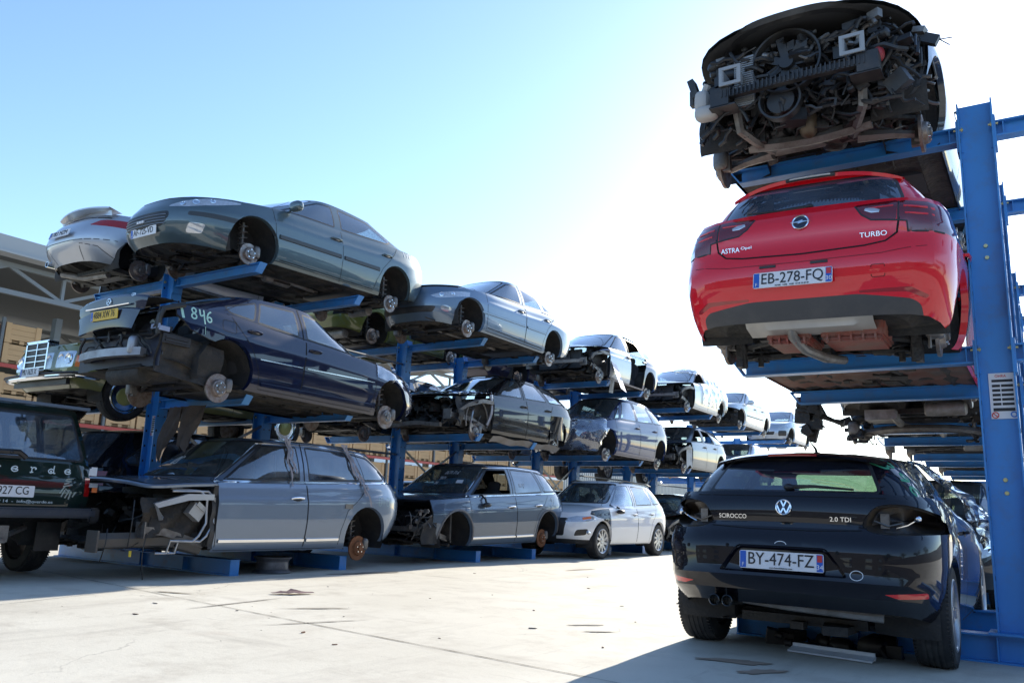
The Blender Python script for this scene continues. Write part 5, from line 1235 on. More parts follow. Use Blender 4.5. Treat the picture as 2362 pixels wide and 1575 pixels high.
def stripped_top():
    S = dict(W=.91, wb=2.7, pr=5, pf=4, qr=9, qf=6, zlow=[(-2.2, .34), (-1.6, .30), (-1, .265), (1, .265), (2.2, .30)], zsh=[(-2.2, .98), (-1.5, 1.02), (-.4, .97), (.6, .94), (1.2, .92), (1.8, .86), (2.15, .80), (2.25, .76)],
             rear=[(0, -2.1), (.3, -2.2), (.7, -2.2), (1, -2.1)], front=[(0, 2.15), (.3, 2.24), (.7, 2.25), (1, 2.18)], crown=[(-2, .04), (1, .08), (2.2, .14)], wG=.82, yRG=-1.9, yWG=1.1, wT=.62, yRT=-1.5, yFT=.25, roof=[(-1.5, 1.40), (-.5, 1.45), (.3, 1.43)], ra=.37)
    body = paint('dark_blue_grey_paint', (.05, .065, .08), dcov=.15)
    def ex(C, r, st):
        if st == 'cut': cutfront(1.72, (0,))(C); bmesh.ops.delete(C.bm, geom=[f for f in C.bm.faces if f[C.zl] == 0 and f.calc_center_median().y > .98 and f.calc_center_median().x > 0], context='FACES')
        if st == 'post':
            # bonnet underside rim
            bm = BM(); g = []
            for k in range(-14, 15):
                u_ = k / 14; x = .70 * u_; yf = 2.20 - .62 * abs(u_) ** 3.2; z = C.top(x, min(yf, 2.2)); g.append([Vector((x, yf + .012, z + .004)), Vector((x, yf - .01, z - .035)), Vector((x * .96, yf - .05, z - .045)), Vector((x * .95, yf - .06, z - .02))])
            sheet(bm, g); obj('bonnet_lip', bm, M_BLACK, r)
            al = mat('pale_primer_bracket', (.27, .29, .31), rough=.5, dirt=(.2, .17, .15), dcov=.3)
            for x in (-.43, .43):
                bm = BM(); y = 2.17; z = .555
                for dx, dz, sx_, sz in ((-.07, 0, .025, .15), (.07, 0, .025, .15), (0, .0625, .115, .025), (0, -.0625, .115, .025)): box(bm, (x + dx, y, z + dz), (sx_, .012, sz))
                box(bm, (x - .055, y - .18, z), (.012, .36, .10)); box(bm, (x + .055, y - .18, z), (.012, .36, .10)); obj('crash_box_flange', bm, al, r)
            bm = BM(); P = [(x, 2.10 + .03 * (1 - (x / .6) ** 2), .425) for x in [k / 8 * .52 for k in range(-8, 9)]]; tube(bm, P, .036, 4)
            for k in range(-16, 17):
                box(bm, (k / 16 * .5, 2.15 + .02 * (1 - (k / 16) ** 2), .43), (.010, .012, .06))
            obj('lower_crossmember', bm, M_BLACK, r)
            for s_ in (1, -1):
                bm = BM(); box(bm, (s_ * .52, 2.08, .41), (.14, .14, .15)); box(bm, (s_ * .50, 2.07, .335), (.20, .16, .012)); obj('mounting_block', bm, M_BLACK, r)
                bm = BM(); tube(bm, [(s_ * .45, 1.95, .36), (s_ * .44, 1.9, .22), (s_ * .38, 1.75, .19), (s_ * .30, 1.5, .19)], .035, 6); obj('chassis_leg', bm, M_STEEL, r)
                bm = BM(); tube(bm, [(s_ * .32, 1.45, .19), (s_ * .55, 1.40, .18), (s_ * .70, 1.36, .16)], [.05, .035, .03], 6); obj('wishbone', bm, M_STEEL, r)
            bm = BM(); P = [(x, 1.62, .20 - .03 * math.cos(x * 4)) for x in [k / 8 * .45 for k in range(-8, 9)]]; tube(bm, P, .05, 6); box(bm, (0, 1.5, .21), (.7, .2, .05)); obj('front_subframe', bm, M_STEEL, r)
            M = Matrix.Translation((.05, 2.02, .63)) @ Matrix.Rotation(R(90), 4, 'Z'); bm = BM(); R_ = .245
            lathe(bm, [(-.05, R_), (.03, R_ * 1.03), (.03, R_ * .97), (-.04, R_ * .94)], M, 36, close=False)
            for k in range(7):
                a = k * 2 * math.pi / 7; box(bm, M @ Vector((-.02, R_ * .5 * math.cos(a), R_ * .5 * math.sin(a))), (R_ * .8, .012, .06), (M @ Matrix.Rotation(a, 4, 'X')).to_3x3() @ Matrix.Rotation(R(90), 3, 'Z'))
            lathe(bm, [(-.03, R_ * .24), (.02, R_ * .22)], M, 16); obj('cooling_fan', bm, M_BLACK, r)
            M = Matrix.Translation((.10, 2.03, .33)) @ Matrix.Rotation(R(90), 4, 'Z'); bm = BM(); lathe(bm, [(-.05, .15), (.03, .155), (.03, .14), (-.03, .13)], M, 30, close=False); lathe(bm, [(-.04, .1), (.0, .1), (.01, .03)], M, 20); obj('lower_fan_ring', bm, M_BLACK, r)
            bm = BM(); box(bm, (.36, 2.03, .55), (.15, .03, .40))
            for k in range(22): box(bm, (.36, 2.05, .365 + k * .0175), (.145, .008, .006))
            obj('intercooler', bm, mat('dull_alloy_fins', (.28, .28, .28), rough=.5, metal=.6), r)
            bm = BM(); ellipsoid(bm, (.70, 1.98, .47), (.06, .09, .10), e=.6); ellipsoid(bm, (.66, 2.03, .36), (.09, .06, .055), e=.6); tube(bm, [(.70, 1.98, .55), (.66, 2.0, .62)], .03, 8); obj('washer_bottle', bm, mat('milky_plastic', (.42, .40, .38), rough=.5), r)
            bm = BM(); box(bm, (.78, 1.96, .62), (.05, .10, .16), Matrix.Rotation(.3, 3, 'Y')); box(bm, (.80, 1.95, .55), (.03, .06, .12)); obj('headlamp_bracket', bm, M_BLACK, r)
            bm = BM(); ellipsoid(bm, (-.57, 2.0, .52), (.045, .05, .06)); obj('red_cap_bulb', bm, mat('dull_red', (.30, .03, .04), rough=.5), r)
            bm = BM(); box(bm, (-.86, 1.80, .66), (.16, .05, .07), Matrix.Rotation(-.5, 3, 'Y')); tube(bm, [(-.94, 1.82, .62), (-1.02, 1.84, .60)], .004, 4); tube(bm, [(-.94, 1.82, .62), (-1.0, 1.80, .57)], .004, 4); obj('loose_bracket', bm, M_BLACK, r)
            bm = BM(); ellipsoid(bm, (-.02, 1.72, .26), (.07, .08, .12), e=.8); obj('oil_filter', bm, mat('brown_metal', (.12, .09, .06), rough=.5, metal=.4), r)
            clutter('engine', r, (-.56, .56, 1.35, 1.88, .24, .80), 330, 31, M_ENG, (.02, .085)); clutter('slam_panel_parts', r, (-.66, .64, 1.80, 2.02, .62, .84), 150, 32, M_BLACK, (.03, .09), .45); clutter('slam_panel_fittings', r, (-.6, .58, 1.95, 2.04, .66, .82), 26, 39, M_STEEL, (.02, .06), .5); clutter('loose_hoses', r, (-.76, .70, 1.75, 2.0, .24, .76), 150, 33, M_BLACK, (.05, .13), .85)
            clutter('gearbox_parts', r, (-.35, .40, 1.3, 1.72, .22, .36), 40, 36, M_ENG, (.06, .15), .3); clutter('wing_fittings', r, (-.84, -.58, 1.5, 1.95, .35, .75), 34, 35, M_STEEL, (.03, .09), .5)
            for s_ in (1, -1):
                bm = BM(); g = [[Vector((s_ * (.60 + .02 * math.sin(k * 2 + j)), 1.0 + .9 * j / 6, .31 + .48 * k / 6)) for k in range(7)] for j in range(7)]; sheet(bm, g); obj('inner_wing', bm, M_UNDER, r)
            bm = BM(); box(bm, (0, 1.02, .62), (1.5, .03, .6)); obj('firewall', bm, M_UNDER, r)
    doors = [([(.95, .22), (1.0, .6), (1.0, .93), (.85, 1.0), (.35, 1.42), (-.12, 1.46), (-.1, .96), (-.12, .6), (-.12, .22)], 'front_door')]
    wins = [([('b', .88), ('t', .28), ('t', -.05), ('b', -.05)], 'front_door_window', 'front_door'), ([('b', -.2), ('t', -.2), ('t', -.9), ('b', -1.2)], 'rear_door_window', None)]
    return gen('stripped_car', 'dark car with its front bumper and lamps stripped away, highest on the right rack', 'car', S, (-1.33, 7.67, 3.575), 'toward', body, -1, doors, wins, (.64, .54, 1.0, 1.36), (.6, .5, 1.05, 1.36), hubz=(.16, .14), rd=.14, mir=None, handles=(((.02, .85), body),), seed=13, extra=ex, hubx=.80, mats={'bonnet': body}, exhaust=False, uy1=1.55)
# ================================================================== LEFT RACK
XL = -9.17
def seat_in(): pass
ARMZ = (2.163, 3.862)
def navy_saloon():
    S = dict(W=.91, wb=2.854, pr=5, pf=3.6, qr=8, qf=5, zlow=[(-2.5, .42), (-1.9, .32), (-1.5, .2), (-1, .18), (1, .18), (1.8, .19), (2.3, .26)],
             zsh=[(-2.54, .93), (-2.2, .97), (-1.5, 1.00), (-.6, .96), (.5, .91), (1.0, .89), (1.6, .80), (2.0, .70), (2.3, .60)],
             rear=[(0, -2.35), (.3, -2.48), (.7, -2.52), (1, -2.46)], front=[(0, 2.1), (.3, 2.28), (.7, 2.27), (1, 2.15)], crown=[(-2.4, .05), (-1, .04), (.8, .06), (1.8, .11)],
             wG=.81, yRG=-1.98, yWG=.98, wT=.64, yRT=-1.15, yFT=.1, roof=[(-1.25, 1.36), (-.8, 1.41), (-.3, 1.43), (.15, 1.40)], crownR=.055, ra=.36, zh=.34, gpr=4.5, gpf=4, hub=.2)
    body = paint('navy_blue_paint', (.006, .011, .040), metal=.3, dcov=.14, rough=.28)
    def ex(C, r, st):
        if st == 'cut':
            bm = C.bm; ins = cut(C, [(-1.3, .0), (-1.3, .60), (-1.72, .66), (-1.95, .72), (-2.12, .86), (-2.15, 1.3), (-4, 1.3), (-4, 0)], 'x', lambda f, C_: f[C_.zl] in (0, 1) and f.calc_center_median().y < -1.2); bmesh.ops.delete(bm, geom=ins, context='FACES')
            ins = [f for f in bm.faces if f[C.zl] == 1 and f.calc_center_median().y < -2.02 and abs(f.calc_center_median().x) < .72]; bmesh.ops.delete(bm, geom=ins, context='FACES')
        if st == 'post':
            # raised boot lid, hinged at the rear window
            lid = empty('boot_lid', (0, 0, 0)); lid.parent = r
            def T(p): v = Vector((p[0], p[1] + 2.0, p[2] - 1.06)); a = R(-4); v.y *= .62; return Vector((v.x, v.y * math.cos(a) - v.z * math.sin(a) - 1.98, v.y * math.sin(a) + v.z * math.cos(a) + 1.085))
            bm = BM(); g = []
            for k in range(-12, 13):
                u_ = k / 12; x = .66 * u_; c = -.05 * u_ * u_
                g.append([T(q) for q in ((x * .98, -1.98, 1.075 + c), (x, -2.3, 1.06 + c), (x, -2.50 + .05 * u_ * u_, 1.04 + c), (x, -2.66 + .07 * u_ ** 4, 1.03 + c), (x, -2.69 + .07 * u_ ** 4, 1.00 + c), (x * .98, -2.675 + .06 * u_ ** 4, .93 + c), (x * .94, -2.66 + .06 * u_ ** 4, .88 + c), (x * .90, -2.70 + .05 * u_ ** 4, .86 + c), (x * .82, -2.70 + .05 * u_ ** 4, .76 + c), (x * .78, -2.66, .66 + c), (x * .76, -2.63, .655 + c))])
            sheet(bm, g); skin = obj('boot_lid_skin', bm, body, lid)
            bm = BM(); g = [[v.copy() for v in row] for row in [[T((x * .95, -2.02, 1.03)), T((x * .95, -2.4, 1.0)), T((x * .9, -2.60, .95)), T((x * .75, -2.62, .68))] for x in [k / 8 * .66 for k in range(-8, 9)]]]; sheet(bm, g); obj('boot_lid_inner', bm, M_LINER, lid)
            o = T((0, -2.722, .795)); Mp = Matrix(((1, 0, 0, 0), (0, 0, -1, o.y), (0, 1, 0, o.z), (0, 0, 0, 1))) @ Matrix.Rotation(R(4), 4, 'X'); plate(lid, Mp, '4884 XW 76', 'yellow')
            bm = BM(); tube(bm, [T((x, -2.70, .895)) for x in (-.42, 0, .42)], .012, 6); obj('chrome_strip', bm, M_CHROME, lid)
            M = Matrix.Translation(T((0, -2.695, .955))) @ Matrix(((1, 0, 0, 0), (0, 0, -1, 0), (0, 1, 0, 0), (0, 0, 0, 1))); bm = BM(); lathe(bm, [(0, .04), (.006, .038), (.006, .032), (0, .031)], M @ Matrix.Rotation(R(-90), 4, 'Y'), 24, close=False); box(bm, M @ Vector((0, .016, .003)), (.006, .006, .034)); box(bm, M @ Vector((.014, -.008, .003)), (.03, .006, .006), Matrix.Rotation(R(30), 3, 'Y')); box(bm, M @ Vector((-.014, -.008, .003)), (.03, .006, .006), Matrix.Rotation(R(-30), 3, 'Y')); obj('emblem', bm, M_CHROME, lid)
            text('badge_lettering', 'CDI', .045, M_CHROME, Matrix.Translation(T((.46, -2.70, .99))) @ Matrix(((1, 0, 0, 0), (0, 0, -1, 0), (0, 1, 0, 0), (0, 0, 0, 1))), lid)
            # stripped tail: rear panel, spare wheel tub, crash beam
            bm = BM(); g = [[Vector((x, -2.25 + .05 * abs(x), .30 + .09 * j - .02 * (abs(x) > .5))) for x in [k / 8 * .78 for k in range(-8, 9)]] for j in range(5)]; sheet(bm, g); obj('rear_panel', bm, mat('dark_navy_metal', (.012, .016, .035), rough=.5, dirt=(.08, .07, .06), dcov=.4), r)
            bm = BM(); tube(bm, [(x, -2.37 + .09 * (x / .6) ** 2, .43) for x in [k / 6 * .58 for k in range(-6, 7)]], .062, 4); obj('crash_beam', bm, mat('scuffed_aluminium', (.34, .35, .38), rough=.4, metal=.7, dirt=(.15, .14, .13), dcov=.5), r)
            bm = BM(); g = [[Vector((.74 - .03 * math.sin(k), -2.24 + .84 * j / 8, .22 + .46 * k / 6 - (.08 * (j / 8)))) for k in range(7)] for j in range(9)]; sheet(bm, g); obj('side_panel', bm, M_UNDER, r)
            bm = BM(); box(bm, (.79, -2.05, .585), (.02, .34, .10)); box(bm, (.80, -2.05, .60), (.02, .28, .02)); box(bm, (.80, -2.05, .565), (.02, .28, .02)); obj('body_vent', bm, M_BLACK, r)
            bm = BM(); g = [[Vector((x, -2.30 + .87 * j / 6, .26 - .06 * math.sin(math.pi * j / 6) * (abs(x) < .5))) for x in [k / 8 * .72 for k in range(-8, 9)]] for j in range(7)]; sheet(bm, g); obj('boot_floor', bm, M_UNDER, r)
            bm = BM(); tube(bm, [(.86, -2.05, .98), (.80, -2.25, .90), (.78, -2.28, .80), (.76, -2.26, .62)], .03, 6); tube(bm, [(.70, -2.02, 1.0), (.70, -2.24, .92), (.70, -2.28, .66)], .012, 5); tube(bm, [(-.7, -2.28, .66), (.7, -2.28, .62)], .02, 5); obj('boot_aperture_frame', bm, M_BLACK, r)
            bm = BM(); box(bm, (.73, -2.28, .70), (.14, .02, .05)); box(bm, (.80, -2.22, .68), (.02, .12, .05)); obj('lamp_mounting', bm, mat('pale_blue_metal', (.25, .3, .42), rough=.4), r)
            bm = BM(); ellipsoid(bm, (.44, -2.33, .50), (.05, .05, .11), e=.6); obj('crash_beam_end', bm, mat('scuffed_aluminium', (.34, .35, .38)), r)
            clutter('loose_wiring', r, (-.6, .7, -2.3, -2.15, .45, .75), 26, 51, M_BLACK, (.05, .12), .9)
            bm = BM(); tube(bm, [(.56, -1.50, .16), (.60, -1.85, .24), (.45, -2.2, .24)], .03, 8); lathe(bm, [(-.3, .09), (-.27, .11), (.27, .11), (.3, .09)], Matrix.Translation((.2, -2.18, .22)), 16); obj('rear_silencer', bm, M_UNDER, r)
            st = strokes('1846', .125); m_ = mat('pale_green_marker', (.38, .62, .52), rough=.6); paint_strokes(C, 'painted_number', st[:1], (-2.09, .83), 1, .03, m_, r); paint_strokes(C, 'painted_number', st[1:], (-2.06, .85), 1, .018, m_, r)
            lines(C, 'paint_drip', [[(-1.80, .86), (-1.79, .78), (-1.78, .70)]], .006, m_, 'x', 1, .0015, parent=r)
            lines(C, 'fuel_flap_gap', [rpoly([(-1.56, .80), (-1.37, .79), (-1.37, .93), (-1.56, .93)], .035)], .006, M_GAP, 'x', 1, .0008, closed=True, parent=r)
            film_over(C, r, lambda f: f[C.zl] in (0, 1) and f.calc_center_median().x > .1 and f.calc_center_median().y > 1.02 and f.calc_center_median().z > .70 + .10 * noise.noise(f.calc_center_median() * 7), .02, 4, off=.008)
    doors = [([(1.0, .22), (1.03, .6), (1.05, .88), (.90, .97), (.25, 1.40), (-.30, 1.45), (-.27, .96), (-.30, .6), (-.30, .22)], 'front_door'), ([(-.31, .22), (-.31, .6), (-.28, .96), (-.31, 1.45), (-.85, 1.42), (-1.48, 1.06), (-1.40, .95), (-1.12, .66), (-.99, .42), (-.95, .22)], 'rear_door')]
    wins = [([('b', .82), ('t', .10), ('t', -.24), ('b', -.22)], 'front_door_window', 'front_door'), ([('b', -.34), ('t', -.36), ('t', -.93), ('b', -1.02)], 'rear_door_window', 'rear_door'), ([('b', -1.06), ('t', -.97), ('b', -1.46, .10), ('b', -1.42, .01)], 'quarter_window', None)]
    return gen('saloon_car', 'navy blue saloon with 1846 painted on its wing and its boot lid raised', 'car', S, (-8.62, 7.30, 1.935), 'away', body, 1, doors, wins, (.68, .57, .96, 1.37), (.64, .55, 1.06, 1.33), hubz=(.20, .16), hubx=.80, rd=.165, pitch=R(-.9), seed=21, extra=ex,
               exhaust=False, trim=[('chrome_moulding', [[(.98, .62), (-.26, .585)], [(-.34, .583), (-1.0, .565)]], .014, M_CHROME, .01), ('sill_moulding', [[(1.0, .30), (-.93, .28)]], .05, body, .012), ('belt_trim', [[(.85, .945), (-1.45, 1.01)]], .012, M_BLACK, .006)], handles=(((-.13, .83), body), ((-1.10, .87), body)))
def silver_c():
    S = dict(W=.875, wb=2.715, pr=4.5, pf=3.0, qr=7, qf=4.6, zlow=[(-2.3, .34), (-1.7, .24), (-1, .19), (1, .19), (1.7, .19), (2.2, .24)],
             zsh=[(-2.35, .90), (-2.0, .97), (-1.3, .99), (-.4, .94), (.6, .90), (1.0, .88), (1.5, .82), (1.9, .73), (2.15, .64)],
             rear=[(0, -2.28), (.3, -2.36), (.7, -2.37), (1, -2.28)], front=[(0, 2.02), (.25, 2.13), (.5, 2.15), (.8, 2.12), (1, 2.04)], crown=[(-2, .05), (.8, .06), (1.5, .1), (2.1, .11)],
             wG=.79, yRG=-1.85, yWG=.92, wT=.61, yRT=-1.15, yFT=.1, roof=[(-1.2, 1.34), (-.6, 1.41), (-.1, 1.42), (.15, 1.40)], crownR=.055, ra=.355, zh=.33, gpf=3.8, gpr=4.2)
    body = paint('silver_blue_paint', (.17, .24, .33), dcov=.1)
    def ex(C, r, st):
        if st == 'cut2':
            fr = P_end(1, (0,), .5, .1)
            cut(C, rpoly([(-.50, .34), (.50, .34), (.56, .44), (-.56, .44)], .04), 'y', fr, 'grille')
            for s_ in (1, -1):
                cut(C, circ(s_ * .66, .42, .05, 14), 'y', fr, 'fog_light#%d' % s_)
                cut(C, smooth2([(s_ * .46, .62), (s_ * .58, .68), (s_ * .72, .75), (s_ * .82, .80), (s_ * .80, .70), (s_ * .72, .63), (s_ * .58, .585), (s_ * .46, .62)])[:-1], 'y', lambda f, C_: f[C_.zl] in (0, 1) and f.calc_center_median().y > 1.4, 'headlight#%d' % s_)
        if st == 'post':
            bm = BM(); g = []     # dark bonnet front edge sagging open
            for k in range(-12, 13):
                u_ = k / 12; x = .66 * u_; yf = 2.02 - .45 * abs(u_) ** 3; z = C.top(x, min(yf, 2.0)); g.append([Vector((x, yf - .30, C.top(x, yf - .3) + .012)), Vector((x, yf, z + .035)), Vector((x, yf + .012, z + .03)), Vector((x, yf - .03, z - .02)), Vector((x * .95, yf - .1, z - .03))])
            sheet(bm, g); obj('bonnet_edge', bm, M_BLACK, r)
            for s_ in (1, -1):
                bm = BM()
                for x, z, q in ((.60, .655, .04), (.70, .70, .035)):
                    h, n = hit(C, (s_ * x, z), 'y', 1, .001); M = Matrix.Translation(h) @ n.to_track_quat('X', 'Z').to_matrix().to_4x4(); lathe(bm, [(0, q), (.004, q * .8), (.001, q * .7), (.002, .002)], M, 18)
                obj('lamp_reflector', bm, mat('lamp_reflector', (.8, .82, .85), rough=.08, metal=1), C.parts['headlight#%d' % s_])
    doors = [([(.92, .22), (.96, .6), (.98, .88), (.85, .95), (.25, 1.40), (-.28, 1.45), (-.26, .94), (-.28, .6), (-.28, .22)], 'front_door'), ([(-.29, .22), (-.29, .6), (-.27, .94), (-.29, 1.45), (-.85, 1.42), (-1.40, 1.06), (-1.32, .92), (-1.05, .66), (-.93, .42), (-.90, .22)], 'rear_door')]
    wins = [([('b', .76), ('t', .08), ('t', -.22), ('b', -.20)], 'front_door_window', 'front_door'), ([('b', -.32), ('t', -.34), ('t', -.88), ('b', -.98)], 'rear_door_window', 'rear_door'), ([('b', -1.02), ('t', -.93), ('b', -1.42, .08), ('b', -1.36, .01)], 'quarter_window', None)]
    return gen('saloon_car', 'silver-blue saloon on the top arms, right behind the grey-green saloon', 'car', S, (-8.72, 12.10, 3.65), 'toward', body, -1, doors, wins, (.66, .55, .95, 1.36), (.62, .53, 1.03, 1.33), hubz=(.18, .15), hubx=.775, pitch=R(.3), seed=22, extra=ex,
               trim=[('door_moulding', [[(1.10, .52), (-.24, .55)], [(-.32, .55), (-.98, .56)]], .045, mat('satin_moulding', (.20, .24, .28), rough=.25, metal=.5), .013), ('sill_line', [[(.9, .28), (-.88, .27)]], .014, M_GAP), ('belt_trim', [[(.8, .92), (-1.38, .985)]], .010, M_BLACK, .005)], handles=(((-.12, .80), body), ((-1.05, .83), body)), mir=None)
def suv_spec(**k):
    S = dict(W=.955, wb=2.855, pr=5, pf=3.8, qr=9, qf=6, zlow=[(-2.35, .55), (-1.9, .40), (-1.3, .30), (1.2, .30), (1.8, .33), (2.3, .40)],
             zsh=[(-2.3, 1.16), (-1.6, 1.185), (-.6, 1.13), (.5, 1.09), (1.0, 1.08), (1.6, 1.04), (2.1, .98), (2.3, .94)],
             rear=[(0, -2.22), (.3, -2.32), (.6, -2.33), (.85, -2.27), (1, -2.20)], front=[(0, 2.2), (.3, 2.36), (.7, 2.38), (1, 2.28)], crown=[(-2.2, .03), (.6, .05), (1.2, .07), (2.2, .1)],
             wG=.86, yRG=-2.15, yWG=1.16, wT=.68, yRT=-1.72, yFT=.32, roof=[(-1.8, 1.63), (-1.3, 1.675), (-.5, 1.70), (.35, 1.67)], crownR=.055, ra=.405, zh=.36, zarch=.455, gpf=4, gpr=5.5, bulge=.03)
    S.update(k); return S
SUV_D = [([(1.02, .32), (1.08, .7), (1.10, 1.07), (.98, 1.14), (.40, 1.66), (-.30, 1.72), (-.28, 1.1), (-.30, .7), (-.30, .32)], 'front_door'), ([(-.31, .32), (-.31, .7), (-.29, 1.1), (-.31, 1.72), (-1.28, 1.68), (-1.42, 1.15), (-1.28, 1.0), (-1.02, .80), (-.93, .55), (-.91, .32)], 'rear_door')]
SUV_W = [([('b', .92), ('t', .30), ('t', -.22), ('b', -.22)], 'front_door_window', 'front_door'), ([('b', -.36), ('t', -.36), ('t', -1.12), ('b', -1.30)], 'rear_door_window', 'rear_door'), ([('b', -1.36), ('t', -1.18), ('t', -1.52, -.02), ('b', -1.86, .10), ('b', -1.80, .01)], 'quarter_window', None)]
def window_trim(C, r, sd, y0, y1, seq):
    q = wp(C, seq); lines(C, 'chrome_window_trim', [q], .014, M_CHROME, 'x', sd, .008, parent=r, closed=True)
def suv_front():
    body = paint('steel_blue_paint', (.21, .27, .36), dcov=.16)
    def ex(C, r, st):
        if st == 'cut':
            cutfront(1.06, (0,))(C); cut(C, [(-.95, 1.78), (-.80, 1.87), (-.5, 1.94), (0, 1.97), (.5, 1.94), (.80, 1.87), (.95, 1.78), (1.2, 3), (-1.2, 3)], 'z', lambda f, C_: f[C_.zl] == 1, 'bonnet_off')
            bmesh.ops.delete(C.bm, geom=[f for f in C.bm.faces if f[C.tl] == tagid(C, 'bonnet_off')], context='FACES')
        if st == 'post':
            lines(C, 'chrome_window_trim', [wp(C, [('b', 1.02, -.01), ('t', .32, .02), ('t', -.5, .025), ('t', -1.2, .02), ('t', -1.55, .0), ('b', -1.92, .10), ('b', -1.86, -.01)])], .013, M_CHROME, 'x', -1, .008, parent=r, closed=True)
            bm = BM(); P = [Vector((x, y, C.top(min(.85, abs(x)), y) - .03)) for x, y in [(-.93, 1.10), (-.91, 1.5), (-.88, 1.75), (-.78, 1.88), (-.5, 1.95), (0, 1.98), (.5, 1.95), (.78, 1.88), (.88, 1.75), (.91, 1.5)]]; tube(bm, smooth3(P, 4), .024, 6); obj('bonnet_rim', bm, body, r)
            engine_bay(C, r, 1.10, 1.95, .93, .36, 1.0, 61, -1, rail_m=mat('bare_alloy_rail', (.50, .51, .53), rough=.4, metal=.7, dirt=(.2, .18, .15), dcov=.3), fan=False, beam=False, n=40)
            bm = BM(); tube(bm, [(-.62, 2.30, .42), (-.66, 1.9, .43), (-.68, 1.55, .44), (-.72, 1.3, .38), (-.76, 1.12, .32)], [.085, .085, .09, .08, .06], 6); box(bm, (-.62, 2.30, .42), (.20, .02, .22)); obj('front_rail_sleeve', bm, mat('grimy_steel_rail', (.13, .12, .11), rough=.6, metal=.5, dirt=(.16, .13, .10), dcov=.7, bump=.3), r)
            for dx, dy in ((0, 0), (.03, .10)):
                bm = BM(); tube(bm, [(-.88 + dx, 1.62, .96 + dx), (-.90, 1.18 + dy, .97), (-.92, 1.10 + dy, .90), (-.92, 1.08 + dy, .62), (-.92, 1.16 + dy, .48), (-.90, 1.22 + dy, .42), (-.88, 1.48 + dy, .43), (-.86, 1.50 + dy, .30), (-.84, 1.62 + dy, .30)], .014, 8); obj('coolant_pipe', bm, M_ALU, r)
            bm = BM(); box(bm, (-.86, 1.30, .74), (.10, .17, .14), Matrix.Rotation(R(35), 3, 'X')); box(bm, (-.88, 1.26, .80), (.09, .13, .05), Matrix.Rotation(R(35), 3, 'X')); obj('abs_unit', bm, mat('pump_alloy', (.42, .42, .42), rough=.4, metal=.6, dirt=(.1, .09, .08), dcov=.4), r)
            bm = BM(); g = [[Vector((-.94 + .015 * math.sin(k * 2), 1.08 + .06 * j, .34 + .70 * k / 9)) for k in range(10)] for j in range(2)]; sheet(bm, g); obj('wing_edge_panel', bm, M_BLACK, r)
            bm = BM(); g = [[Vector((-.78 + .04 * math.sin(j * 1.3 + k), 1.15 + .75 * j / 10, .46 + .42 * k / 8)) for k in range(9)] for j in range(11)]; sheet(bm, g); obj('inner_arch', bm, M_UNDER, r)
            for a, b_, c in (((-.7, 2.2, .55), (-.78, 2.25, .40), (-.70, 2.24, .22)), ((-.72, 1.95, .85), (-.8, 2.0, .60), (-.74, 1.98, .36)), ((-.75, 1.75, .7), (-.82, 1.85, .30), (-.80, 1.8, .03))):
                bm = BM(); tube(bm, smooth3([a, b_, c]), .006, 5); obj('dangling_wire', bm, M_BLACK, r)
            bm = BM(); tube(bm, [(-.80, 1.98, .33), (-.80, 1.98, .27)], .014, 6); obj('yellow_connector', bm, mat('yellow_plastic', (.7, .5, .03), rough=.5), r)
            st = strokes('0101', .12); paint_strokes(C, 'painted_number', st, (-1.62, .88), -1, .008, mat('faint_green_marker', (.22, .36, .38), rough=.6), r)
            # torn strips of tape hanging over the side
            for y0, n_, ln in ((-.10, 3, .62), (-1.12, 3, 1.0)):
                for q in range(n_):
                    rr_ = random.Random(int(y0 * 100) + q); bm = BM(); g = []; wdt = rr_.uniform(.02, .045); ll = ln * rr_.uniform(.5, 1)
                    for j in range(14):
                        v_ = j / 13; y = y0 + q * .035 - (.30 if ln > .9 else .02) * v_ + .02 * math.sin(v_ * 12 + q); z = 1.69 - ll * v_; h, nn = hit(C, (y, min(z, 1.60)), 'x', -1, .02 + .012 * rr_.random()); row = []
                        for k in range(4): row.append(Vector((h.x - .015 * rr_.random(), y + (k - 1.5) * wdt / 3 * (1 + .4 * math.sin(v_ * 9 + k)), z + .01 * rr_.random())))
                        g.append(row)
                    sheet(bm, g); obj('torn_tape', bm, mat('grey_tape', (.30, .28, .30), rough=.6, var=.3, vscale=20, bump=.3), r, angle=60)
            for z in (0,): 
                bm = BM(); box(bm, hit(C, (-1.03, .86), 'x', -1, .003)[0], (.01, .14, .06)); obj('exposed_handle_seat', bm, M_STEEL, r)
            lines(C, 'screen_writing', [[(x * .9 + .1, z) for x, z in p] for p in [[(a + .05, b + 1.30) for a, b in q] for q in strokes('20', .10)]], .006, mat('white_marker', (.75, .78, .8)), 'y', 1, .004, parent=r)
    return gen('suv_car', 'grey-blue off-roader with its front wing missing and torn tape on the roof', 'car', S := suv_spec(), (-8.88, 7.17, -.01), 'toward', body, -1, SUV_D, SUV_W, (.74, .62, 1.14, 1.63), (.70, .60, 1.22, 1.58), hubz=(None, .30), hubx=.83, rd=.165, hubk=dict(rusty=True), seed=23, extra=ex, arch=(True, False),
               trim=[('chrome_sill_strip', [[(1.0, .425), (-.29, .425)], [(-.33, .425), (-.90, .43)]], .045, M_CHROME, .015), ('belt_chrome', [[(1.0, 1.085), (-1.84, 1.19)]], .012, M_CHROME, .008)], handles=(((-.12, .93), M_CHROME),), mats={'windscreen': G_DUSTY, 'rear_door_window': G_DARK, 'quarter_window': G_DARK}, seatpos=(.05, -.75, .42))
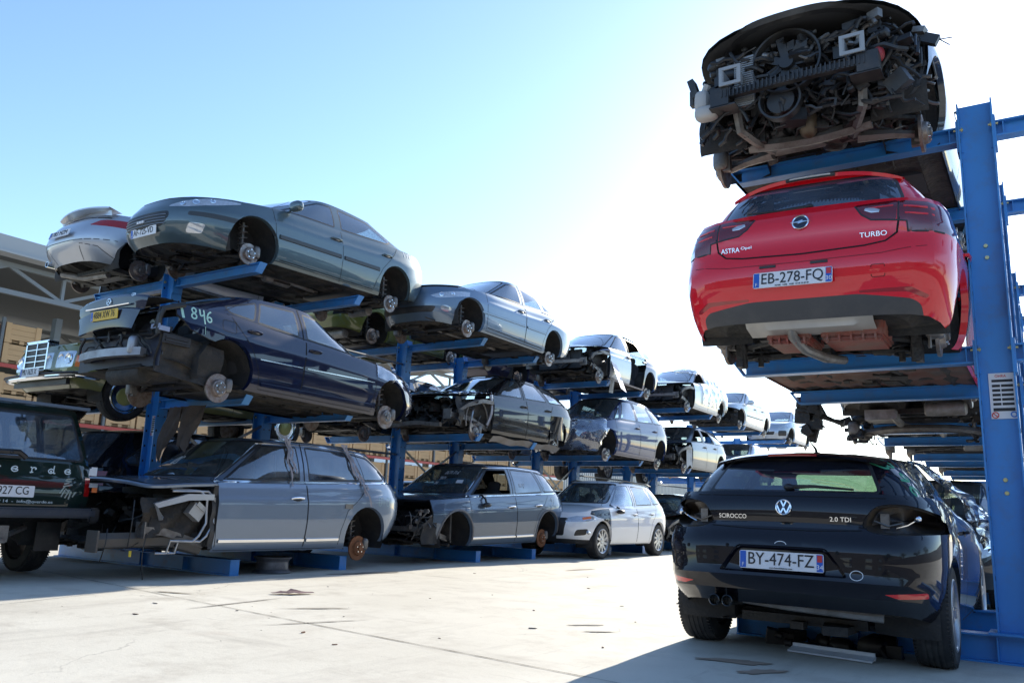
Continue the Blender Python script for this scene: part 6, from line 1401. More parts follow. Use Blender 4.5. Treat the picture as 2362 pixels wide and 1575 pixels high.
def smooth3(P, n=6):
    P = [Vector(p) for p in P]; Q = [P[0]] + P + [P[-1]]; out = []
    for i in range(1, len(Q) - 2):
        a, b, c, d = Q[i - 1:i + 3]
        for k in range(n):
            t = k / n; out.append(.5 * ((2 * b) + (c - a) * t + (2 * a - 5 * b + 4 * c - d) * t * t + (3 * b - a - 3 * c + d) * t ** 3))
    out.append(P[-1]); return out
def suv_second():
    body = paint('dark_grey_blue_paint', (.10, .14, .20), metal=.5, dcov=.2)
    def ex(C, r, st):
        if st == 'cut':
            cutfront(1.98, (0,))(C)
        if st == 'cut2':
            ins = cut(C, rpoly([(.30, .62), (.78, .62), (.80, .90), (.30, .92)], .06), 'y', lambda f, C_: False)
        if st == 'post':
            lines(C, 'chrome_window_trim', [wp(C, [('b', 1.02, -.01), ('t', .32, .02), ('t', -.5, .025), ('t', -1.2, .02), ('t', -1.55, .0), ('b', -1.92, .10), ('b', -1.86, -.01)])], .013, M_CHROME, 'x', -1, .008, parent=r, closed=True)
            engine_bay(C, r, 1.5, 2.2, .90, .40, .92, 71, -1, fan=True, beam=True, upper=False, n=60)
            bm = BM(); g = [[Vector((-.86 + .02 * math.sin(j + k), 1.85 + .40 * j / 6, .36 + (.50 - .2 * j / 6) * k / 6)) for k in range(7)] for j in range(7)]; sheet(bm, g); obj('torn_arch_liner', bm, M_LINER, r)
            clutter('broken_lamp_parts', r, (-.86, -.5, 1.95, 2.25, .40, .86), 30, 72, M_STEEL, (.03, .10), .5)
            bm = BM(); M = surfM(C, (.70, 1.12), 'x', -1, .02); tube(bm, [M @ Vector((0, 0, 0)), M @ Vector((.0, -.1, .08)), M @ Vector((.02, -.24, .06))], .018, 6); ellipsoid(bm, M @ Vector((.02, -.20, .07)), (.06, .10, .04)); obj('dangling_mirror_housing', bm, M_BLACK, r)
            h = hit(C, (-.42, 1.24), 'y', 1, .006)[0]; Ms = surfM(C, (-.47, 1.34), 'y', 1, .004); bm = BM(); prism(bm, [(-.06, -.05), (.06, -.05), (.06, .05), (-.06, .05)], 0, .002, Ms); obj('paper_sticker', bm, M_WHITE, r, smooth=False)
            for k, (s_, h_) in enumerate((('0671716', .055), ('4821', .045), ('86', .045))): lines(C, 'screen_writing', [[(-.02 - a, 1.47 - .09 * k + b) for a, b in p] for p in strokes(s_, h_)], .005, mat('faint_white_marker', (.45, .47, .5)), 'y', 1, .004, parent=r)
            lines(C, 'window_writing', [[(-.52 - a, 1.28 + b) for a, b in p] for p in strokes('0642', .07)], .005, mat('faint_white_marker', (.45, .47, .5)), 'x', -1, .003, parent=r); lines(C, 'wing_writing', [[(-1.50 - a, .98 + b) for a, b in p] for p in strokes('SI', .13)], .014, mat('faint_white_marker', (.45, .47, .5)), 'x', -1, .002, parent=r)
    return gen('suv_car', 'dark grey off-roader with chrome mirror and open front window', 'car', suv_spec(), (-8.92, 12.2, .0), 'toward', body, -1, SUV_D, SUV_W, (.74, .62, 1.14, 1.63), (.70, .60, 1.22, 1.58), hubz=(None, .36), hubx=.83, rd=.165, hubk=dict(rusty=True), seed=24, extra=ex, pitch=R(-1.0), drop=('front_door_window#-1',),
               trim=[('chrome_sill_strip', [[(1.0, .425), (-.29, .425)], [(-.33, .425), (-.90, .43)]], .04, M_CHROME, .015), ('belt_chrome', [[(1.0, 1.085), (-1.84, 1.19)]], .012, M_CHROME, .008), ('arch_moulding', [[(1.4275 + .425 * math.cos(R(a)), .455 + .425 * math.sin(R(a))) for a in range(-10, 191, 10)], [(-1.4275 + .425 * math.cos(R(a)), .455 + .425 * math.sin(R(a))) for a in range(-10, 191, 10)]], .035, mat('grey_moulding', (.12, .12, .13), rough=.5), .01)],
               handles=(((-.12, .93), M_CHROME), ((-1.03, .96), M_CHROME)), mats={'windscreen': G_DUSTY, 'rear_door_window': G_DARK, 'quarter_window': G_DARK}, seatpos=(.05, -.75, .42))
def add_mirror(C, r, p, sd, m): return mirror(C, r, p, sd, m)
def white_crossover():
    S = suv_spec(W=.89, wb=2.67, ra=.375, zarch=.37, zh=.345, tyre=.345, zlow=[(-2.1, .36), (-1.7, .30), (-1.2, .27), (1.2, .27), (1.7, .28), (2.1, .30)], zsh=[(-2.0, 1.07), (-1.5, 1.09), (-.6, 1.05), (.5, 1.01), (1.0, .99), (1.5, .94), (1.85, .87), (2.05, .80)],
                 rear=[(0, -1.98), (.3, -2.06), (.6, -2.06), (.85, -2.0), (1, -1.95)], front=[(0, 2.0), (.3, 2.15), (.7, 2.17), (1, 2.06)], wG=.81, yRG=-1.9, yWG=1.05, wT=.62, yRT=-1.5, yFT=.22, roof=[(-1.6, 1.50), (-1.1, 1.56), (-.4, 1.59), (.25, 1.57)])
    body = paint('white_pearl_paint', (.80, .81, .83), metal=.0, dcov=.08, dirt=(.35, .33, .30)); blk = paint('black_bonnet_paint', (.01, .012, .014), metal=.2, dcov=.25)
    def ex(C, r, st):
        if st == 'cut2':
            fr = P_end(1, (0,), .5, .05)
            cut(C, rpoly([(-.6, .1), (1.0, .1), (1.0, .36), (.5, .38), (-.5, .38), (-1.0, .36), (-1.0, .1)], .02), 'y', fr, 'lower_valance')
            cut(C, rpoly([(-.42, .44), (.42, .44), (.50, .78), (-.50, .78)], .05), 'y', fr, 'grille')
            for s_ in (1, -1):
                cut(C, rpoly([(s_ * .60, .44), (s_ * .76, .46), (s_ * .80, .58), (s_ * .66, .56)], .03), 'y', fr, 'fog_recess#%d' % s_)
                cut(C, rpoly([(s_ * .46, .70), (s_ * .80, .72), (s_ * .90, .82), (s_ * .62, .82), (s_ * .48, .78)], .02), 'y', lambda f, C_: f[C_.zl] in (0, 1) and f.calc_center_median().y > 1.55, 'headlight#%d' % s_)
            cut(C, rpoly([(1.05, .30), (1.05, 1.02), (1.6, .99), (1.72, .86), (1.5, .80), (1.34, .78)], .02), 'x', lambda f, C_: f[C_.zl] in (0, 1) and f.normal.x < -.3, 'inner_wing_panel')
        if st == 'post':
            bm = BM(); ribbon(C, bm, [(-.72, .77), (-.80, .80)], .05, 'y', 1, .006); obj('indicator_lens', bm, M_LAMP_O, C.parts['headlight#-1'])
            bm = BM(); tube(bm, [hit(C, (1.78 + .0 * k, .50), 'x', -1, .0)[0] for k in range(1)] + [Vector((-.80, 1.86, .52))], .03, 8); obj('fog_light', bm, M_LAMP_W, r)
            bm = BM(); M = surfM(C, (.66, 1.02), 'x', -1, .02); tube(bm, [M @ Vector((0, 0, 0)), M @ Vector((0, -.06, .06))], .02, 6); ellipsoid(bm, M @ Vector((.0, -.14, .07)), (.07, .12, .045), e=.8); obj('hanging_mirror', bm, M_BLACK, r)
            bm = BM(); g = []
            for i in range(10):
                y = .80 - .85 * i / 9; g.append([])
                for j in range(8):
                    z = 1.0 + .48 * j / 7; h = hit(C, (min(y, .85 - .5 * j / 7), min(z, 1.46)), 'x', -1, .014)[0]; g[-1].append(h + Vector((-.02 * abs(noise.noise(Vector((i * .9, j * .9, 3)))), 0, 0)))
            sheet(bm, g); obj('plastic_film', bm, M_FILM, r, angle=30)
            lines(C, 'green_smear', [[(-1.62, 1.38), (-1.75, 1.22), (-1.86, 1.08), (-1.93, .95)]], .05, mat('green_smear', (.10, .45, .12), rough=.5), 'x', -1, .003, parent=r)
            bm = BM()
            for s_ in (1, -1): tube(bm, [(s_ * .60, .1, 1.545), (s_ * .60, -.1, 1.585), (s_ * .60, -1.2, 1.565), (s_ * .60, -1.45, 1.52)], .016, 6)
            obj('roof_rails', bm, M_BLACK, r)
    D = [([(.98, .28), (1.03, .6), (1.05, .98), (.92, 1.06), (.30, 1.54), (-.22, 1.62), (-.20, 1.0), (-.22, .6), (-.22, .28)], 'front_door'), ([(-.23, .28), (-.23, .6), (-.21, 1.0), (-.23, 1.62), (-1.05, 1.56), (-1.24, 1.08), (-1.15, .92), (-.95, .72), (-.88, .5), (-.86, .28)], 'rear_door')]
    Wn = [([('b', .84), ('t', .24), ('t', -.14), ('b', -.14)], 'front_door_window', 'front_door'), ([('b', -.28), ('t', -.28), ('t', -.92), ('b', -1.08)], 'rear_door_window', 'rear_door'), ([('b', -1.14), ('t', -.98), ('t', -1.28, -.03), ('b', -1.58, .10), ('b', -1.5, .01)], 'quarter_window', None)]
    return gen('crossover_car', 'white crossover on alloy wheels, the only white car on the ground under the left rack', 'car', S, (-8.35, 16.31, .0), 'toward', body, -1, D, Wn, (.68, .56, 1.08, 1.52), (.64, .54, 1.12, 1.46), hubz=(.345, .345), hubx=.86, kind='wheel', hubk=dict(tw=.22, spokes=10, twist=.35), seed=25, extra=ex, scale=(1, 1.045, 1),
               mats={'windscreen': G_DUSTY, 'inner_wing_panel': blk, 'fog_recess': M_BLACK, 'bonnet': body}, handles=(((-.05, .88), body), ((-.92, .90), body)), seatpos=(.05, -.7, .36))
def wagon_black():
    S = dict(W=.91, wb=2.72, pr=5, pf=3.6, qr=8, qf=5, zlow=[(-2.3, .36), (-1.8, .26), (-1, .19), (1, .19), (2.3, .24)], zsh=[(-2.3, .98), (-1.6, 1.0), (-.5, .96), (.6, .91), (1.1, .89), (1.7, .80), (2.1, .70), (2.3, .62)],
             rear=[(0, -2.2), (.3, -2.28), (.7, -2.27), (1, -2.18)], front=[(0, 2.1), (.3, 2.25), (.7, 2.25), (1, 2.14)], crown=[(-2.2, .03), (1, .07), (2.1, .1)], wG=.81, yRG=-2.1, yWG=1.05, wT=.62, yRT=-1.6, yFT=.15, roof=[(-1.7, 1.35), (-1.1, 1.40), (-.4, 1.43), (.2, 1.405)], crownR=.055, ra=.36, zh=.34)
    body = paint('black_paint', (.004, .005, .008), metal=.0, dcov=.15)
    def ex(C, r, st):
        if st == 'cut': cutfront(.98, (0,))(C)
        if st == 'post':
            engine_bay(C, r, 1.0, 2.2, .90, .26, .84, 81, -1, fan=False, beam=False, n=150)
            bm = BM(); P = [(x, 2.12, .28 + .02 * math.cos(x * 5)) for x in [k / 6 * .6 for k in range(-6, 7)]]; tube(bm, P, .045, 4); obj('lower_crossmember', bm, M_STEEL, r)
            bm = BM(); tube(bm, smooth3([(-.84, 1.02, .9), (-.86, 1.0, .6), (-.80, 1.05, .35)]), .035, 6); obj('door_pillar_panel', bm, M_ALU, r)
            bm = BM(); P = [(-.80, 1.36 + .33 * math.cos(R(a)), .40 + .36 * math.sin(R(a))) for a in range(-20, 200, 12)]; tube(bm, P, .014, 6); obj('arch_edge_strip', bm, M_STEEL, r)
            bm = BM(); tube(bm, smooth3([(-.72, 1.36, .62), (-.80, 1.5, .52), (-.78, 1.52, .25), (-.74, 1.36, .16)]), .022, 6); obj('upright_knuckle', bm, M_ALU, r)
            film_over(C, r, lambda f: f[C.zl] == 1 and f.calc_center_median().y > .9 and f.calc_center_median().x < .3, .03, 8, off=.01)
            bm = BM(); g = [[Vector((-.91 - .10 * math.sin(math.pi * j / 8) * (k / 6), -1.0 - .52 * j / 8, .30 + .45 * k / 6)) for k in range(7)] for j in range(9)]; sheet(bm, g); obj('torn_rear_wing', bm, body, r)
            bm = BM(); g = [[Vector((-.88 + .1 * j / 5, .95 - 2.4 * k / 10, .17 + .02 * math.sin(k * 1.7) - .02 * j)) for k in range(11)] for j in range(6)]; sheet(bm, g); obj('sill_skin', bm, mat('bare_sill', (.30, .28, .26), rough=.5, metal=.4, dirt=(.2, .16, .12), dcov=.5), r)
    D = [([(.98, .20), (1.0, .6), (1.0, .88), (.88, .97), (.3, 1.42), (-.15, 1.46), (-.13, .93), (-.15, .6), (-.15, .20)], 'front_door'), ([(-.16, .14), (-.16, .6), (-.14, .93), (-.16, 1.46), (-.80, 1.42), (-1.15, 1.0), (-1.08, .86), (-.95, .6), (-.92, .14)], 'rear_door')]
    Wn = [([('b', .74), ('t', .18), ('t', -.09), ('b', -.09)], 'front_door_window', 'front_door'), ([('b', -.20), ('t', -.20), ('t', -.72), ('b', -1.02)], 'rear_door_window', 'rear_door'), ([('b', -1.1), ('t', -.85), ('t', -1.4, -.03), ('b', -1.75, .08), ('b', -1.7)], 'quarter_window', None)]
    return gen('estate_car', 'black estate with its whole engine bay exposed, behind the navy saloon', 'car', S, (-9.10, 12.94, 1.99), 'toward', body, -1, D, Wn, (.66, .55, .95, 1.37), (.62, .53, 1.03, 1.32), hubz=(.20, .20), hubx=.80, rd=.16, seed=26, extra=ex, handles=(((-.02, .80), body), ((-.92, .83), body)), arch=(True, False))
def mpv_blue():
    S = dict(W=.93, wb=2.85, pr=5, pf=3.3, qr=8, qf=5, zlow=[(-2.2, .36), (-1.8, .26), (-1, .19), (1, .19), (2.3, .24)], zsh=[(-2.15, 1.08), (-1.6, 1.10), (-.5, 1.04), (.6, .99), (1.1, .97), (1.7, .87), (2.1, .76), (2.3, .68)],
             rear=[(0, -2.1), (.3, -2.2), (.7, -2.19), (1, -2.1)], front=[(0, 2.1), (.3, 2.28), (.7, 2.28), (1, 2.16)], crown=[(-2.2, .03), (1, .08), (2.1, .12)], wG=.84, yRG=-2.02, yWG=1.35, wT=.64, yRT=-1.6, yFT=.35, roof=[(-1.7, 1.52), (-1.1, 1.60), (-.3, 1.64), (.4, 1.60)], crownR=.06, ra=.37, zh=.35, gpf=3.8)
    body = paint('mid_blue_paint', (.008, .022, .10), metal=.3, dcov=.15)
    def ex(C, r, st):
        if st == 'post':
            film_over(C, r, lambda f: f[C.zl] in (0, 1) and f.calc_center_median().y > 1.55 and f.calc_center_median().z > .25, .05, 12, off=.03)
            film_over(C, r, lambda f: f[C.zl] in (1,) and 1.15 < f.calc_center_median().y <= 1.6, .03, 13, off=.02)
            bm = BM(); tube(bm, [hit(C, (-.15, 1.1), 'y', 1, .02)[0], hit(C, (-.30, 1.25), 'y', 1, .06)[0]], .012, 6); obj('wiper_arm', bm, M_BLACK, r)
    D = [([(1.1, .22), (1.12, .6), (1.14, .95), (1.0, 1.03), (.42, 1.56), (-.12, 1.62), (-.10, 1.0), (-.12, .6), (-.12, .22)], 'front_door'), ([(-.13, .22), (-.13, .6), (-.11, 1.0), (-.13, 1.62), (-.95, 1.58), (-1.22, 1.1), (-1.16, .95), (-1.02, .7), (-1.0, .4), (-.97, .22)], 'rear_door')]
    Wn = [([('b', .80), ('t', .34), ('t', -.06), ('b', -.06)], 'front_door_window', 'front_door'), ([('b', 1.05), ('t', .50, -.08), ('b', .84)], 'quarter_window', 'front_door'), ([('b', -.17), ('t', -.17), ('t', -.86), ('b', -1.06)], 'rear_door_window', 'rear_door'), ([('b', -1.12), ('t', -.92), ('t', -1.3, -.04), ('b', -1.78, .1), ('b', -1.7)], 'rear_quarter_window', None)]
    return gen('mpv_car', 'blue people carrier with clear film taped over its nose', 'car', S, (-8.93, 17.72, 1.985), 'toward', body, -1, D, Wn, (.70, .58, 1.04, 1.57), (.66, .56, 1.14, 1.50), hubz=(.17, .15), hubx=.81, seed=27, extra=ex, handles=(((.02, .88), body), ((-1.0, .90), body)), mats={'windscreen': G_DUSTY, 'rear_quarter_window': G_CLEAR})
def generic(name, label, pos, heading, bodym, sd, style='hatch', L=4.3, H=1.46, seed=40, front='ok', hubz=(.18, .16), drop=(), interior=True, pitch=0., extra=None, both=True, hubs=(1, -1), kind='disc', hubk={}, mats=None, under=True, W=.89, film=None, cat='car', lamps=True, mir=None):
    wb = L * .605; yf = wb / 2 + L * .19; yr = -(wb / 2 + L * .205); b = H * .655
    wag = style in ('estate', 'mpv', 'hatch'); tail = {'hatch': .22, 'estate': .20, 'mpv': .16, 'saloon': .55}[style]
    S = dict(W=W, wb=wb, pr=5, pf=3.6, qr=8, qf=5, zlow=[(yr, .34), (-wb / 2 - .3, .24), (-1, .19), (1, .19), (yf, .25)], zsh=[(yr + .05, b + .01), (yr + .6, b + .04), (-.4, b), (.7, b - .04), (1.2, b - .07), (yf - .35, b - .18), (yf - .05, b - .30)],
             rear=[(0, yr + .1), (.3, yr), (.7, yr + .01), (1, yr + .1)], front=[(0, yf - .15), (.3, yf), (.7, yf - .02), (1, yf - .12)], crown=[(yr, .03), (.8, .06), (yf, .1)], wG=W * .9, yRG=yr + tail * .6, yWG=1.10, wT=W * .70, yRT=yr + tail + (.35 if wag else .75), yFT=.22,
             roof=[(yr + .5, H - .10), (yr + 1.0, H - .04), (-.4, H), (.25, H - .03)], ra=.355, zh=.33, N=34)
    D = [([(.94, .22), (.98, .6), (1.0, b - .03), (.86, b + .06), (.28, H - .02), (-.12, H + .02), (-.10, b), (-.12, .6), (-.12, .22)], 'front_door'), ([(-.13, .22), (-.13, .6), (-.11, b), (-.13, H + .02), (-.80, H), (-1.15, b + .1), (-1.08, b - .04), (-.92, .64), (-.88, .4), (-.86, .22)], 'rear_door')]
    Wn = [([('b', .80), ('t', .20), ('t', -.06), ('b', -.06)], 'front_door_window', 'front_door'), ([('b', -.17), ('t', -.17), ('t', -.78), ('b', -1.04)], 'rear_door_window', 'rear_door')]
    if wag and L > 4.2: Wn.append(([('b', -1.10), ('t', -.86), ('t', yr + .95, -.04), ('b', yr + .50, .08), ('b', yr + .55)], 'quarter_window', None))
    def ex(C, r, st):
        if extra: extra(C, r, st)
        if st == 'cut' and front in ('nowing', 'bare'): cutfront(.97 if front == 'bare' else yf - .5, (0,) if front == 'bare' else (0,))(C)
        if st == 'cut2' and front == 'ok' and lamps:
            for s_ in (1, -1): cut(C, smooth2([(s_ * .44, b - .36), (s_ * .60, b - .25), (s_ * .78, b - .17), (s_ * .76, b - .32), (s_ * .58, b - .42), (s_ * .44, b - .36)])[:-1], 'y', lambda f, C_: f[C_.zl] in (0, 1) and f.calc_center_median().y > yf - .75, 'headlight#%d' % s_)
            cut(C, rpoly([(-.35, .38), (.35, .38), (.4, .5), (-.4, .5)], .04), 'y', P_end(1, (0,), .5, .1), 'grille')
        if st == 'cut2' and lamps:
            for s_ in (1, -1): cut(C, rpoly([(s_ * .55, b - .20), (s_ * .95, b - .22), (s_ * .95, b - .02), (s_ * .60, b - .03)], .03), 'y', lambda f, C_: f[C_.zl] in (0, 1) and f.calc_center_median().y < yr + .28, 'tail_light#%d' % s_)
        if st == 'post' and front in ('nowing', 'bare'): engine_bay(C, r, 1.0, yf - .1, W - .02, .26, b - .12, seed, sd, n=70, fan=front == 'bare')
        if st == 'post' and film: film_over(C, r, film, .05, seed, off=.02)
    return gen(name, label, cat, S, pos, heading, bodym, sd, D, Wn, (W * .76, W * .62, b + .01, H - .06), (W * .7, W * .6, b + .06, H - .12), hubz=hubz, hubx=W - .095, kind=kind, hubk=hubk, seed=seed, extra=ex, drop=drop, interior=interior, pitch=pitch, both=both, hub_sides=hubs, mats=mats, under=under, arch=(True, front != 'bare'), handles=(((.0, b - .12), bodym), ((-.88, b - .09), bodym)), mir=mir)
def range_rover():
    S = dict(W=.91, wb=2.54, pr=14, pf=8, qr=22, qf=14, side=[(0, .93), (.1, .96), (.3, .985), (.55, 1), (.75, 1), (.92, .985), (1, .965)], zlow=[(-2.3, .62), (-1.75, .58), (-1.6, .45), (1.6, .45), (2.2, .5)],
             zsh=[(-2.2, 1.16), (0, 1.16), (1, 1.14), (2.2, 1.08)], rear=[(0, -2.18), (.1, -2.2), (.5, -2.205), (1, -2.165)], front=[(0, 2.1), (.5, 2.14), (1, 2.1)], crown=[(-2.2, .01), (2.2, .04)],
             wG=.865, yRG=-2.17, yWG=.95, wT=.76, yRT=-1.93, yFT=.45, gpr=14, gpf=10, gqr=22, gqf=14, roof=[(-2, 1.77), (-.5, 1.79), (.5, 1.78)], crownR=.03, ra=.40, zh=.37, zarch=.46, bulge=.012, tyre=.37)
    body = paint('dark_green_paint', (.008, .023, .020), metal=.0, dirt=(.09, .10, .08), dcov=.30, rough=.4, cior=1.42)
    def ex(C, r, st):
        if st == 'cut2':
            bz = lambda f, C_: f[C_.zl] in (0, 1) and f.calc_center_median().y < -1.95
            for s_ in (1, -1):
                cut(C, [(s_ * .77, .835), (s_ * 1.0, .835), (s_ * 1.0, 1.03), (s_ * .77, 1.03)], 'y', bz, 'tail_light#%d' % s_)
            cut(C, rpoly([(-.76, .70), (.76, .70), (.76, 1.155), (-.76, 1.155)], .02), 'y', bz, 'tailgate')
        if st == 'post':
            lines(C, 'shut_line', [[(-.77, 1.15), (-.77, .70), (.77, .70), (.77, 1.15)], [(-.90, .99), (-.78, .99)]], .01, M_GAP, 'y', -1, .001, parent=r)
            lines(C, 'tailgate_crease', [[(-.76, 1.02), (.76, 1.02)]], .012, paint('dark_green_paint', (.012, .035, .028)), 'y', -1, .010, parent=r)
            q = M_WHITE; ms = mat('pale_sign_lettering', (.62, .70, .72), rough=.5)
            # curly sign-writing: V e r d e, letter by letter
            cu = {'v': [[(.1, .62), (.0, .5), (.12, .42), (.22, .55), (.4, .05), (.62, .55), (.78, .62), (.74, .48)]], 'e': [[(.12, .33), (.5, .38), (.62, .55), (.42, .68), (.15, .52), (.08, .25), (.25, .02), (.55, .05), (.66, .22), (.52, .30), (.42, .2)]],
                  'r': [[(.12, .66), (.26, .62), (.24, .0), (.10, .0), (.4, .02)], [(.25, .42), (.42, .64), (.64, .60), (.66, .44), (.54, .40)]], 'd': [[(.55, .45), (.35, .58), (.10, .42), (.10, .12), (.32, .0), (.56, .18), (.58, .5), (.64, 1.05), (.58, .4), (.60, .0), (.74, .06)], [(.40, .25), (.30, .32), (.28, .2), (.38, .18)]]}
            x = -.19
            for ch in 'verde':
                for p in cu[ch]: lines(C, 'sign_letter', [[(x + a * .105, 1.06 + b * .075) for a, b in smooth2(p, 5)]], .011, ms, 'y', -1, .002, parent=r, step=.01)
                x += {'v': .18, 'e': .18, 'r': .19, 'd': .17}[ch]
            plate(r, endM(-.04, -2.205, .865, -1), 'M 3927 CG', 'es', size=(.56, .115))
            lettering(C, r, '90 49 14  -  info@qverde.es', .042, (.12, .765), 'y', -1, ms, fit=.64, name='sign_small_print', off=.003)
            M = Matrix.Translation((0, -2.19, 0))
            for s_ in (1, -1):
                bm = BM(); box(bm, (s_ * .855, -2.205, .955), (.09, .012, .045)); obj('reversing_lens', bm, M_LAMP_W, C.parts['tail_light#%d' % s_]); bm = BM(); box(bm, (s_ * .872, -2.207, .905), (.055, .012, .05)); obj('indicator_lens', bm, M_LAMP_O, C.parts['tail_light#%d' % s_])
                bm = BM(); prism(bm, [(.80, 1.06), (.885, 1.055), (.885, 1.15), (.82, 1.15), (.82, 1.135), (.80, 1.13)], 0, .004, Matrix(((s_, 0, 0, 0), (0, 0, -1, -2.185), (0, 1, 0, 0), (0, 0, 0, 1)))); obj('white_tape_patch', bm, M_WHITE, r, smooth=False)
            bm = BM(); box(bm, (0, -2.27, .66), (1.72, .14, .10)); bmesh.ops.bevel(bm, geom=list(bm.edges), offset=.02, segments=2, affect='EDGES'); obj('rear_bumper', bm, mat('dark_blue_bumper', (.02, .03, .05), rough=.4, dirt=(.1, .1, .09), dcov=.4), r)
            for s_ in (1, -1): bm = BM(); box(bm, (s_ * .84, -2.25, .64), (.12, .17, .16)); bmesh.ops.bevel(bm, geom=list(bm.edges), offset=.02, segments=2, affect='EDGES'); obj('bumper_corner', bm, M_BLACK, r)
            bm = BM(); box(bm, (-.18, -2.22, .45), (.42, .06, .16)); box(bm, (-.18, -2.25, .385), (.34, .10, .04)); tube(bm, [(.05, -2.2, .44), (.30, -2.0, .50)], .03, 6); obj('tow_bracket', bm, M_STEEL, r)
            for s_ in (1, -1): bm = BM(); box(bm, (s_ * .66, -1.80, .40), (.26, .012, .30)); obj('mud_flap', bm, M_BLACK, r)
            bm = BM(); g = [[Vector((x, -2.02 + .30 * j - .02, 1.79 + .012 * (j == 0))) for x in (-.78, 0, .78)] for j in range(2)]; box(bm, (0, -2.02, 1.775), (1.56, .10, .03)); obj('rear_roof_lip', bm, mat('faded_blue_roof', (.10, .14, .20), rough=.6), r)
            bm = BM(); p = [(-.30, -2.21, 1.20), (-.22, -2.235, 1.245), (.02, -2.235, 1.25), (.10, -2.22, 1.20)]; tube(bm, p, .028, 6); box(bm, (-.10, -2.22, 1.20), (.38, .03, .03)); ellipsoid(bm, (-.06, -2.25, 1.245), (.02, .02, .02)); obj('tailgate_wiper_motor', bm, M_BLACK, r)
            st = [[(0, 0), (.05, .12)], [(.02, -.06), (.06, .08), (.10, .02)], [(.06, -.08), (.10, .06)], [(.10, -.10), (.12, .04)], [(.14, -.06), (.17, .03)], [(.04, .16), (.12, .20), (.05, .22)], [(.03, .12), (.13, .15)], [(.06, .24), (.14, .26)]]
            lines(C, 'scuffed_sticker', [[(.50 + a, .86 + b * .6) for a, b in p] for p in st], .014, mat('worn_sticker', (.30, .33, .30), rough=.7), 'y', -1, .001, parent=r)
            bm = BM(); ellipsoid(bm, (.48, -1.98, 1.24), (.06, .02, .035), e=1.4); obj('parcel_shelf_sticker', bm, mat('pale_blue_plastic', (.2, .5, .6), rough=.5), r)
    D = [([(.9, .5), (.9, 1.12), (.45, 1.72), (-.25, 1.75), (-.25, .5)], 'front_door')]
    Wn = [([('b', .82), ('t', .42), ('t', -.2), ('b', -.2)], 'front_door_window', 'front_door'), ([('b', -.3), ('t', -.3), ('t', -1.0), ('b', -1.0)], 'rear_door_window', None), ([('b', -1.08), ('t', -1.08), ('t', -1.75), ('b', -1.95)], 'quarter_window', None)]
    C = gen('off_road_car', 'dark green boxy off-roader with verde painted on its tailgate, cut by the left picture edge', 'car', S, (-10.9, 4.20, .02), 'away', body, 1, D, Wn, (.76, .68, 1.20, 1.73), (.76, .67, 1.195, 1.70), hubz=(.37, .37), hubx=.83, kind='wheel', hubk=dict(tw=.23, spokes=8), seed=41, extra=ex, exhaust=False,
            mats={'rear_window': glassmat('tinted_blue_glass', (.30, .38, .46), dust_sky=.16, dust_sky_col=(.16, .22, .32)), 'tailgate': body}, seatpos=(.05, -.75, .5), yaw=math.pi / 2)
    return C
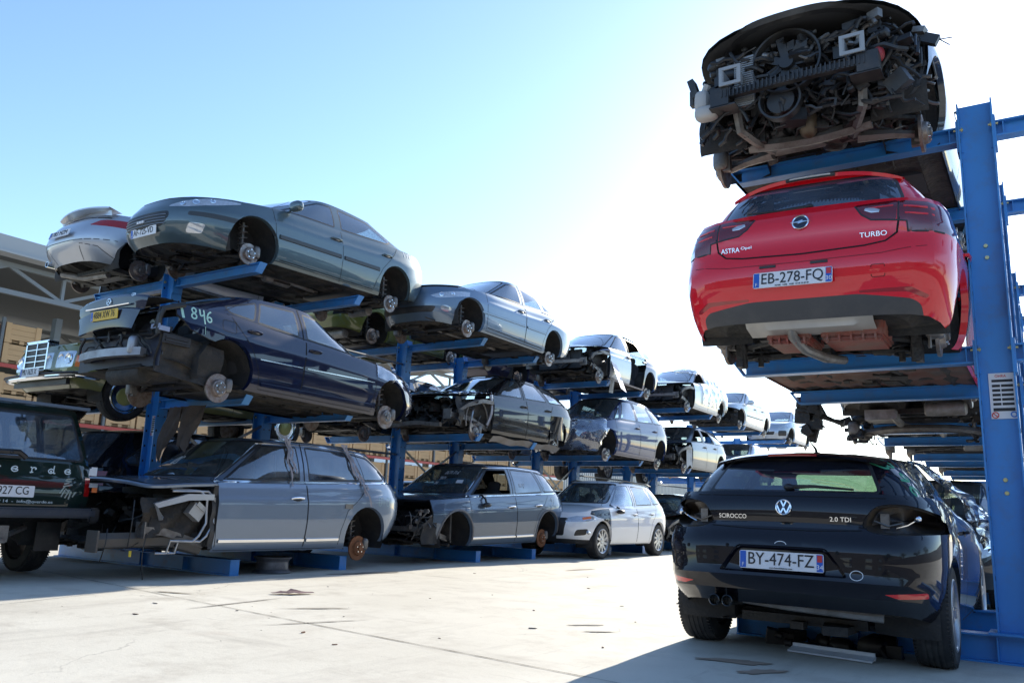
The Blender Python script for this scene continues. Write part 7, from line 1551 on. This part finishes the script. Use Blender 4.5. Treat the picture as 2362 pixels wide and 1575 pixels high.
def tt_coupe():
    S = dict(W=.88, wb=2.43, pr=3.2, pf=3, qr=5, qf=4, zlow=[(-2.0, .33), (-1.5, .24), (-1, .18), (1, .18), (1.9, .24)], zsh=[(-1.95, .90), (-1.7, .95), (-1.0, .96), (0, .90), (1, .85), (1.9, .62)], rear=[(0, -1.80), (.25, -1.94), (.5, -1.96), (.8, -1.86), (1, -1.70)], front=[(0, 1.8), (.4, 1.95), (1, 1.8)],
             crown=[(-1.9, .04), (1, .08), (1.9, .12)], wG=.74, yRG=-1.50, yWG=.75, wT=.52, yRT=-.75, yFT=.05, roof=[(-.8, 1.30), (-.3, 1.345), (.1, 1.33)], ra=.36, gpr=3.5, gpf=3.5)
    body = paint('silver_paint', (.46, .48, .52), metal=.7, dcov=.12)
    def ex(C, r, st):
        if st == 'cut2':
            bz = lambda f, C_: f[C_.zl] in (0, 1) and f.calc_center_median().y < -1.2
            for s_ in (1, -1): cut(C, rpoly([(s_ * .46, .765), (s_ * .56, .86), (s_ * .80, .885), (s_ * .95, .885), (s_ * .95, .76), (s_ * .62, .755)], .03), 'y', bz, 'tail_light#%d' % s_)
        if st == 'post':
            bm = BM(); g = []
            for k in range(-10, 11):
                x = k / 10 * .62; z0_ = 1.03 - .03 * abs(k / 10) ** 2; g.append([Vector((x, -1.50, z0_ + .01)), Vector((x, -1.66, z0_ + .045)), Vector((x, -1.80 + .10 * abs(k / 10) ** 2, z0_ + .05)), Vector((x, -1.80 + .10 * abs(k / 10) ** 2, z0_ + .03)), Vector((x, -1.66, z0_ + .01)), Vector((x, -1.74 + .1 * abs(k / 10) ** 2, z0_ - .06))])
            sheet(bm, g); obj('boot_spoiler', bm, body, r)
            lines(C, 'shut_line', [[(-.62, .90), (-.3, .915), (.3, .915), (.62, .90)]], .03, M_GAP, 'y', -1, .001, parent=r)
            lines(C, 'bumper_seam', [[(-.80, .56), (-.4, .545), (.4, .545), (.80, .56)], [(-.72, .30), (-.62, .46), (-.36, .50), (-.28, .30)], [(.72, .30), (.62, .46), (.40, .50), (.34, .30)]], .012, mat('silver_seam_shadow', (.10, .10, .11)), 'y', -1, .001, parent=r)
            plate(r, endM(0, -1.985, .66, -1, R(-14)), '1783 MZM', 'fr', size=(.50, .10))
            bm = BM(); M = Matrix.Translation((-.52, -1.78, .34)) @ Matrix.Rotation(R(-90), 4, 'Z'); lathe(bm, [(-.1, .04), (.06, .042), (.06, .034), (-.08, .03)], M, 16, close=False); obj('tailpipe', bm, M_CHROME, r)
            bm = BM(); tube(bm, [(-.5, -1.62, .25), (-.2, -1.45, .20), (.3, -1.4, .20)], .045, 8); obj('rear_silencer', bm, M_HEAT, r)
    D = [([(.75, .2), (.78, .85), (.1, 1.3), (-.42, 1.34), (-.45, .85), (-.42, .2)], 'front_door')]
    Wn = [([('b', .60), ('t', .08), ('t', -.36), ('b', -.40)], 'front_door_window', 'front_door')]
    return gen('coupe_car', 'silver rounded coupe with red tail lamps and a boot spoiler', 'car', S, (-11.10, 7.47, 3.69), 'away', body, 1, D, Wn, (.55, .45, .95, 1.28), (.55, .42, 1.02, 1.27), hubz=(.25, .25), hubx=.78, seed=42, extra=ex, exhaust=False)
def old_saloon():
    S = dict(W=.89, wb=2.795, pr=8, pf=9, qr=9, qf=14, zlow=[(-2.4, .38), (-1, .2), (1, .2), (2.2, .34)], zsh=[(-2.3, .90), (-1.5, .95), (0, .95), (1, .93), (1.8, .88), (2.15, .84)], rear=[(0, -2.25), (.4, -2.3), (1, -2.2)], front=[(0, 2.0), (.2, 2.12), (.5, 2.14), (.8, 2.12), (1, 2.08)],
             crown=[(-2.3, .03), (1, .06), (2.15, .05)], wG=.80, yRG=-1.7, yWG=.8, wT=.62, yRT=-1.2, yFT=.2, roof=[(-1.3, 1.38), (-.5, 1.43), (.2, 1.41)], ra=.36, tyre=.32)
    body = paint('faded_yellow_green_paint', (.24, .25, .10), metal=.0, dirt=(.25, .23, .15), dcov=.3, rough=.5)
    def ex(C, r, st):
        if st == 'cut2':
            for s_ in (1, -1):
                cut(C, rpoly([(s_ * .33, .57), (s_ * .70, .57), (s_ * .71, .78), (s_ * .34, .79)], .03), 'y', lambda f, C_: f[C_.zl] in (0, 1) and f.calc_center_median().y > 1.85, 'headlight#%d' % s_)
                cut(C, [(s_ * .725, .57), (s_ * 1.0, .57), (s_ * 1.0, .79), (s_ * .73, .79)], 'y', lambda f, C_: f[C_.zl] in (0,) and f.calc_center_median().y > 1.85, 'indicator#%d' % s_)
        if st == 'post':
            gr = empty('radiator_grille', (0, 0, 0)); gr.parent = r
            bm = BM(); box(bm, (0, 2.17, .72), (.50, .10, .36)); obj('grille_core', bm, M_BLACK, gr)
            bm = BM()
            for x, w_, z, h_ in ((-.265, .03, .72, .40), (.265, .03, .72, .40), (0, .56, .915, .035), (0, .56, .53, .02)): box(bm, (x, 2.175, z), (w_, .13, h_))
            box(bm, (0, 2.225, .72), (.018, .03, .38))
            for k in range(4): box(bm, (0, 2.225, .58 + k * .08), (.50, .012, .010))
            obj('grille_frame', bm, M_CHROME, gr)
            bm = BM()
            for k in range(20):
                if k % 5: box(bm, (0, 2.222, .535 + k * .019), (.50, .01, .006))
            obj('grille_bars', bm, mat('dark_grille_bar', (.10, .10, .11), rough=.4, metal=.6), gr)
            for s_ in (1, -1):
                for x in (.43, .60):
                    bm = BM(); M = Matrix.Translation((s_ * x, 2.125, .68)) @ Matrix.Rotation(R(90), 4, 'Z'); lathe(bm, [(0, .078), (.012, .07), (.004, .05), (.0, .01)], M, 20); obj('lamp_reflector', bm, mat('lamp_reflector', (.8, .82, .85), rough=.08, metal=1), C.parts['headlight#%d' % s_])
            bm = BM(); P = [(-.87, 1.85, .46), (-.87, 2.03, .46), (-.76, 2.17, .46), (0, 2.23, .46), (.76, 2.17, .46), (.87, 2.03, .46), (.87, 1.85, .46)]; tube(bm, smooth3(P, 3), .042, 10); bmp = obj('front_bumper', bm, M_CHROME, r)
            bm = BM(); tube(bm, smooth3([(p[0] * 1.012, p[1] + .045, .475) for p in P], 3), .018, 6); obj('bumper_rubber', bm, M_BLACK, bmp)
            bm = BM(); box(bm, (0, 2.12, .38), (1.3, .05, .07)); obj('front_apron', bm, M_BLACK, r)
            plate(r, endM(-.03, 2.30, .50, 1), 'MU 1635 X', 'fr', size=(.46, .11))
            bm = BM(); box(bm, (0, 1.88, .875), (1.35, .40, .02), Matrix.Rotation(R(1), 3, 'X')); obj('bonnet_panel', bm, body, r)
    D = [([(.8, .2), (.85, .9), (.3, 1.4), (-.3, 1.42), (-.3, .2)], 'front_door')]
    Wn = [([('b', .68), ('t', .2), ('t', -.25), ('b', -.25)], 'front_door_window', 'front_door'), ([('b', -.36), ('t', -.36), ('t', -1.0), ('b', -1.2)], 'rear_door_window', None)]
    cap = mat('green_gold_hub_cap', (.36, .36, .12), rough=.3, metal=.2)
    return gen('vintage_saloon_car', 'old yellow-green saloon with upright chrome grille and square lamps', 'car', S, (-11.05, 7.64, 1.90), 'toward', body, -1, D, Wn, (.64, .55, .98, 1.37), (.62, .53, .98, 1.33), hubz=(.27, .14), hubx=.79, kind='steel', rd=.13,
               hubk=dict(tw=.2, rimmat=M_CHROME, cap=cap), seed=43, extra=ex, mats={'indicator': M_LAMP_O}, interior=False)
# ---------------- generic fillers with their own looks
def fillers():
    silver = paint('pale_silver_paint', (.42, .46, .50), metal=.6, dcov=.12); sb = paint('violet_blue_paint', (.025, .04, .11), metal=.3, dcov=.12); lb = paint('light_blue_grey_paint', (.40, .45, .52), metal=.5, dcov=.1)
    def e33(C, r, st):
        if st == 'post':
            bm = BM(); g = [[Vector((-.88 - .05 * k, .95 - .10 * j - .03 * k, .62 - .16 * k - .02 * j)) for k in range(5)] for j in range(4)]; sheet(bm, g); obj('torn_wing_flap', bm, sb, r, smooth=False)
            bm = BM(); g = [[Vector((-.86, .9 - .10 * j + .03 * k, .24 - .12 * k)) for k in range(4)] for j in range(3)]; sheet(bm, g); obj('hanging_trim', bm, M_STEEL, r, smooth=False)
            bm = BM(); tube(bm, smooth3([(-.84, .95, .85), (-.80, 1.3, .78), (-.74, 1.6, .6)]), .03, 5); obj('upper_rail_bent', bm, sb, r)
    generic('hatchback_car', 'blue hatchback with a bare silver front door and no rear door, on the top arms', (-9.0, 17.4, 3.68), 'toward', sb, -1, 'hatch', 4.3, 1.46, 51, 'bare', mats={'front_door': silver}, drop=('rear_door#-1', 'rear_door_window#-1'), extra=e33)
    generic('hatchback_car', 'silver wreck wrapped in shiny clear film with smashed doors, on the top arms', (-9.02, 22.8, 3.68), 'toward', silver, -1, 'hatch', 4.35, 1.45, 52, 'bare', film=lambda f: f.calc_center_median().x < 0 and f.calc_center_median().y < .4 and f.calc_center_median().z > .4, drop=('front_door_window#-1',))
    def e35(C, r, st):
        if st == 'cut': ins = cut(C, [(1.45, .0), (1.5, .62), (1.75, .66), (2.5, .72), (2.5, 0)], 'x', lambda f, C_: f[C_.zl] == 0 and f.calc_center_median().y > 1.3); bmesh.ops.delete(C.bm, geom=ins, context='FACES')
        if st == 'post': clutter('front_remains', r, (-.8, .8, 1.5, 1.9, .28, .62), 60, 77, M_ENG); lines(C, 'door_moulding', [[(.95, .52), (-.85, .55)]], .04, M_BLACK, 'x', -1, .01, parent=r)
    generic('saloon_car', 'pale silver saloon with a broken front corner and open black arch, on the top arms', (-8.95, 27.3, 3.66), 'toward', paint('pale_white_silver', (.55, .58, .61), metal=.4, dcov=.08), -1, 'saloon', 4.5, 1.44, 53, 'ok', extra=e35, mir=(.74, .92))
    def e36(C, r, st):
        if st == 'cut2': 
            for s_ in (1, -1): cut(C, rpoly([(s_ * .50, .33), (s_ * .74, .35), (s_ * .76, .55), (s_ * .52, .53)], .04), 'y', P_end(1, (0,), .5, .0), 'bumper_vent#%d' % s_)
    generic('hatchback_car', 'small pale lilac hatchback with big round lamps, last on the top arms', (-8.92, 33.2, 3.66), 'toward', lb, -1, 'hatch', 4.0, 1.5, 54, 'ok', extra=e36, mats={'bumper_vent': M_BLACK})
    def e24(C, r, st):
        if st == 'post':
            bm = BM(); g = [[Vector((-.87 + .01 * j, 1.0 + .30 * j / 5, .28 + .55 * k / 6 - .04 * abs(j - 2))) for k in range(7)] for j in range(6)]; sheet(bm, g); obj('white_inner_panel', bm, mat('white_liner', (.55, .55, .53), rough=.6, dirt=(.1, .09, .08), dcov=.4), r)
    generic('estate_car', 'steel blue estate without front glass or wing, on the middle arms near the black hatchback', (-9.0, 22.55, 1.985), 'toward', paint('steel_blue_metal', (.07, .10, .13), metal=.4, dcov=.15), -1, 'estate', 4.5, 1.46, 55, 'bare', drop=('front_door_window#-1', 'rear_door_window#-1'), extra=e24)
    generic('saloon_car', 'pale grey car whose dark windscreen shows just above the black hatchback', (-9.0, 28.0, 1.985), 'toward', lb, -1, 'saloon', 4.4, 1.44, 56, 'ok', mats={'windscreen': G_DUSTY}, interior=False)
    blk = paint('dull_black_paint', (.008, .009, .011), metal=.1, dcov=.25)
    generic('saloon_car', 'black car with bare front frame just beyond the white crossover', (-8.9, 21.6, .05), 'toward', blk, -1, 'saloon', 4.5, 1.44, 57, 'bare', mats={'windscreen': G_DUSTY}, interior=False)
    generic('saloon_car', 'dark car on the ground far along the left rack behind the black one', (-8.95, 26.6, .05), 'toward', blk, -1, 'saloon', 4.5, 1.44, 58, 'ok', interior=False)
    # back row
    def eg(C, r, st):
        if st == 'post': lines(C, 'bumper_moulding', [[(-1.98, .62), (-1.6, .60)], [(1.7, .62), (2.0, .60)]], .16, M_BLACK, 'x', 1, .02, parent=r)
    yg = paint('yellow_green_paint', (.17, .19, .05), metal=.1, dcov=.15)
    generic('hatchback_car', 'yellow-green hatchback with black bumper, top level of the back row', (-11.12, 12.2, 3.70), 'away', yg, 1, 'hatch', 4.0, 1.48, 61, 'ok', hubz=(.26, .26), interior=False, extra=eg)
    generic('hatchback_car', 'dark violet car half hidden in the top level of the back row', (-11.12, 17.3, 3.70), 'toward', paint('dark_violet_paint', (.03, .025, .06), dcov=.2), -1, 'hatch', 4.2, 1.46, 62, 'ok', interior=False, hubz=(.26, .26))
    generic('saloon_car', 'dark stripped car hanging over the crates, middle level of the back row', (-11.12, 12.3, 2.0), 'toward', blk, -1, 'saloon', 4.4, 1.42, 63, 'bare', interior=False, hubz=(.14, .14))
    generic('hatchback_car', 'grey car showing only its sill, middle level of the back row behind the black estate', (-11.12, 17.2, 1.99), 'toward', lb, -1, 'hatch', 4.2, 1.46, 64, 'ok', interior=False)
    generic('hatchback_car', 'dark car with its tyred wheels hanging above the white crossover, back row', (-11.12, 22.1, 2.0), 'toward', blk, -1, 'hatch', 4.2, 1.46, 65, 'ok', interior=False, kind='wheel', hubz=(.10, .10), hubk=dict(tw=.2, spokes=7))
    van = paint('black_van_paint', (.006, .007, .012), metal=.0, dcov=.12)
    generic('van_car', 'tall black vehicle in deep shade right behind the green off-roader', (-11.15, 8.3, .0), 'away', van, 1, 'mpv', 4.7, 1.85, 66, 'ok', interior=False, kind='wheel', hubz=(.32, .32), hubk=dict(tw=.2, spokes=7), mats={k: G_DARK for k in ('front_door_window', 'rear_door_window', 'quarter_window', 'rear_window', 'windscreen')})
    generic('saloon_car', 'dark car in the shade on the ground behind the dark grey off-roader', (-11.15, 13.4, .0), 'toward', blk, -1, 'saloon', 4.5, 1.42, 67, 'ok', interior=False)
    generic('hatchback_car', 'dark hatchback on the ground behind the white crossover', (-11.15, 18.4, .0), 'toward', blk, -1, 'hatch', 4.2, 1.44, 68, 'ok', interior=False)
    # right rack, further bays
    dk = paint('graphite_paint', (.02, .024, .032), metal=.3, dcov=.2)
    generic('saloon_car', 'graphite saloon parked nose to the camera beyond the black hatchback', (-1.25, 12.35, .0), 'toward', dk, -1, 'saloon', 4.5, 1.5, 71, 'ok', kind='wheel', hubz=(.315, .315), hubk=dict(tw=.2, spokes=7), mats={'windscreen': G_DUSTY}, interior=False)
    c = generic('saloon_car', 'dark car seen only from below, next bay beyond the red hatchback', (-1.28, 12.5, 1.985), 'away', dk, 1, 'saloon', 4.6, 1.44, 72, 'ok', interior=False, hubz=(.02, .02))
    root = c.root
    bm = BM(); tube(bm, smooth3([(-.2, -2.0, .16), (-.15, -1.2, .10), (.15, -.6, .14), (.1, .4, .16)]), .045, 8); box(bm, (-.35, -1.75, .18), (.34, .40, .12)); obj('exhaust', bm, M_HEAT, root)
    bm = BM(); tube(bm, smooth3([(-.72, -1.35, .0), (-.3, -1.45, .05), (.3, -1.45, .05), (.72, -1.35, .0)]), .05, 8); obj('rear_axle', bm, M_STEEL, root); clutter('axle_parts', root, (-.85, -.55, -1.6, -1.1, -.06, .25), 26, 91, M_ENG, (.05, .12), .3); clutter('axle_parts', root, (.5, .85, -1.6, -1.1, -.06, .25), 26, 92, M_ENG, (.05, .12), .3)
    generic('hatchback_car', 'pale car two bays beyond the red hatchback, seen from below', (-1.28, 17.5, 1.985), 'away', lb, 1, 'hatch', 4.3, 1.46, 73, 'ok', interior=False)
    generic('hatchback_car', 'farthest car on the middle arms of the right rack', (-1.28, 22.5, 1.985), 'away', dk, 1, 'hatch', 4.3, 1.46, 74, 'ok', interior=False)
    generic('saloon_car', 'wrecked dark car with bare engine behind the column, top arms of the right rack', (-1.22, 12.7, 3.66), 'toward', dk, -1, 'saloon', 4.6, 1.44, 75, 'bare', interior=False)
    generic('hatchback_car', 'silver hatchback on the top arms of the right rack behind the column', (-1.22, 17.6, 3.66), 'toward', silver, -1, 'hatch', 4.3, 1.46, 76, 'ok', interior=False)
    generic('hatchback_car', 'dark hatchback on the ground two places beyond the black one at the right rack', (-1.2, 18.0, .0), 'toward', dk, -1, 'hatch', 4.3, 1.46, 77, 'ok', interior=False)
    generic('mpv_car', 'tall dark vehicle on the ground farther down the right rack', (-1.2, 22.9, .0), 'toward', dk, -1, 'mpv', 4.5, 1.75, 78, 'ok', interior=False)
# ------------------------------------------------------------------ small things
def small_things():
    bm = BM(); M = Matrix.Translation((0, 0, 0)) @ Matrix.Rotation(R(-90), 4, 'Y')
    lathe(bm, [(.0, .235), (.012, .24), (.03, .225), (.05, .20), (.14, .195), (.17, .215), (.185, .235), (.195, .238), (.195, .228), (.17, .205), (.10, .185), (.05, .18), (.04, .10), (.06, .06), (.05, .03), (.0, .03)], M, 40, close=False)
    o = obj('wheel_rim', bm, mat('dirty_rim_steel', (.16, .16, .17), rough=.5, metal=.7, dirt=(.07, .06, .05), dcov=.5, dscale=8), None); o.location = (-8.28, 7.28, .003); props(o, 'bare steel wheel rim lying flat on the concrete between two base beams', 'wheel rim')
    r_ = random.Random(9); bm = BM(); g = []
    for i in range(9): g.append([Vector(((i - 4) * .05 + .01 * math.sin(j * 2), (j - 3) * .032 * (1 - abs(i - 4) / 6), .012 + .05 * abs(noise.noise(Vector((i * .7, j * .9, 1))))  * (1 - abs(i - 4) / 5))) for j in range(7)])
    sheet(bm, g); o = obj('crumpled_rag', bm, mat('brown_rag', (.12, .07, .08), rough=.9, var=.3, vscale=20), None, angle=50); o.location = (-6.27, 5.80, .002); o.rotation_euler = (0, 0, R(57)); props(o, 'crumpled dark brown rag on the sunlit concrete', 'rag')
    bm = BM(); box(bm, (0, 0, .018), (.56, .085, .012), Matrix.Rotation(R(14), 3, 'X')); box(bm, (0, .04, .03), (.55, .010, .05)); o = obj('broken_plastic_strip', bm, mat('white_trim', (.55, .57, .60), rough=.5, dirt=(.3, .28, .25), dcov=.3), None); o.location = (-1.31, 6.0, .004); o.rotation_euler = (0, 0, R(-9)); props(o, 'broken white plastic strip on the ground behind the black hatchback', 'plastic strip')
    o = clutter('broken_bumper_scraps', None, (-1.75, -.95, 6.25, 6.6, .01, .07), 22, 93, M_BLACK, (.04, .16), .3); props(o, 'heap of black broken plastic scraps under the tail of the black hatchback', 'debris')
    # thin felt sheets hanging from the arm
    for k, (x0, y0, w_, h_, lab) in enumerate(((-9.42, 6.45, .30, .62, 'left hanging strip of brown torn felt under the first middle arm'), (-9.02, 6.42, .46, .50, 'wider brown torn felt sheet hanging beside the narrow strip under the first middle arm'))):
        bm = BM(); g = []
        for j in range(12):
            v_ = j / 11; g.append([Vector(((i - 4) / 8 * w_ * (1 - .3 * v_ + .25 * math.sin(v_ * 5 + k)) - .12 * v_ * (1 - k), .03 * math.sin(i * 1.3 + j * .6) - .10 * v_, -h_ * v_ - .05 * (i % 3) * (j == 11))) for i in range(9)])
        sheet(bm, g); o = obj('torn_felt', bm, mat('brown_felt', (.10, .08, .07), rough=.95, var=.4, vscale=9, bump=.5), None, angle=60); o.location = (x0, y0, 2.03); props(o, lab, 'torn felt')
    # pebbles and scraps
    r_ = random.Random(21); n = 0; mats_ = [mat('dark_scrap', (.05, .045, .04), rough=.8), mat('rust_scrap', (.16, .08, .05), rough=.8), mat('grey_stone', (.22, .20, .18), rough=.9)]
    spots = [(-5.6, 4.6, .03), (-4.8, 5.0, .02), (-6.4, 4.4, .035), (-4.0, 6.6, .03), (-3.6, 7.6, .025), (-3.3, 8.3, .05), (-5.0, 7.4, .02), (-4.4, 4.2, .045), (-3.9, 4.0, .03), (-5.2, 6.6, .02), (-4.7, 9.0, .035), (-3.4, 5.6, .04), (-3.0, 6.6, .02), (-6.6, 6.6, .02), (-5.9, 3.9, .04), (-3.6, 4.7, .02), (-4.2, 11.5, .05), (-5.5, 10.5, .04), (-6.8, 9.6, .03), (-2.6, 5.2, .03)]
    for k in range(70): spots.append((r_.uniform(-7.6, -2.6), r_.uniform(3.4, 13), r_.uniform(.004, .010)))
    proto = {}
    for x, y, s_ in spots:
        q = r_.randrange(6)
        if q not in proto:
            bm = BM()
            for _ in range(1): ellipsoid(bm, (0, 0, .2), (1.0 + .6 * (q % 3), .45, .25), e=.8, nu=8, nv=5)
            for v in bm.verts: v.co += Vector((r_.uniform(-.25, .25), r_.uniform(-.25, .25), r_.uniform(-.06, .1)))
            for v in bm.verts: v.co.z = max(0, v.co.z)
            o = obj('ground_scrap', bm, mats_[q % 3], None, smooth=False); proto[q] = o
        else:
            o = proto[q].copy(); COL.objects.link(o)
        o.location = (x, y, .001); s_ *= .42; o.scale = (s_, s_, s_); o.rotation_euler = (0, 0, r_.uniform(0, 6.3)); props(o, 'tiny loose scrap, one of the look-alike bits scattered on the concrete between the racks', 'scrap', 'tiny scraps scattered over the concrete')
    # unseen yard behind the camera; hall sized and darkened for its reflection
    hb = empty('reflected_hall', (4, -20, 0), 0, 'long low hall behind the camera seen as a dark band in the car paint', 'building'); bm = BM(); box(bm, (0, 0, 3.4), (70, 8, 6.8)); obj('walls', bm, mat('dull_grey_render', (.045, .048, .05), rough=.9, var=.2), hb, smooth=False)
    bm = BM(); box(bm, (0, 0, 6.93), (71, 9, .25)); obj('roof', bm, M_TRUSS, hb)
    for x in range(-30, 31, 6): bm = BM(); box(bm, (x, 4.02, 2.4), (2.2, .06, 2.2)); obj('window', bm, G_DARK, hb)
    for k, (x, y, h) in enumerate(((14, -14, 8), (19, -4, 9), (17, 6, 7.5), (22, 15, 9), (-16, -17, 8.5), (8, -18, 9))): tree(x, y, h, 3.2, 60 + k, ['tall tree to the right rear of the camera', 'large tree right of the camera', 'tree beyond the right rack', 'farther tree beyond the right rack', 'tree left behind the camera', 'tree behind the camera'][k], n=900)
    bl = empty('site_wall', (13, 5, 0), 0, 'grey yard wall beyond the right rack, mirrored in the car doors', 'wall'); bm = BM(); box(bm, (0, 10, 1.2), (.25, 70, 2.4)); obj('wall_panel', bm, mat('grey_block', (.22, .21, .20), rough=.9, var=.15), bl)
C407 = car_407()
red_hatch(); black_hatch(); stripped_top()
navy_saloon(); silver_c(); suv_front(); suv_second(); white_crossover(); wagon_black(); mpv_blue()
range_rover(); tt_coupe(); old_saloon(); fillers(); small_things()
